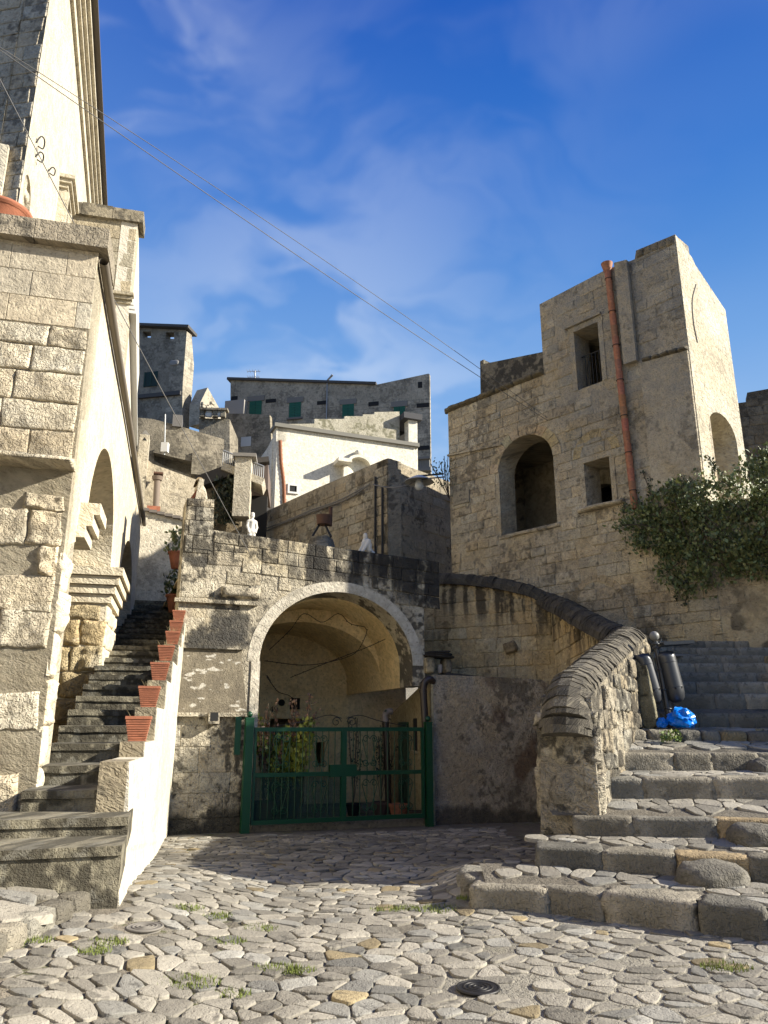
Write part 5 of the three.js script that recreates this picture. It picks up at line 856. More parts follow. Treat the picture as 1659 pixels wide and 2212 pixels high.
  for (const [s, f, sz] of [['VIA', 0.56, 0.16], ['S GENNARO', 0.17, 0.16]]) { const g = new TextGeometry(s, { font: M.font, size: (pt - pb) * sz, depth: 0.006, curveSegments: 4 }); g.computeBoundingBox(); const w = g.boundingBox.max.x, sc = Math.min(1, (p1 - p0) * 0.84 / w); g.scale(sc, 1, 1); g.translate((p0 + p1) / 2 - w * sc / 2, mix(pb, pt, f), 0.05); part('lettering', g, plain(0.11, 0.1, 0.085), plq); }
}
// clay downpipe
{
  const a = TWF.uv(1319, 592), b = TWF.uv(1378, 1100), t = thing('clay_downpipe', 'orange clay downpipe of short sleeved lengths on the ruined house', 'pipe', TWF), u = (a[0] + b[0]) / 2, n = 20;
  const du = (v) => u + (v - (a[1] + b[1]) / 2) * (a[0] - b[0]) / (a[1] - b[1]);
  for (let i = 0; i < n; i++) { const v0 = mix(b[1], a[1], i / n), v1 = mix(b[1], a[1], (i + 1) / n), seg = part('pipe_length', paint(new THREE.CylinderGeometry(0.08, 0.07, v1 - v0 + 0.03, 14).translate(du((v0 + v1) / 2), (v0 + v1) / 2, 0.13), [0.85 + 0.3 * hsh(i, 4), 0.85 + 0.25 * hsh(i, 7), 0.85 + 0.25 * hsh(i, 8)]), M.pipeClay, t); if (i % 3 === 1) part('strap', new THREE.TorusGeometry(0.082, 0.009, 6, 18).rotateX(Math.PI / 2).translate(du(v0 + 0.1), v0 + 0.1, 0.13), M.iron, seg); }
  part('funnel', new THREE.CylinderGeometry(0.14, 0.085, 0.22, 16).translate(du(a[1] + 0.12), a[1] + 0.12, 0.13), M.pipeClay, t);
}
// dark wall beyond, far right
{
  const F = Frame.px(1630, 950, 21, -20), P = F.pts([[1590, 872], [1614, 868], [1614, 848], [1760, 822]]), t = thing('terrace_wall', 'dark stone terrace wall beyond the sunlit flank of the ruined house', 'wall', F);
  const out = [[P[0][0] - 1.5, 1], [P[3][0], 1], P[3], P[2], P[1], [P[0][0] - 1.5, P[0][1]]], m = wallMat(bounds(out), stone({ seed: 181, a: [0.16, 0.145, 0.12], b: [0.25, 0.23, 0.19], da: 0.7, dth: 0.5 }), { res: 50, scale: 0.03 });
  part('wall', slab(out, 0.5), m, t); layBlocks(t, m, { u0: P[0][0], u1: P[3][0], v0: 6.5, v1: P[3][1], ch: [0.25, 0.32], len: [0.4, 0.7], proud: 0.025, inside: (u, v) => inPoly(out, u, v + 0.04), tone: toneVar(0.15), seed: 182, most: 120 });
}
// lane between the parapets and the ruined house
{
  const t = struct('lane', 'sloping stone lane climbing behind the parapet'), g = new THREE.BufferGeometry(); const q = [[4.35, 2.7, -12.9], [6.6, 2.95, -14.6], [3.9, 3.5, -17.3], [1.9, 4.3, -19.7], [0.9, 4.4, -18.8], [0.3, 4.6, -21.5]];
  g.setAttribute('position', new THREE.Float32BufferAttribute(q.flat(), 3)); g.setIndex([0, 1, 2, 1, 3, 2, 2, 3, 4, 3, 5, 4]); g.computeVertexNormals(); uvMetres(g); paint(g, [0.3, 0.28, 0.23]); part('paving', g, M.step, t);
}

// ───────── curved parapet and retaining wall of the stair ─────────
const mParF = stone({ seed: 191, a: [0.38, 0.35, 0.3], b: [0.54, 0.505, 0.43], white: 0.6, da: 0.9, dth: 0.475, dark: [0.075, 0.069, 0.058], y: [0.5, 0.42, 0.28], ya: 0.25 });
M.coper = new THREE.MeshStandardMaterial({ vertexColors: true, map: TILE, bumpMap: bumpOf('rough', 0.45), bumpScale: 0.03, roughness: 0.95 });
function coping(parent, pts, width, rise, len, seed, col) {   // bricks on edge, laid across the wall, each its own piece
  const c = new THREE.CatmullRomCurve3(pts, false, 'centripetal'), L = c.getLength(), r = rng(seed); let at = 0;
  while (at < L - len * 0.4) {
    const l0 = len * (0.7 + 0.6 * r()), t = clamp((at + l0 / 2) / L), p = c.getPointAt(t), d = c.getTangentAt(t), l = l0 * 1.12, w = width * (0.97 + 0.05 * r()), hh = rise * (0.93 + 0.12 * r()); at += l0;
    const sh = new THREE.Shape(arc(0, -0.1, w / 2, hh + 0.1, Math.PI, 0, 7).map(([x, y]) => new THREE.Vector2(x, y)));
    const g = new THREE.ExtrudeGeometry(sh, { depth: l, bevelEnabled: false }).translate(0, 0, -l / 2); { const q = g.attributes.position, s0 = r() * 60; for (let j = 0; j < q.count; j++) { const x = q.getX(j), y = q.getY(j), k = 1 + 0.16 * (vn(x * 7 + s0, y * 7 + q.getZ(j) * 3) - 0.5); if (y > -0.05) q.setXYZ(j, x * k, y * k, q.getZ(j) * (1 + 0.35 * (vn(x * 5 + s0, y * 5) - 0.5))); } g.computeVertexNormals(); } uvMetres(g); { const a = g.attributes.uv; const k = r() * 9; for (let j = 0; j < a.count; j++) a.setX(j, a.getX(j) + k); }
    const z = d.clone(), x = new THREE.Vector3().crossVectors(V(0, 1, 0), z).normalize(), y = new THREE.Vector3().crossVectors(z, x), mt = new THREE.Matrix4().makeBasis(x, y, z); g.applyMatrix4(mt); g.rotateY((r() - 0.5) * 0.1); g.translate(p.x, p.y + (r() - 0.5) * 0.01, p.z);
    const k = 0.7 + 0.6 * r(); paint(g, col.map((v) => v * k)); part('coping_brick', g, M.coper, parent);
  }
}
const RWA = atDepth(914, 1300, 18.4), RWB = atDepth(1190, 1400, 17.0), RWC = V(4.12, 0, -12.75), RW = Frame.two(RWA.x, RWA.z, RWB.x, RWB.z), RW2 = Frame.two(RWB.x, RWB.z, RWC.x, RWC.z);
{
  const t = thing('retaining_wall', 'ochre block retaining wall stained black under its brick coping', 'wall', RW);
  const curve = (T) => (u) => { let i = 0; while (i < T.length - 2 && u > T[i + 1][0]) i++; return mix(T[i][1], T[i + 1][1], clamp((u - T[i][0]) / (T[i + 1][0] - T[i][0]))); };
  const fnOf = (topAt, seed) => stone({ seed, a: [0.54, 0.45, 0.3], b: [0.72, 0.61, 0.42], y: [0.7, 0.53, 0.28], ya: 0.5, da: 0.55, dth: 0.57, dark: [0.11, 0.085, 0.05], extra: (u, v, c, tt, m, f) => { const b = topAt(u) - v, st = fbm(u * 9, v * 0.7 + 2, 4), k = ss(0.95, 0.12, b - 0.9 * (st - 0.4)) * ss(0.38, 0.58, st * 0.7 + f * 0.3); return mix3(c, [0.035, 0.028, 0.018], 0.92 * k); } });
  const face = (F, px, g, seed, tilt, most) => {
    const T = F.pts(px), topAt = curve(T), W = T.at(-1)[0], out = [[T[0][0], -0.6], [W, -0.6], ...T.slice().reverse()], m = wallMat(bounds(out), fnOf(topAt, seed), { res: 90, bump: 'rough', size: 0.9, scale: 0.03 });
    part('wall', slab(out, 0.5), m, g);
    layBlocks(g, m, { u0: T[0][0], u1: W, v0: tilt ? -0.6 : 1.4, v1: 5.4, tilt, ch: [0.26, 0.34], len: [0.34, 0.6], proud: 0.026, gap: 0.014, rough: 1.0, inside: (u, v) => v < topAt(u) - 0.03 && v > 1.2 && u < W - 0.02, tone: toneVar(0.14, 0.06), skip: (u, v, k) => k < 0.1, seed: seed + 1, most });
    return T;
  };
  face(RW, [[900, 1258], [960, 1256], [1050, 1264], [1130, 1281], [1192, 1306]], t, 201, 0, 200);
  const g2 = new THREE.Group(); g2.name = 'return_wall'; const o = RW.local(V(RWB.x, 0, RWB.z)); g2.position.set(o[0], 0, o[2]); g2.rotation.y = RW2.a - RW.a; t.add(g2);
  face(RW2, [[1190, 1306], [1220, 1326], [1260, 1350], [1310, 1376], [1350, 1395]], g2, 205, 0.1, 120);
  const H = RW.uv(1108, 1400); part('corbel_stone', paint(boulder(0.3, 0.26, 0.3, rng(5), { p: 5, noise: 0.1 }).rotateZ(0.3).translate(H[0], H[1] - 0.12, 0.02), [0.42, 0.33, 0.2]), M.coper, t);
  const cp = [...[[900, 1258], [960, 1255], [1050, 1262], [1130, 1278], [1180, 1299]].map(([x, y]) => V(RW.uv(x, y)[0], RW.uv(x, y)[1] + 0.02, -0.2)), ...[[1215, 1318], [1260, 1344], [1310, 1370], [1348, 1388], [1370, 1396]].map(([x, y]) => { const [u, v] = RW2.uv(x, y), w = RW2.world(u, v, -0.1), l = RW.local(w); return V(l[0], v + 0.02, l[2]); })];
  coping(t, cp, 0.6, 0.2, 0.11, 204, [0.1, 0.088, 0.066]);
}
const PR = Frame.two(2.32, -8.75, 4.25, -12.4), PRL = Math.hypot(1.93, 3.65);
const parTop = (u) => { const a = PR.uv(1283, 1500)[1], b = 3.02; const t = clamp(u / PRL); return mix(a, b, t * 0.9 + 0.1 * Math.sqrt(t)); };
{
  const t = thing('stair_wall', 'thick weathered stone parapet with rounded brick coping climbing beside the broad steps', 'wall', PR);
  const pts = [[0, -0.5], [PRL, -0.5]]; for (let i = 10; i >= 0; i--) pts.push([PRL * i / 10, parTop(PRL * i / 10) - 0.03]);
  const m = wallMat(bounds(pts, 0.8), mParF, { res: 110, bump: 'rough', size: 0.7, scale: 0.05 });
  const g = slab(pts, 0.58); { const p = g.attributes.position; for (let i = 0; i < p.count; i++) if (p.getY(i) < 0) { if (p.getX(i) < 0.1) p.setX(i, p.getX(i) + 0.25 * (-1)); p.setZ(i, p.getZ(i) + (p.getZ(i) > -0.3 ? 0.06 : -0.06)); } g.computeVertexNormals(); }
  part('wall', g, m, t);
  // irregular face stones on the stair side
  layBlocks(t, m, { u0: 0.02, u1: PRL, v0: 0.3, v1: 3.2, ch: [0.14, 0.3], len: [0.2, 0.55], proud: 0.02, gap: 0.008, jit: 0.045, rough: 1.8, n: 4, bevel: 0.03, bulge: 0.12, inside: (u, v) => v < parTop(u) - 0.05, tone: toneVar(0.12, 0.05), skip: (u, v, k) => k < 0.3, seed: 192, z0: 0.03 });
  // end face: three great stones
  const end = new THREE.Group(); end.name = 'end_face'; end.rotation.y = -Math.PI / 2; t.add(end); const e = rng(6), topE = parTop(0);
  for (const [v0, v1] of [[0.05, 0.62], [0.62, 1.15], [1.15, 1.62], [1.62, topE - 0.18]]) part('quoin_stone', blockGeo(-0.62 - 0.05 * e(), 0.04 + 0.04 * e(), v0 + 0.006, v1 - 0.006, 0.0, 0.16 - 0.06 * v0, e, { n: 9, rough: 0.6, bevel: 0.07, jit: 0.03 }), m, end);
  const cp = [V(-0.13, topE - 0.44, -0.29), V(-0.09, topE - 0.28, -0.29), V(0.02, topE - 0.13, -0.29)]; for (let i = 0; i <= 8; i++) { const u = mix(0.2, PRL + 0.1, i / 8); cp.push(V(u, parTop(u) - 0.03, -0.29)); }
  coping(t, cp, 0.6, 0.2, 0.062, 195, [0.2, 0.183, 0.15]);
}
// leaning slab in the niche beside the bins
{ const b = atDepth(1408, 1574, 11.15), t = single('leaning_slab', boulder(0.22, 0.98, 0.1, rng(8), { p: 7, noise: 0.05, n: 6 }).rotateZ(0.1).rotateY(-0.7), M.step, 'lichened stone slab leaning on the parapet beside the bins', 'stone slab'); paint(t.geometry, [0.33, 0.31, 0.22]); t.position.copy(b); }

// ───────── litter bins and bags ─────────
const landing = stepData[5].pts[0].yt + 0.03;
{
  const b = atDepth(1449, 1560, 11.25), t = thing('bin_post', 'dark iron post with ball top carrying two litter bins on the landing', 'litter bin', V(b.x, landing, b.z));
  const top = atDepth(1413, 1372, 11.25).sub(t.position), lean = top.clone(), at = (f) => lean.clone().multiplyScalar(f);
  const bm = plain(0.06, 0.064, 0.07, 0.38, { metalness: 0.35 });
  part('post', rod(V(0, -0.1, 0), at(0.93), 0.045, 12, 0.035), bm, t); part('ball', new THREE.SphereGeometry(0.07, 18, 14).translate(at(0.99).x, at(0.99).y, 0), plain(0.2, 0.2, 0.19, 0.5), t);
  for (const f of [0.2, 0.4, 0.62, 0.86, 0.9]) { const p = at(f), g = new THREE.TorusGeometry(0.047, 0.012, 8, 18).rotateX(Math.PI / 2).translate(p.x, p.y, p.z); part('ring', g, bm, t); }
  const cyl = (x, y0, h, r, tilt, z, n) => { const o = new THREE.Group(); o.name = n; o.position.set(x, y0, z); o.rotation.z = tilt; t.add(o); part('shell', new THREE.LatheGeometry([[0, 0], [r * 0.55, 0.01], [r * 0.85, 0.06], [r * 0.98, 0.14], [r, 0.2], [r, h * 0.86], [r * 0.96, h * 0.92], [r * 0.8, h * 0.98], [0, h]].map(([a, c]) => new THREE.Vector2(a, c)), 26), bm, o); for (const f of [0.3, 0.78]) part('band', new THREE.TorusGeometry(r, 0.006, 6, 28).rotateX(Math.PI / 2).translate(0, h * f, 0), bm, o); for (const a of [0.6, 1.4]) part('drain_hole', new THREE.CylinderGeometry(0.014, 0.014, 0.01, 10).rotateX(Math.PI / 2).rotateY(a - 0.8).translate(Math.sin(a - 0.8) * r, 0.2, Math.cos(a - 0.8) * r), M.black, o); };
  const q = atDepth(1461, 1518, 11.3).sub(t.position), q2 = atDepth(1426, 1522, 11.2).sub(t.position); cyl(q.x, q.y, 0.74, 0.135, 0.16, 0, 'bin'); cyl(q2.x - 0.04, q2.y, 0.74, 0.12, 0.2, 0.02, 'bin');
  const l = atDepth(1458, 1394, 11.25).sub(t.position); part('rain_lid', boxAt(-0.22, 0.22, 0, 0.045, -0.17, 0.17).rotateZ(0.06).translate(l.x, l.y, 0), bm, t);
  for (const s of [-1, 1]) part('scroll_arm', tube([at(0.88).add(V(0, 0, 0)), at(0.9).add(V(s * 0.08, 0.05, 0)), at(0.95).add(V(s * 0.1, 0.02, 0)), at(0.9).add(V(s * 0.05, 0, 0))], 0.008, 6), bm, t);
}
function bag(label, p, w, h, seed) {
  const g = new THREE.IcosahedronGeometry(1, 5), q = g.attributes.position; for (let i = 0; i < q.count; i++) { let x = q.getX(i), y = q.getY(i), z = q.getZ(i); const n = Math.abs(vn(x * 2.2 + seed, y * 2.2 + z * 2) - 0.5) * 1.3 + Math.abs(vn(x * 5 + seed, z * 5 + y * 4) - 0.5) * 0.5, k = 0.72 + n * 0.75; q.setXYZ(i, x * k * w / 2, Math.max(0, (y * k + 0.75) * h / 1.75), z * k * w * 0.4); }
  g.computeVertexNormals(); const o = single('plastic_bag', g.toNonIndexed(), new THREE.MeshPhysicalMaterial({ color: new THREE.Color().setRGB(0.0, 0.19, 0.72), roughness: 0.3, transmission: 0.15, thickness: 0, vertexColors: true, side: THREE.DoubleSide }), label, 'plastic bag', 'blue bags by the bins'); o.geometry.computeVertexNormals(); o.position.copy(p); return o;
}
bag('large crumpled blue plastic bag at the foot of the bin post', V(atDepth(1478, 1575, 10.95).x, landing, -10.95), 0.42, 0.27, 3); bag('small blue plastic bag between the leaning slab and bin post', V(atDepth(1430, 1573, 11.0).x, landing, -11.0), 0.14, 0.14, 8);
// boulders set against the risers
for (const [x, y0, y1, w, lab, dz] of [[1546, 1918, 1856, 166, 'great flat boulder lying against the second step, moss in a crack', 0.25], [1640, 1821, 1772, 125, 'rounded boulder set against the third step', 0.2], [1650, 1675, 1632, 70, 'rounded boulder set against the fifth step', 0.15]]) {
  const s = stepData[y0 > 1900 ? 1 : y0 > 1800 ? 2 : 4], xx = atDepth(x, y0, 8).x / 8; let e = null; for (let z = 6; z < 11; z += 0.02) { e = lerpEdge(s.pts, xx * z); if (-e.z <= z) { const zz = z - dz, sc = zz / 1640, h = (y0 - y1) * sc * 0.98, p = atDepth(x, y0, zz); const o = single('boulder', paint(boulder(w * sc * 0.8, h * 0.85 + 0.08, 0.55, rng(x), { p: 2.6, noise: 0.09, n: 8 }), [0.22, 0.21, 0.185]), M.step, lab, 'boulder', 'boulders on the steps'); o.position.set(xx * zz, p.y - 0.1, -zz - 0.05); break; } }
}
// ivy over the retaining wall
{
  const F = TWF, t = thing('ivy', 'dense dark ivy hanging over the wall below the ruined house', 'ivy', F);
  const edge = F.pts([[1345, 1100], [1400, 1085], [1440, 1050], [1500, 1030], [1560, 1040], [1620, 1000], [1700, 955], [1850, 930], [1850, 1290], [1659, 1240], [1600, 1255], [1540, 1260], [1490, 1285], [1440, 1240], [1420, 1200], [1390, 1190], [1360, 1140]]);
  const bb = bounds(edge, 0), c = (u, v) => fbm(u * 2.4 + 3, v * 2.4, 3);
  const rc = rng(72), cl = []; while (cl.length < 420) { const u = bb[0] + rc() * bb[2], v = bb[1] + rc() * bb[3]; if (inPoly(edge, u, v)) cl.push([u, v, 0.04 + 0.34 * ss(0.3, 0.7, c(u, v)) * (0.4 + 0.6 * rc()), 0.10 + 0.14 * rc(), 0.7 + 0.6 * rc()]); }
  foliage(t, 'leaves', 15000, (r) => { const q = cl[Math.floor(r() * cl.length)], a = r() * 6.28, s = q[3] * Math.sqrt(-2 * Math.log(1 - r() * 0.95)) * 0.75, w = (r() - 0.5) * 2; return [q[0] + Math.cos(a) * s, q[1] + Math.sin(a) * s * 0.85 - 0.05, Math.max(0.015, q[2] + w * q[3])]; }, 0.085, [0.16, 0.2, 0.07], 71, 0.5);
  for (let i = 0; i < 60; i++) { const q = cl[i * 7], k = cl[(i * 7 + 3) % 420]; if (Math.hypot(q[0] - k[0], q[1] - k[1]) < 1.6) part('branch', tube([V(q[0], q[1], q[2]), V((q[0] + k[0]) / 2, (q[1] + k[1]) / 2 + 0.1, Math.max(q[2], k[2]) + 0.05), V(k[0], k[1], k[2])], 0.009, 5), M.wood, t); }
  for (const [x0, y0, x1, y1, n] of [[1490, 1240, 1480, 1310, 60], [1470, 1230, 1462, 1300, 50], [1390, 1020, 1410, 1085, 30], [1405, 1030, 1418, 1085, 26], [1345, 1080, 1352, 1110, 30], [1525, 985, 1560, 1030, 60], [1540, 990, 1545, 1030, 40]]) { const a = F.uv(x0, y0), b = F.uv(x1, y1); foliage(t, 'trailing_leaves', n, (r) => { const f = r(); return [mix(a[0], b[0], f) + (r() - 0.5) * 0.12, mix(a[1], b[1], f), 0.03 + r() * 0.06]; }, 0.07, [0.06, 0.075, 0.025], x0); part('stem', tube([V(a[0], a[1], 0.03), V((a[0] + b[0]) / 2 + 0.03, (a[1] + b[1]) / 2, 0.05), V(b[0], b[1], 0.03)], 0.008, 5), M.wood, t); }
}

// ───────── behind: the hillside houses ─────────
const courseLines = (h, w, k) => (u, v, c) => { const j = Math.floor(v / h), fu = (u / w + (j & 1) * 0.5 + hsh(j, 5)) % 1, fv = (v / h) % 1, t = 0.8 + 0.4 * hsh(j * 7 + Math.floor(u / w + (j & 1) * 0.5 + hsh(j, 5)), j); const l = Math.min(ss(0, 0.14, fv), ss(0, 0.06, fu)); return c.map((x) => x * mix(1 - k, 1, l) * mix(1, t, k * 1.3)); };
function bgWall(t, F, px, depth, sfn, o = {}, holes = [], z1 = 0, name = 'wall') {
  const P = F.pts(px, 0), m = o.mat ?? wallMat(bounds(P), sfn, { res: o.res ?? 28, scale: 0.012, size: 1.3, bump: o.bump ?? 'rough' });
  return { mesh: part(name, slab(P, depth, holes.map((h) => F.pts(h)), z1), m, t), m, P };
}
const greyFn = (seed, lo = 0.5) => stone({ seed, a: [0.30, 0.28, 0.24], b: [0.45, 0.42, 0.37], da: 0.75, dth: 0.52, dark: [0.13, 0.12, 0.105], extra: courseLines(0.3, 0.6, 0.28) });
const darkFn = (seed) => stone({ seed, a: [0.42, 0.4, 0.36], b: [0.54, 0.515, 0.47], da: 0.7, dth: 0.5, dark: [0.2, 0.19, 0.175], extra: courseLines(0.32, 0.8, 0.3) });
const paleFn = (seed) => stone({ seed, a: [0.58, 0.545, 0.48], b: [0.7, 0.67, 0.6], da: 0.45, dth: 0.57, dark: [0.25, 0.23, 0.2] });
const rectPx = (x0, y0, x1, y1) => [[x0, y0], [x1, y0], [x1, y1], [x0, y1]];
function pane(t, F, x0, y0, x1, y1, mat, z0, z1, name = 'window') { const P = F.pts(rectPx(x0, y0, x1, y1)), a = Math.min(P[0][0], P[3][0]), b = Math.max(P[1][0], P[2][0]), c = (P[2][1] + P[3][1]) / 2, d = (P[0][1] + P[1][1]) / 2; return { o: part(name, boxAt(a, b, c, d, z0, z1), mat, t), a, b, c, d }; }
{ // long dark house with green shutters
  const F = Frame.px(500, 900, 46, -12), t = thing('shuttered_house', 'long dark stone house with green shutters along the skyline', 'house', F);
  const w = bgWall(t, F, [[498, 820], [813, 831], [925, 807], [928, 808], [931, 1040], [497, 1080]], 0.3, darkFn(301), { res: 22 });
  const P = w.P; part('rear_volume', boxAt(P[0][0], P[3][0] - 2.6, P[4][1] - 3, P[1][1] - 1.2, -6, -0.3), w.m, t);
  part('parapet_cap', bar([P[0][0] - 0.2, P[0][1] + 0.06], [P[1][0], P[1][1] + 0.06], 0.16, 1.2, -1.05), plain(0.08, 0.076, 0.07), t);
  for (const [x0, y0, x1, y1] of [[540, 867, 564.5, 898], [625.5, 870, 649.5, 903], [740, 874, 764.5, 904], [851, 879, 875, 900]]) {
    const s = pane(t, F, x0, y0, x1, y1, M.shutter, 0.01, 0.06, 'shutter'); const mid = (s.a + s.b) / 2; part('shutter_gap', boxAt(mid - 0.015, mid + 0.015, s.c, s.d, 0.06, 0.066), M.black, s.o);
    for (let k = 0; k < 9; k++) part('slat', boxAt(s.a + 0.05, s.b - 0.05, mix(s.c, s.d, (k + 0.3) / 9), mix(s.c, s.d, (k + 0.75) / 9), 0.06, 0.085), M.shutter, s.o);
    part('window_surround', boxAt(s.a - 0.16, s.b + 0.16, s.d, s.d + 0.35, 0, 0.08), plain(0.2, 0.19, 0.17), t); part('window_sill', boxAt(s.a - 0.12, s.b + 0.12, s.c - 0.12, s.c, 0, 0.15), plain(0.16, 0.15, 0.14), t);
  }
  for (const [x0, y0, x1, y1] of [[500, 856, 513, 865], [574.5, 862, 596, 870], [685, 866, 707, 874], [796, 868, 818, 877], [900, 871, 927, 880], [902, 963, 928, 972], [903, 825, 912, 838]]) pane(t, F, x0, y0, x1, y1, M.black, 0, 0.02, 'vent');
  pane(t, F, 493, 871, 532, 908, plain(0.36, 0.34, 0.31), 0.02, 0.5, 'annex'); pane(t, F, 753, 823, 766, 833, plain(0.07, 0.065, 0.06), -1, -0.2, 'chimney');
  const lower = bgWall(t, F, [[532, 905], [593, 908], [600, 1010], [480, 1010], [456, 905]], 0.6, greyFn(302), { res: 24 }, [], 0.9, 'lower_wall');
  pane(t, F, 533, 955, 553, 975, M.glass, 0.9, 0.94, 'window'); pane(t, F, 456, 931, 486, 965, paleMat(), 0.9, 1.4, 'lower_block');
  const cp = F.pts([[498, 925], [497, 970]]); part('clay_pipe', rod(V(cp[0][0], cp[0][1], 1.0), V(cp[1][0], cp[1][1], 1.0), 0.13, 8), M.pipeClay, t);
  for (let k = 0; k < 9; k++) { const c = F.uv(904 + k * 3.1, 1005); part('baluster', new THREE.CylinderGeometry(0.05, 0.08, 0.9, 6).translate(c[0], c[1], 0.3), plain(0.2, 0.19, 0.17), t); }
  pane(t, F, 901, 992, 932, 997, plain(0.2, 0.19, 0.17), 0.1, 0.5, 'handrail'); pane(t, F, 901, 1015, 933, 1022, plain(0.2, 0.19, 0.17), 0.1, 0.5, 'balcony_slab');
}
function paleMat() { return M.pale ??= new THREE.MeshStandardMaterial({ vertexColors: true, map: bake(-6, 0, 12, 14, 40, paleFn(9)), bumpMap: bumpOf('rough', 1.4), bumpScale: 0.02, roughness: 0.95 }); }
// antennas
for (const [x, y0, y1, d, lab, arm] of [[551, 822, 801, 46.5, 'thin television aerial on the shuttered house roof', 1], [705, 905, 822, 44.6, 'tall street lamp pole before the shuttered house', 0], [357, 960, 895, 25.5, 'thin mast with white box on the grey terraced house', 2]]) {
  const a = atDepth(x, y0, d), b = atDepth(x + (arm === 0 ? 2 : 0), y1, d), t = thing('mast', lab, 'mast', V(a.x, a.y, a.z)); const h = b.y - a.y; part('pole', rod(V(0, -0.4, 0), V(b.x - a.x, h, 0), 0.045 * d / 46, 6), M.zinc, t);
  if (arm === 1) for (const [f, w] of [[0.95, 0.55], [0.35, 0.5]]) { const q = part('crossbar', rod(V(-w, h * f, 0), V(w * 0.6, h * f, 0), 0.02, 5), M.zinc, t); for (let k = 0; k < 5; k++) part('element', rod(V(-w + k * w * 0.35, h * f, -0.25), V(-w + k * w * 0.35, h * f, 0.25), 0.012, 4), M.zinc, q); }
  if (arm === 0) part('lamp_head', rod(V(b.x - a.x, h, 0), V(b.x - a.x + 0.35, h + 0.3, 0.2), 0.06, 6, 0.08), M.zinc, t);
  if (arm === 2) part('box', boxAt(-0.12, 0.12, -0.3, 0.05, -0.1, 0.1), M.white, t);
}
{ // white house
  const F = Frame.px(597, 1000, 30, 21.8), S = new Frame(F.x, F.z, 21.8 - 90), t = thing('white_house', 'whitewashed house with stepped parapet below the shuttered house', 'house', F);
  const wfn = stone({ seed: 311, a: [0.86, 0.86, 0.83], b: [0.95, 0.95, 0.92], da: 0.18, dth: 0.6, dark: [0.42, 0.42, 0.36] });
  const w = bgWall(t, F, [[597, 923], [897, 966], [899, 1180], [596, 1180]], 0.6, wfn, { res: 26, bump: 'fine', });
  const P = w.P; part('coping', bar([P[0][0] - 0.1, P[0][1] + 0.08], [P[1][0] + 0.15, P[1][1] + 0.08], 0.17, 0.9, -0.75), plain(0.2, 0.19, 0.16), t);
  const sd = new THREE.Group(); sd.name = 'side_wall'; sd.rotation.y = -Math.PI / 2; t.add(sd); const Q = S.pts([[597, 923], [568, 987], [565, 1180]]); part('wall', slab([[0, P[3][1]], [0, P[0][1]], [Q[1][0], Q[1][1]], [Q[1][0], P[3][1]]], 0.4), w.m, sd);
  const U = new Frame(F.world(0, 0, -2).x, F.world(0, 0, -2).z, 21.8), st = U.pts([[604, 940], [607, 916], [679, 915], [679, 905], [744, 905], [744, 899], [784, 899], [784, 895], [809, 895], [809, 890], [863, 889], [863, 965]]);
  const lift = [[st[0][0], P[0][1] - 1.5], ...st.slice(1, 11), [st[11][0], P[1][1] - 1.5]];
  part('stepped_parapet', slab(lift, 0.4, [], -2), wallMat(bounds(lift), stone({ seed: 312, a: [0.5, 0.49, 0.43], b: [0.62, 0.61, 0.55], da: 0.85, dth: 0.52, dark: [0.22, 0.22, 0.15] }), { res: 30, scale: 0.02 }), t);
  const pl = U.pts([[877, 909], [896, 912], [897, 968], [877, 968]]); part('pillar', boxAt(pl[0][0], pl[1][0], P[1][1] - 1, pl[0][1], -2.2, -1.7), w.m, t); const rf = U.pts([[864, 897], [899, 899]]); part('lean_to_roof', boxAt(rf[0][0], rf[1][0] + 0.1, rf[0][1] - 0.3, rf[0][1], -3.2, -1.5), plain(0.05, 0.05, 0.055), t); part('lean_to_wall', boxAt(rf[0][0], rf[1][0], P[1][1] - 1, rf[0][1] - 0.3, -3.6, -3.2), M.dark, t);
  const pp = F.pts([[604, 954], [606, 1000], [611, 1040], [613, 1090]]).map(([u, v]) => V(u, v, 0.12)); const pc = new THREE.CatmullRomCurve3(pp); for (let k = 0; k < 14; k++) part('clay_pipe_length', rod(pc.getPointAt(k / 14), pc.getPointAt((k + 1) / 14), 0.085, 8, 0.065), M.pipeClay, t); pane(t, F, 597, 955, 606, 1120, w.m, 0, 0.1, 'pier');
  const wn = pane(t, F, 625, 1050, 640, 1063, M.black, 0.0, 0.03, 'window'); for (const [a, b, c, d] of [[wn.a - 0.08, wn.a, wn.c - 0.08, wn.d + 0.08], [wn.b, wn.b + 0.08, wn.c - 0.08, wn.d + 0.08], [wn.a, wn.b, wn.d, wn.d + 0.08], [wn.a, wn.b, wn.c - 0.08, wn.c]]) part('window_frame', boxAt(a, b, c, d, 0, 0.07), M.white, wn.o);
  // carved canopy over a door
  const c0 = F.uv(748, 1010), sc = 30 / 1704; const canopy = new THREE.Group(); canopy.name = 'door_canopy'; canopy.position.set(c0[0], c0[1], 0); t.add(canopy);
  part('canopy_arch', slab([...arc(0.5, 0, 0.62, 0.55, Math.PI, 0, 14), ...arc(0.5, 0, 0.5, 0.43, 0, Math.PI, 14)], 0.35, [], 0.35), w.m, canopy); part('canopy_ledge', boxAt(-0.6, 0.0, 0.0, 0.16, 0, 0.75), w.m, canopy); part('canopy_finial', boulder(0.3, 0.3, 0.4, rng(2)).translate(0.5, 0.5, 0.15), w.m, canopy); part('canopy_column', boxAt(-0.22, -0.04, -1.2, 0.0, 0, 0.3), w.m, canopy);
  part('rear_volume', boxAt(P[0][0], P[1][0], P[3][1], P[1][1] - 0.4, -5, -0.6), w.m, t);
}
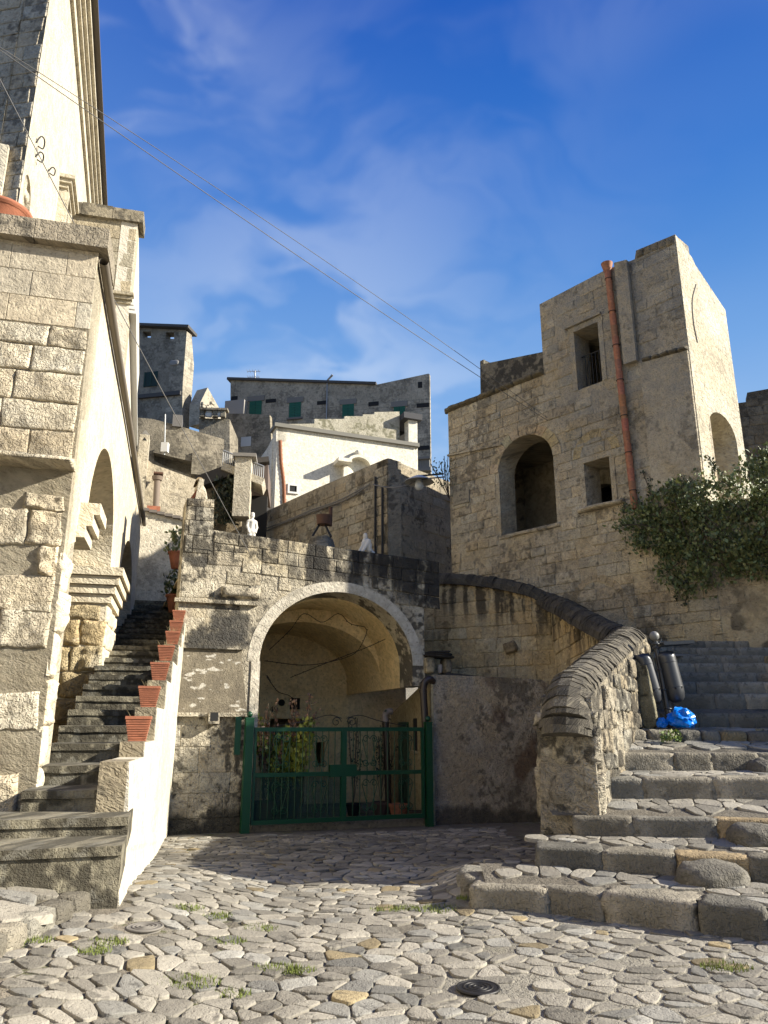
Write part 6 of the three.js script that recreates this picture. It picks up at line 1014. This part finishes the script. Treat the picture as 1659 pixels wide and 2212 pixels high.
{ // far left tower house
  const F = Frame.px(397, 800, 40, -12), S = new Frame(F.x, F.z, 62), t = thing('tower_house', 'dark tower-like house with a sunlit white flank on the skyline', 'house', F);
  const w = bgWall(t, F, [[260, 706], [401, 713], [394.5, 839], [391, 1000], [240, 1000]], 0.6, darkFn(321), { res: 24 }, [rectPx(308, 716, 326, 729), rectPx(358, 718, 376, 732)]); const P = w.P;
  part('roof_cap', bar([P[0][0], P[0][1] + 0.08], [P[1][0] + 0.3, P[1][1] + 0.08], 0.16, 1.2, -0.9), plain(0.09, 0.085, 0.08), t); part('rear_volume', boxAt(P[0][0], -2.4, P[3][1] - 3, P[1][1] - 0.3, -4, -0.6), w.m, t);
  const s = pane(t, F, 315, 804, 338, 835, plain(0.01, 0.035, 0.03), 0, 0.05, 'shutter'); for (let k = 0; k < 3; k++) part('shutter_stile', boxAt(mix(s.a, s.b, k / 2) - 0.04, mix(s.a, s.b, k / 2) + 0.04, s.c, s.d, 0.05, 0.08), plain(0.012, 0.05, 0.04), s.o); pane(t, F, 302, 850, 391, 858, plain(0.08, 0.076, 0.07), 0, 0.15, 'string_course'); const em = F.uv(377, 778); part('stone_emblem', boulder(0.6, 0.35, 0.15, rng(4), { p: 3 }).translate(em[0], em[1] - 0.35, 0), plain(0.3, 0.29, 0.27), t);
  const fl = new THREE.Group(); fl.name = 'side_wall'; fl.rotation.y = S.a - F.a; t.add(fl); const Q = S.pts([[401, 714], [414, 724], [419, 791], [414, 839], [395, 839]]); const mw = new THREE.MeshStandardMaterial({ vertexColors: true, map: bake(-1, 8, 14, 14, 30, stone({ seed: 322, a: [0.48, 0.46, 0.42], b: [0.6, 0.575, 0.53], da: 0.6, dth: 0.53, dark: [0.2, 0.19, 0.17] })), roughness: 0.95 }); part('wall', slab([[0, P[3][1] - 2], [Q[2][0], P[3][1] - 2], [Q[2][0], Q[2][1]], Q[1], [0, Q[0][1]]], 0.3), w.m, fl);
  const b = S.pts([[396, 924], [398, 878], [414, 846], [438, 888], [448, 940]]); part('terrace_flank', slab([b[0], b[4], b[3], b[2], b[1]], 0.8, [], 1.2), mw, fl); { const r = rng(4); for (let i = 0; i < 26; i++) { const f = r(), g = r(), c = S.uv(mix(400, 432, f), mix(878, 905, g) + f * 8); part('rough_stone', boulder(0.3, 0.2, 0.3, r).translate(c[0], c[1], 1.2), mw, fl); } }
}
{ // balustraded terrace
  const F = Frame.px(460, 900, 38, 2), t = thing('balustrade_terrace', 'small terrace with white balusters between the tower house and shuttered house', 'terrace', F), m = greyMat();
  bgWall(t, F, [[430, 903], [496, 905], [496, 1000], [430, 1000]], 3, greyFn(331), { mat: m }); pane(t, F, 434, 887, 494, 891, m, -0.1, 0.4, 'handrail'); for (const x of [434, 462, 479]) pane(t, F, x, 890, x + 9, 904, m, 0, 0.3, 'baluster_pier'); for (const x of [447, 450, 453, 456, 469, 472, 475]) { const a = F.uv(x, 903), b = F.uv(x, 890); part('baluster', new THREE.LatheGeometry([[0.07, 0], [0.05, 0.1], [0.12, 0.35], [0.05, 0.75], [0.08, 1]].map(([p, q]) => new THREE.Vector2(p, q * (b[1] - a[1]))), 8).translate(a[0], a[1], 0.15), M.white, t); }
}
function greyMat() { return M.grey ??= new THREE.MeshStandardMaterial({ vertexColors: true, map: bake(-8, 0, 16, 16, 36, greyFn(8)), bumpMap: bumpOf('rough', 1.2), bumpScale: 0.03, roughness: 0.95 }); }
{ // grey house with the roofed opening
  const F = Frame.px(400, 960, 27, 14), t = thing('grey_terraced_house', 'grey block house with a long shaded opening above the pale yard wall', 'house', F);
  const w = bgWall(t, F, [[296, 902], [330, 905], [380, 918], [484, 949], [484, 1060], [296, 1080]], 0.5, greyFn(341), { res: 32 }, [[[333, 977], [431, 1000], [432, 1033], [355, 1007], [333, 995]]]); part('opening_back', boxAt(w.P[0][0], w.P[3][0], w.P[4][1], w.P[3][1] - 0.4, -1.6, -1.3), paleMat(), t); part('roof', boxAt(w.P[0][0], w.P[3][0], w.P[3][1] - 0.5, w.P[3][1] - 0.3, -1.6, -0.5), w.m, t);
  const p = F.pts([[333, 976], [432, 999]]); part('beam', bar(p[0], [p[1][0] + 0.5, p[1][1] - 0.1], 0.22, 0.35, -0.1), w.m, t); pane(t, F, 416, 980, 466, 1032, w.m, 0, 0.35, 'pier'); pane(t, F, 333, 985, 352, 1003, M.black, -1.3, -1.26, 'window');
  pane(t, F, 374, 898, 393, 923, plain(0.16, 0.15, 0.14), -0.6, 0.1, 'vent_stack'); part('rear_volume', boxAt(w.P[0][0], w.P[3][0], w.P[4][1] - 2, w.P[3][1] - 0.6, -5, -1.6), w.m, t);
}
{ // pale yard wall with the clay chimney
  const F = Frame.px(370, 1060, 22.5, 16), t = thing('yard_wall', 'pale plastered yard wall with stained top behind the stair head', 'wall', F);
  bgWall(t, F, [[296, 975], [330, 1002], [440, 1042], [443, 1160], [290, 1160]], 0.4, stone({ seed: 351, a: [0.62, 0.57, 0.48], b: [0.78, 0.73, 0.64], da: 0.55, dth: 0.56, dark: [0.2, 0.185, 0.16] }), { res: 50 });
  const c = F.pts([[338, 1098], [340, 1040], [342, 1032]]), ch = thing('clay_chimney', 'thin clay flue with a rusty cowl before the pale yard wall', 'chimney', F); part('flue', rod(V(c[0][0], c[0][1] - 0.4, 0.3), V(c[1][0], c[1][1], 0.3), 0.1, 10), plain(0.22, 0.17, 0.13), ch); part('collar', new THREE.CylinderGeometry(0.17, 0.14, 0.12, 12).translate(c[1][0], c[1][1], 0.3), plain(0.2, 0.15, 0.11), ch); part('cowl', boxAt(c[2][0] - 0.14, c[2][0] + 0.14, c[2][1], c[2][1] + 0.05, 0.16, 0.44).rotateZ(0), M.rust, ch); part('cowl_leg', rod(V(c[1][0], c[1][1], 0.3), V(c[2][0], c[2][1], 0.3), 0.04, 6), M.rust, ch);
  const k = F.pts([[303, 945], [324, 948], [324, 1010], [302, 1010]]), vs = thing('vent_chimney', 'square pale chimney with a pointed hood by the row house', 'chimney', F); part('shaft', boxAt(k[0][0], k[1][0], k[2][1] - 1.5, k[0][1], -0.2, 0.3), paleMat(), vs); part('hood', new THREE.ConeGeometry((k[1][0] - k[0][0]) * 0.8, 0.25, 4, 1).rotateY(0.78).translate((k[0][0] + k[1][0]) / 2, k[0][1] + 0.125, 0.05), plain(0.13, 0.12, 0.1), vs); part('smoke_hole', new THREE.CircleGeometry(0.08, 3).rotateZ(-0.52).translate((k[0][0] + k[1][0]) / 2, k[0][1] - 0.16, 0.304), M.black, vs);
}
{ // wall at the head of the stair
  const F = Frame.px(340, 1200, 20.6, 18), t = thing('stairhead_wall', 'whitewashed wall with tiled edge at the head of the narrow staircase', 'wall', F);
  const w = bgWall(t, F, [[280, 1098], [312, 1101], [376, 1120], [440, 1135], [440, 1330], [280, 1330]], 0.4, stone({ seed: 361, a: [0.72, 0.69, 0.63], b: [0.88, 0.86, 0.8], da: 0.5, dth: 0.57, dark: [0.33, 0.31, 0.28] }), { res: 60 }); const P = w.P;
  for (let i = 0; i < 9; i++) { const a = mix(P[1][0] - 0.3, P[3][0], i / 9), b = mix(P[1][0] - 0.3, P[3][0], (i + 1) / 9), v = mix(P[1][1], P[3][1], (i + 0.5) / 9) + 0.02; part('edge_tile', boxAt(a, b - 0.01, v - 0.02, v + 0.06, -0.4, 0.12), plain(0.15, 0.13, 0.11), t); }
  const bx = F.pts([[318, 1093], [346, 1100]]); const pot2 = thing('trough_planter', 'long terracotta trough on the stairhead wall', 'planter', F); part('body', boxAt(bx[0][0], bx[1][0], bx[1][1] - 0.12, bx[0][1] + 0.02, -0.3, 0.0), M.terracotta, pot2); part('soil', boxAt(bx[0][0] + 0.04, bx[1][0] - 0.04, bx[0][1] + 0.02, bx[0][1] + 0.03, -0.26, -0.04), M.dark, pot2);
}
{ // stone chimney on the corner of the arched house
  const b = CF.world(CF.uv(428, 1076)[0], CF.uv(428, 1078)[1], -0.35), t = thing('tile_chimney', 'small chimney of leaning tiles on the corner of the arched house', 'chimney', b); t.rotation.y = CF.a;
  part('left_tile', boxAt(-0.03, 0.03, 0, 0.42, -0.2, 0.2).rotateZ(-0.5).translate(-0.13, 0, 0), M.terracotta, t); part('stone_leaf', boxAt(-0.05, 0.05, 0, 0.46, -0.24, 0.24).rotateZ(-0.12).translate(0.0, 0, 0.05), paleMat(), t); part('right_stone', boulder(0.2, 0.4, 0.4, rng(3)).rotateZ(0.35).translate(0.16, 0, 0), paleMat(), t); part('ridge_tile', new THREE.CylinderGeometry(0.08, 0.08, 0.5, 10, 1, false, 0, Math.PI).rotateX(Math.PI / 2).rotateZ(Math.PI / 2).translate(0.02, 0.42, 0), plain(0.3, 0.22, 0.12), t);
}
{ // shaded cottage between, with lattice, railing and roof
  const F = Frame.px(500, 1080, 25, 6), t = thing('shaded_cottage', 'shaded cottage with sloping tiled eaves and creeper behind the arched house', 'house', F);
  bgWall(t, F, [[438, 1052], [520, 1020], [520, 1160], [438, 1160]], 0.4, stone({ seed: 371, a: [0.34, 0.28, 0.2], b: [0.42, 0.36, 0.27], da: 0.6, dth: 0.5 }), { res: 30 }); const e = F.pts([[430, 1050], [520, 1016]]); part('eaves', bar(e[0], e[1], 0.4, 0.7, -0.2), plain(0.045, 0.038, 0.03), t);
  const p = pane(t, F, 513, 1006, 541, 1130, paleMat(), 0.2, 0.9, 'gate_pier'); part('pier_cap', boxAt(p.a - 0.08, p.b + 0.15, p.d, p.d + 0.12, 0.1, 1), plain(0.25, 0.23, 0.2), p.o); pane(t, F, 541, 1060, 572, 1150, M.dark, -1, -0.6, 'doorway');
  foliage(t, 'creeper', 700, (r) => { const q = F.uv(mix(455, 512, Math.sqrt(r())), mix(1045, 1140, r())); return [q[0], q[1], 0.1 + r() * 0.5]; }, 0.16, [0.045, 0.06, 0.025], 372);
  const R = F.pts([[484, 1010], [513, 1020], [541, 1035], [570, 1044]]); const rl = part('railing', rod(V(R[0][0], R[0][1] + 0.45, 0.5), V(R[3][0], R[3][1] + 0.45, 0.5), 0.025, 6), M.zinc, t); for (let k = 0; k < 22; k++) { const f = k / 21, u = mix(R[0][0], R[3][0], f), v = mix(R[0][1], R[3][1], f); part('railing_bar', rod(V(u, v - 0.15, 0.5), V(u, v + 0.45, 0.5), 0.014, 5), M.zinc, rl); }
  const s = F.pts([[484, 1018], [570, 1052]]); part('balcony_slab', bar(s[0], s[1], 0.25, 1.2, -0.6), paleMat(), t);
  const rf = F.pts([[497, 978], [575, 968], [575, 1030], [497, 1000]]); part('porch_roof', slab(rf, 2.5, [], -1.5), plain(0.14, 0.1, 0.08), t); part('porch_edge', bar(F.uv(495, 976), F.uv(578, 966), 0.2, 0.4, -1.6), plain(0.07, 0.06, 0.05), t);
}
// ───────── walled house behind the terrace, its cables and lamp ─────────
const MC = atDepth(838, 1100, 21), ML = new Frame(MC.x, MC.z, -51.7), MR = new Frame(MC.x, MC.z, 49.4);
{
  const t = thing('corner_house', 'low brown stone house corner behind the terrace of the arched house', 'house', ML);
  const fn = stone({ seed: 381, a: [0.36, 0.33, 0.28], b: [0.5, 0.46, 0.39], da: 0.75, dth: 0.53, dark: [0.12, 0.108, 0.09] });
  const L = ML.pts([[838, 990], [828, 993], [690, 1052], [550, 1116], [470, 1150]]), out = [[L[4][0], 3], [0, 3], [0, L[0][1]], L[1], L[2], L[3], L[4]], m = wallMat(bounds(out), fn, { res: 60, scale: 0.03 });
  part('left_wall', slab(out, 0.5), m, t); layBlocks(t, m, { u0: L[3][0], u1: -0.02, v0: 4.6, v1: L[0][1], ch: [0.26, 0.32], len: [0.4, 0.75], proud: 0.025, gap: 0.014, rough: 1, inside: (u, v) => inPoly(out, u, v + 0.08), tone: toneVar(0.16, 0.05), skip: (u, v, k) => k < 0.15, seed: 382, most: 260 });
  const g = new THREE.Group(); g.name = 'right_face'; g.rotation.y = MR.a - ML.a; t.add(g); const R = MR.pts([[838, 990], [845, 991], [890, 1011], [985, 1046]]), ro = [[0, 3], [R[3][0] + 1, 3], [R[3][0] + 1, R[3][1] - 0.1], R[3], R[2], R[1], [0, R[0][1]]], mr = wallMat(bounds(ro), fn, { res: 60, scale: 0.03 }); part('wall', mitre(slab(ro, 0.5), 0.5, 11.1), mr, g);
  layBlocks(g, mr, { u0: 0.02, u1: R[3][0], v0: 4.6, v1: R[0][1], ch: [0.28, 0.34], len: [0.45, 0.8], proud: 0.02, gap: 0.012, rough: 1, inside: (u, v) => inPoly(ro, u, v + 0.08), tone: toneVar(0.12, 0.04), skip: (u, v, k) => k < 0.45, seed: 383, most: 80 });
  for (const x of [814, 829]) { const a = ML.uv(x, 1010), b = ML.uv(x + 1, 1200); part('conduit', rod(V(a[0], b[1] - 0.5, 0.06), V(a[0], a[1] - (x > 820 ? 0.6 : 0.3), 0.06), 0.035, 6), M.iron, t); }
  part('roof', boxAt(L[3][0], -0.5, L[3][1] - 0.6, L[3][1] - 0.4, -3, -0.5), m, t);
  const w = (list, r, o = 0.12) => part('cable', tube(list.map(([x, y]) => { const q = ML.uv(x, y); return V(q[0], q[1], o); }), r, 5, 60), M.wire, t);
  w([[560, 1150], [620, 1128], [680, 1103], [740, 1082], [790, 1056], [806, 1047]], 0.022); w([[560, 1158], [640, 1122], [700, 1100], [760, 1078], [806, 1048]], 0.022);
}
{ const P = [[806, 1047, 20.6], [830, 1052, 20.3], [855, 1053, 20], [880, 1048, 19.9], [900, 1038, 19.9], [960, 1030, 19.9]].map((a) => atDepth(...a)); const o = single('lamp_cable', tube(P, 0.02, 5, 40), M.wire, 'cable sagging from the corner house to the wall lamp', 'cable'); 
  const c = atDepth(905, 1037, 19.9), t = thing('wall_lamp', 'enamel dish lamp with bell glass hanging beside the corner house', 'lamp', c); part('dish', new THREE.LatheGeometry([[0, 0.1], [0.08, 0.09], [0.2, 0.03], [0.3, -0.03], [0.31, -0.05], [0.2, 0.0]].map(([a, b]) => new THREE.Vector2(a * 1.3, b * 1.3)), 22), plain(0.5, 0.49, 0.45, 0.4), t); part('globe', new THREE.LatheGeometry([[0.09, 0], [0.12, -0.1], [0.12, -0.2], [0.08, -0.28], [0, -0.3]].map(([a, b]) => new THREE.Vector2(a, b)), 14), M.glass, t); part('bracket', rod(V(0, 0.12, 0), V(0.7, 0.25, -0.2), 0.025, 6), M.iron, t); }
// ───────── statues and the stove on the terrace ─────────
function figure(bones, N, size, cy) {
  const mc = new MarchingCubes(N, M.marble, false, false, 60000); mc.isolation = 0; const seg = bones.map(([a, b, r0, r1]) => [a, b, r0, r1]);
  for (let k = 0; k < N; k++) for (let j = 0; j < N; j++) for (let i = 0; i < N; i++) {
    const x = (i / N * 2 - 1) * size, y = (j / N * 2 - 1) * size + cy, z = (k / N * 2 - 1) * size; let acc = 0;
    for (const [a, b, r0, r1] of seg) { const bx = b[0] - a[0], by = b[1] - a[1], bz = b[2] - a[2], px = x - a[0], py = y - a[1], pz = z - a[2], t = clamp((px * bx + py * by + pz * bz) / (bx * bx + by * by + bz * bz + 1e-9)); const d = Math.hypot(px - bx * t, py - by * t, pz - bz * t) - mix(r0, r1, t); acc += Math.exp(-d / size * 26); }
    mc.field[i + j * N + k * N * N] = Math.log(acc + 1e-30) / 26 * size;
  }
  mc.update(); const n = mc.count, g = new THREE.BufferGeometry(); g.setAttribute('position', new THREE.BufferAttribute(mc.positionArray.slice(0, n * 3), 3)); g.setAttribute('normal', new THREE.BufferAttribute(mc.normalArray.slice(0, n * 3), 3)); g.scale(size, size, size).translate(0, cy, 0); g.computeVertexNormals(); return uvMetres(g);
}
{
  const u1 = CF.uv(547, 1150), p1 = CF.world(u1[0], facTop(u1[0]) + 0.02, -0.2);
  const g1 = figure([[[0, 0.78, 0], [0, 0.84, 0.01], 0.085, 0.08], [[0, 0.66, 0], [0, 0.72, 0], 0.04, 0.038], [[-0.1, 0.57, 0], [0.1, 0.57, 0], 0.06, 0.06], [[0, 0.55, 0], [0, 0.4, 0], 0.105, 0.075], [[0, 0.4, 0], [0, 0.22, 0], 0.075, 0.11], [[-0.06, 0.2, 0], [-0.075, -0.02, 0], 0.085, 0.075], [[0.06, 0.2, 0], [0.075, -0.02, 0], 0.085, 0.075], [[-0.15, 0.56, 0], [-0.175, 0.36, 0.02], 0.045, 0.042], [[-0.175, 0.36, 0.02], [-0.13, 0.16, 0.08], 0.042, 0.03], [[0.15, 0.56, 0], [0.175, 0.36, 0.02], 0.045, 0.042], [[0.175, 0.36, 0.02], [0.13, 0.16, 0.08], 0.042, 0.03]], 56, 0.52, 0.42);
  const s1 = thing('nude_statue', 'pale stone torso statue with round head on the arched house parapet', 'statue', p1); part('figure', g1.scale(0.58, 0.58, 0.58), M.marble, s1); s1.rotation.y = 0.5;
  const u2 = CF.uv(795, 1190), p2 = CF.world(u2[0], facTop(u2[0]) + 0.01, -0.25);
  const g2 = figure([[[0.02, 0.62, 0.05], [0.02, 0.67, 0.06], 0.075, 0.075], [[0.04, 0.5, 0], [0.03, 0.58, 0.03], 0.04, 0.04], [[0.06, 0.48, -0.02], [0.15, 0.12, -0.05], 0.11, 0.14], [[0.14, 0.12, -0.05], [0.3, 0.03, -0.02], 0.14, 0.09], [[0.1, 0.15, 0.08], [0.0, 0.42, 0.16], 0.09, 0.06], [[0.0, 0.42, 0.16], [-0.22, 0.03, 0.18], 0.06, 0.045], [[0.16, 0.12, 0.12], [0.12, 0.42, 0.2], 0.09, 0.065], [[0.12, 0.42, 0.2], [-0.1, 0.03, 0.24], 0.065, 0.05], [[-0.03, 0.48, 0.04], [-0.1, 0.34, 0.16], 0.045, 0.04], [[0.12, 0.47, 0], [0.2, 0.3, 0.14], 0.045, 0.04]], 56, 0.52, 0.36);
  const s2 = thing('seated_statue', 'pale stone figure hugging its knees beside the corner house', 'statue', p2); part('figure', g2.scale(0.62, 0.62, 0.62), M.marble, s2); s2.rotation.y = 0.2;
  const b = atDepth(695, 1172, 18.5), t = thing('rusty_stove', 'rusty stove pot on splayed iron legs upon a stone plinth', 'stove', V(b.x, b.y - 0.3, b.z)); part('plinth', new THREE.CylinderGeometry(0.3, 0.5, 0.55, 4).rotateY(0.5).translate(0, 0.15, 0), greyMat(), t); for (const s of [-1, 1]) part('leg', rod(V(s * 0.24, 0.42, 0.1), V(s * 0.08, 0.75, 0), 0.03, 6), M.iron, t); part('pot', new THREE.CylinderGeometry(0.2, 0.17, 0.24, 14).translate(0.04, 0.88, 0), M.rust, t); part('flue', new THREE.CylinderGeometry(0.05, 0.05, 0.5, 10).translate(0.2, 1.0, -0.1), M.rust, t);
}
// small shrub in the gap by the ruined house
{ const c = atDepth(962, 1040, 19.9), t = thing('wall_shrub', 'small green shrub rooted in the gap beside the ruined house', 'plant', c); const r = rng(3); for (let i = 0; i < 8; i++) { const a = r() * 6.28; part('stem', tube([V(0.1, -0.5, 0), V(Math.cos(a) * 0.2, 0.1, Math.sin(a) * 0.1), V(Math.cos(a) * 0.4, 0.45 + r() * 0.4, Math.sin(a) * 0.2)], 0.01, 4), M.wood, t); } foliage(t, 'leaves', 170, (q) => [(q() - 0.5) * 0.7, q() * 0.8 - 0.2, (q() - 0.5) * 0.4], 0.07, [0.06, 0.09, 0.04], 391); }
// ───────── wires across the sky ─────────
{
  const A = atDepth(-60, 66, 9), e1 = TWF.world(...TWF.uv(1184, 909), 0.02), wire = (a, b, sag, r, lab) => { const p = []; for (let i = 0; i <= 20; i++) { const f = i / 20, q = a.clone().lerp(b, f); q.y -= sag * 4 * f * (1 - f); p.push(q); } single('overhead_wire', tube(p, r, 5, 80), M.wire, lab, 'cable'); };
  wire(A, e1, 0.1, 0.0075, 'lower of two thin wires crossing the sky to the ruined house'); wire(atDepth(-60, 64, 9.1), TWF.world(...TWF.uv(1183, 903), 0.02), -0.16, 0.0065, 'upper of two thin wires crossing the sky to the ruined house');
  wire(atDepth(-20, 133, 8.6), CF.world(CF.uv(537, 1193)[0], CF.uv(537, 1193)[1], 0.03), 0.06, 0.0075, 'slanting wire from the arcaded house down to the arched house');
}
// ───────── covers in the paving, tufts of grass ─────────
for (const [p, lab] of [[manA, 'round cast iron manhole cover sunk in the cobbles'], [manB, 'small worn round cover near the raised pavement']]) { const t = thing('manhole_cover', lab, 'manhole cover', V(p.x, gy(p.x, p.z) + 0.006, p.z)); const mi = lab[0] === 'r' ? plain(0.03, 0.028, 0.027, 0.5, { metalness: 0.3 }) : plain(0.22, 0.2, 0.17); part('disc', new THREE.CylinderGeometry(0.125, 0.125, 0.03, 32), mi, t); part('rim', new THREE.TorusGeometry(0.132, 0.01, 6, 36).rotateX(Math.PI / 2).translate(0, 0.01, 0), mi, t); for (let k = 1; k < 4; k++) part('ring', new THREE.TorusGeometry(0.03 * k, 0.006, 5, 28).rotateX(Math.PI / 2).translate(0, 0.015, 0), mi, t); }
{
  const blade = (r) => { const h = 0.01 + r() * 0.028, a = r() * 6.28, w = 0.004, g = new THREE.BufferGeometry(), l = 0.02 * r(); g.setAttribute('position', new THREE.Float32BufferAttribute([-w * Math.cos(a), 0, -w * Math.sin(a), w * Math.cos(a), 0, w * Math.sin(a), l * Math.sin(a), h, l * Math.cos(a)], 3)); g.setAttribute('uv', new THREE.Float32BufferAttribute([0, 0, 1, 0, 0.5, 1], 2)); g.computeVertexNormals(); return g; };
  const spots = [[945, 1968, 1.6], [873, 1967, 1.0], [830, 1971, 1.0], [403, 2127, 1.5], [233, 2041, 1.0], [200, 2060, 0.9], [457, 1983, 1.2], [394, 1966, 1.3], [487, 2038, 1.1], [70, 2037, 1.0], [1570, 2094, 1.2], [600, 2098, 1.1], [560, 2010, 1.1], [1072, 1895, 0.9], [500, 2155, 0.8], [1012, 1945, 0.8], [640, 2102, 0.9]];
  spots.forEach(([x, y, s], i) => { const p = onGround(x, y), r = rng(700 + i), l = []; for (let k = 0; k < 190 * s; k++) { const a = r() * 6.28, q = Math.sqrt(r()) * 0.10 * s; l.push(blade(r).translate(Math.cos(a) * q * 1.5, 0, Math.sin(a) * q)); } const o = single('grass_tuft', paint(join(l), [1, 1, 1]), M.grass ??= plain(0.16, 0.2, 0.03, 0.8, { side: THREE.DoubleSide }), 'small tuft of moss and grass growing between the cobbles', 'grass', 'grass tufts between the cobbles'); o.position.copy(p).setY(p.y + 0.012); });
  const w = stepData[5].pts, wx = atDepth(1450, 1602, 10.5), t = thing('weed', 'bright green weed at the foot of the low step below the bins', 'plant', V(wx.x, wx.y, -10.5)); part('stem', rod(V(0, 0, 0), V(0.01, 0.12, 0), 0.004, 5), M.grass, t); foliage(t, 'leaves', 130, (r) => { const a = r() * 6.28, q = Math.sqrt(r()) * 0.14; return [Math.cos(a) * q, r() * 0.13, Math.sin(a) * q * 0.6]; }, 0.045, [0.16, 0.24, 0.04], 99);
}

renderer.render(scene, camera);
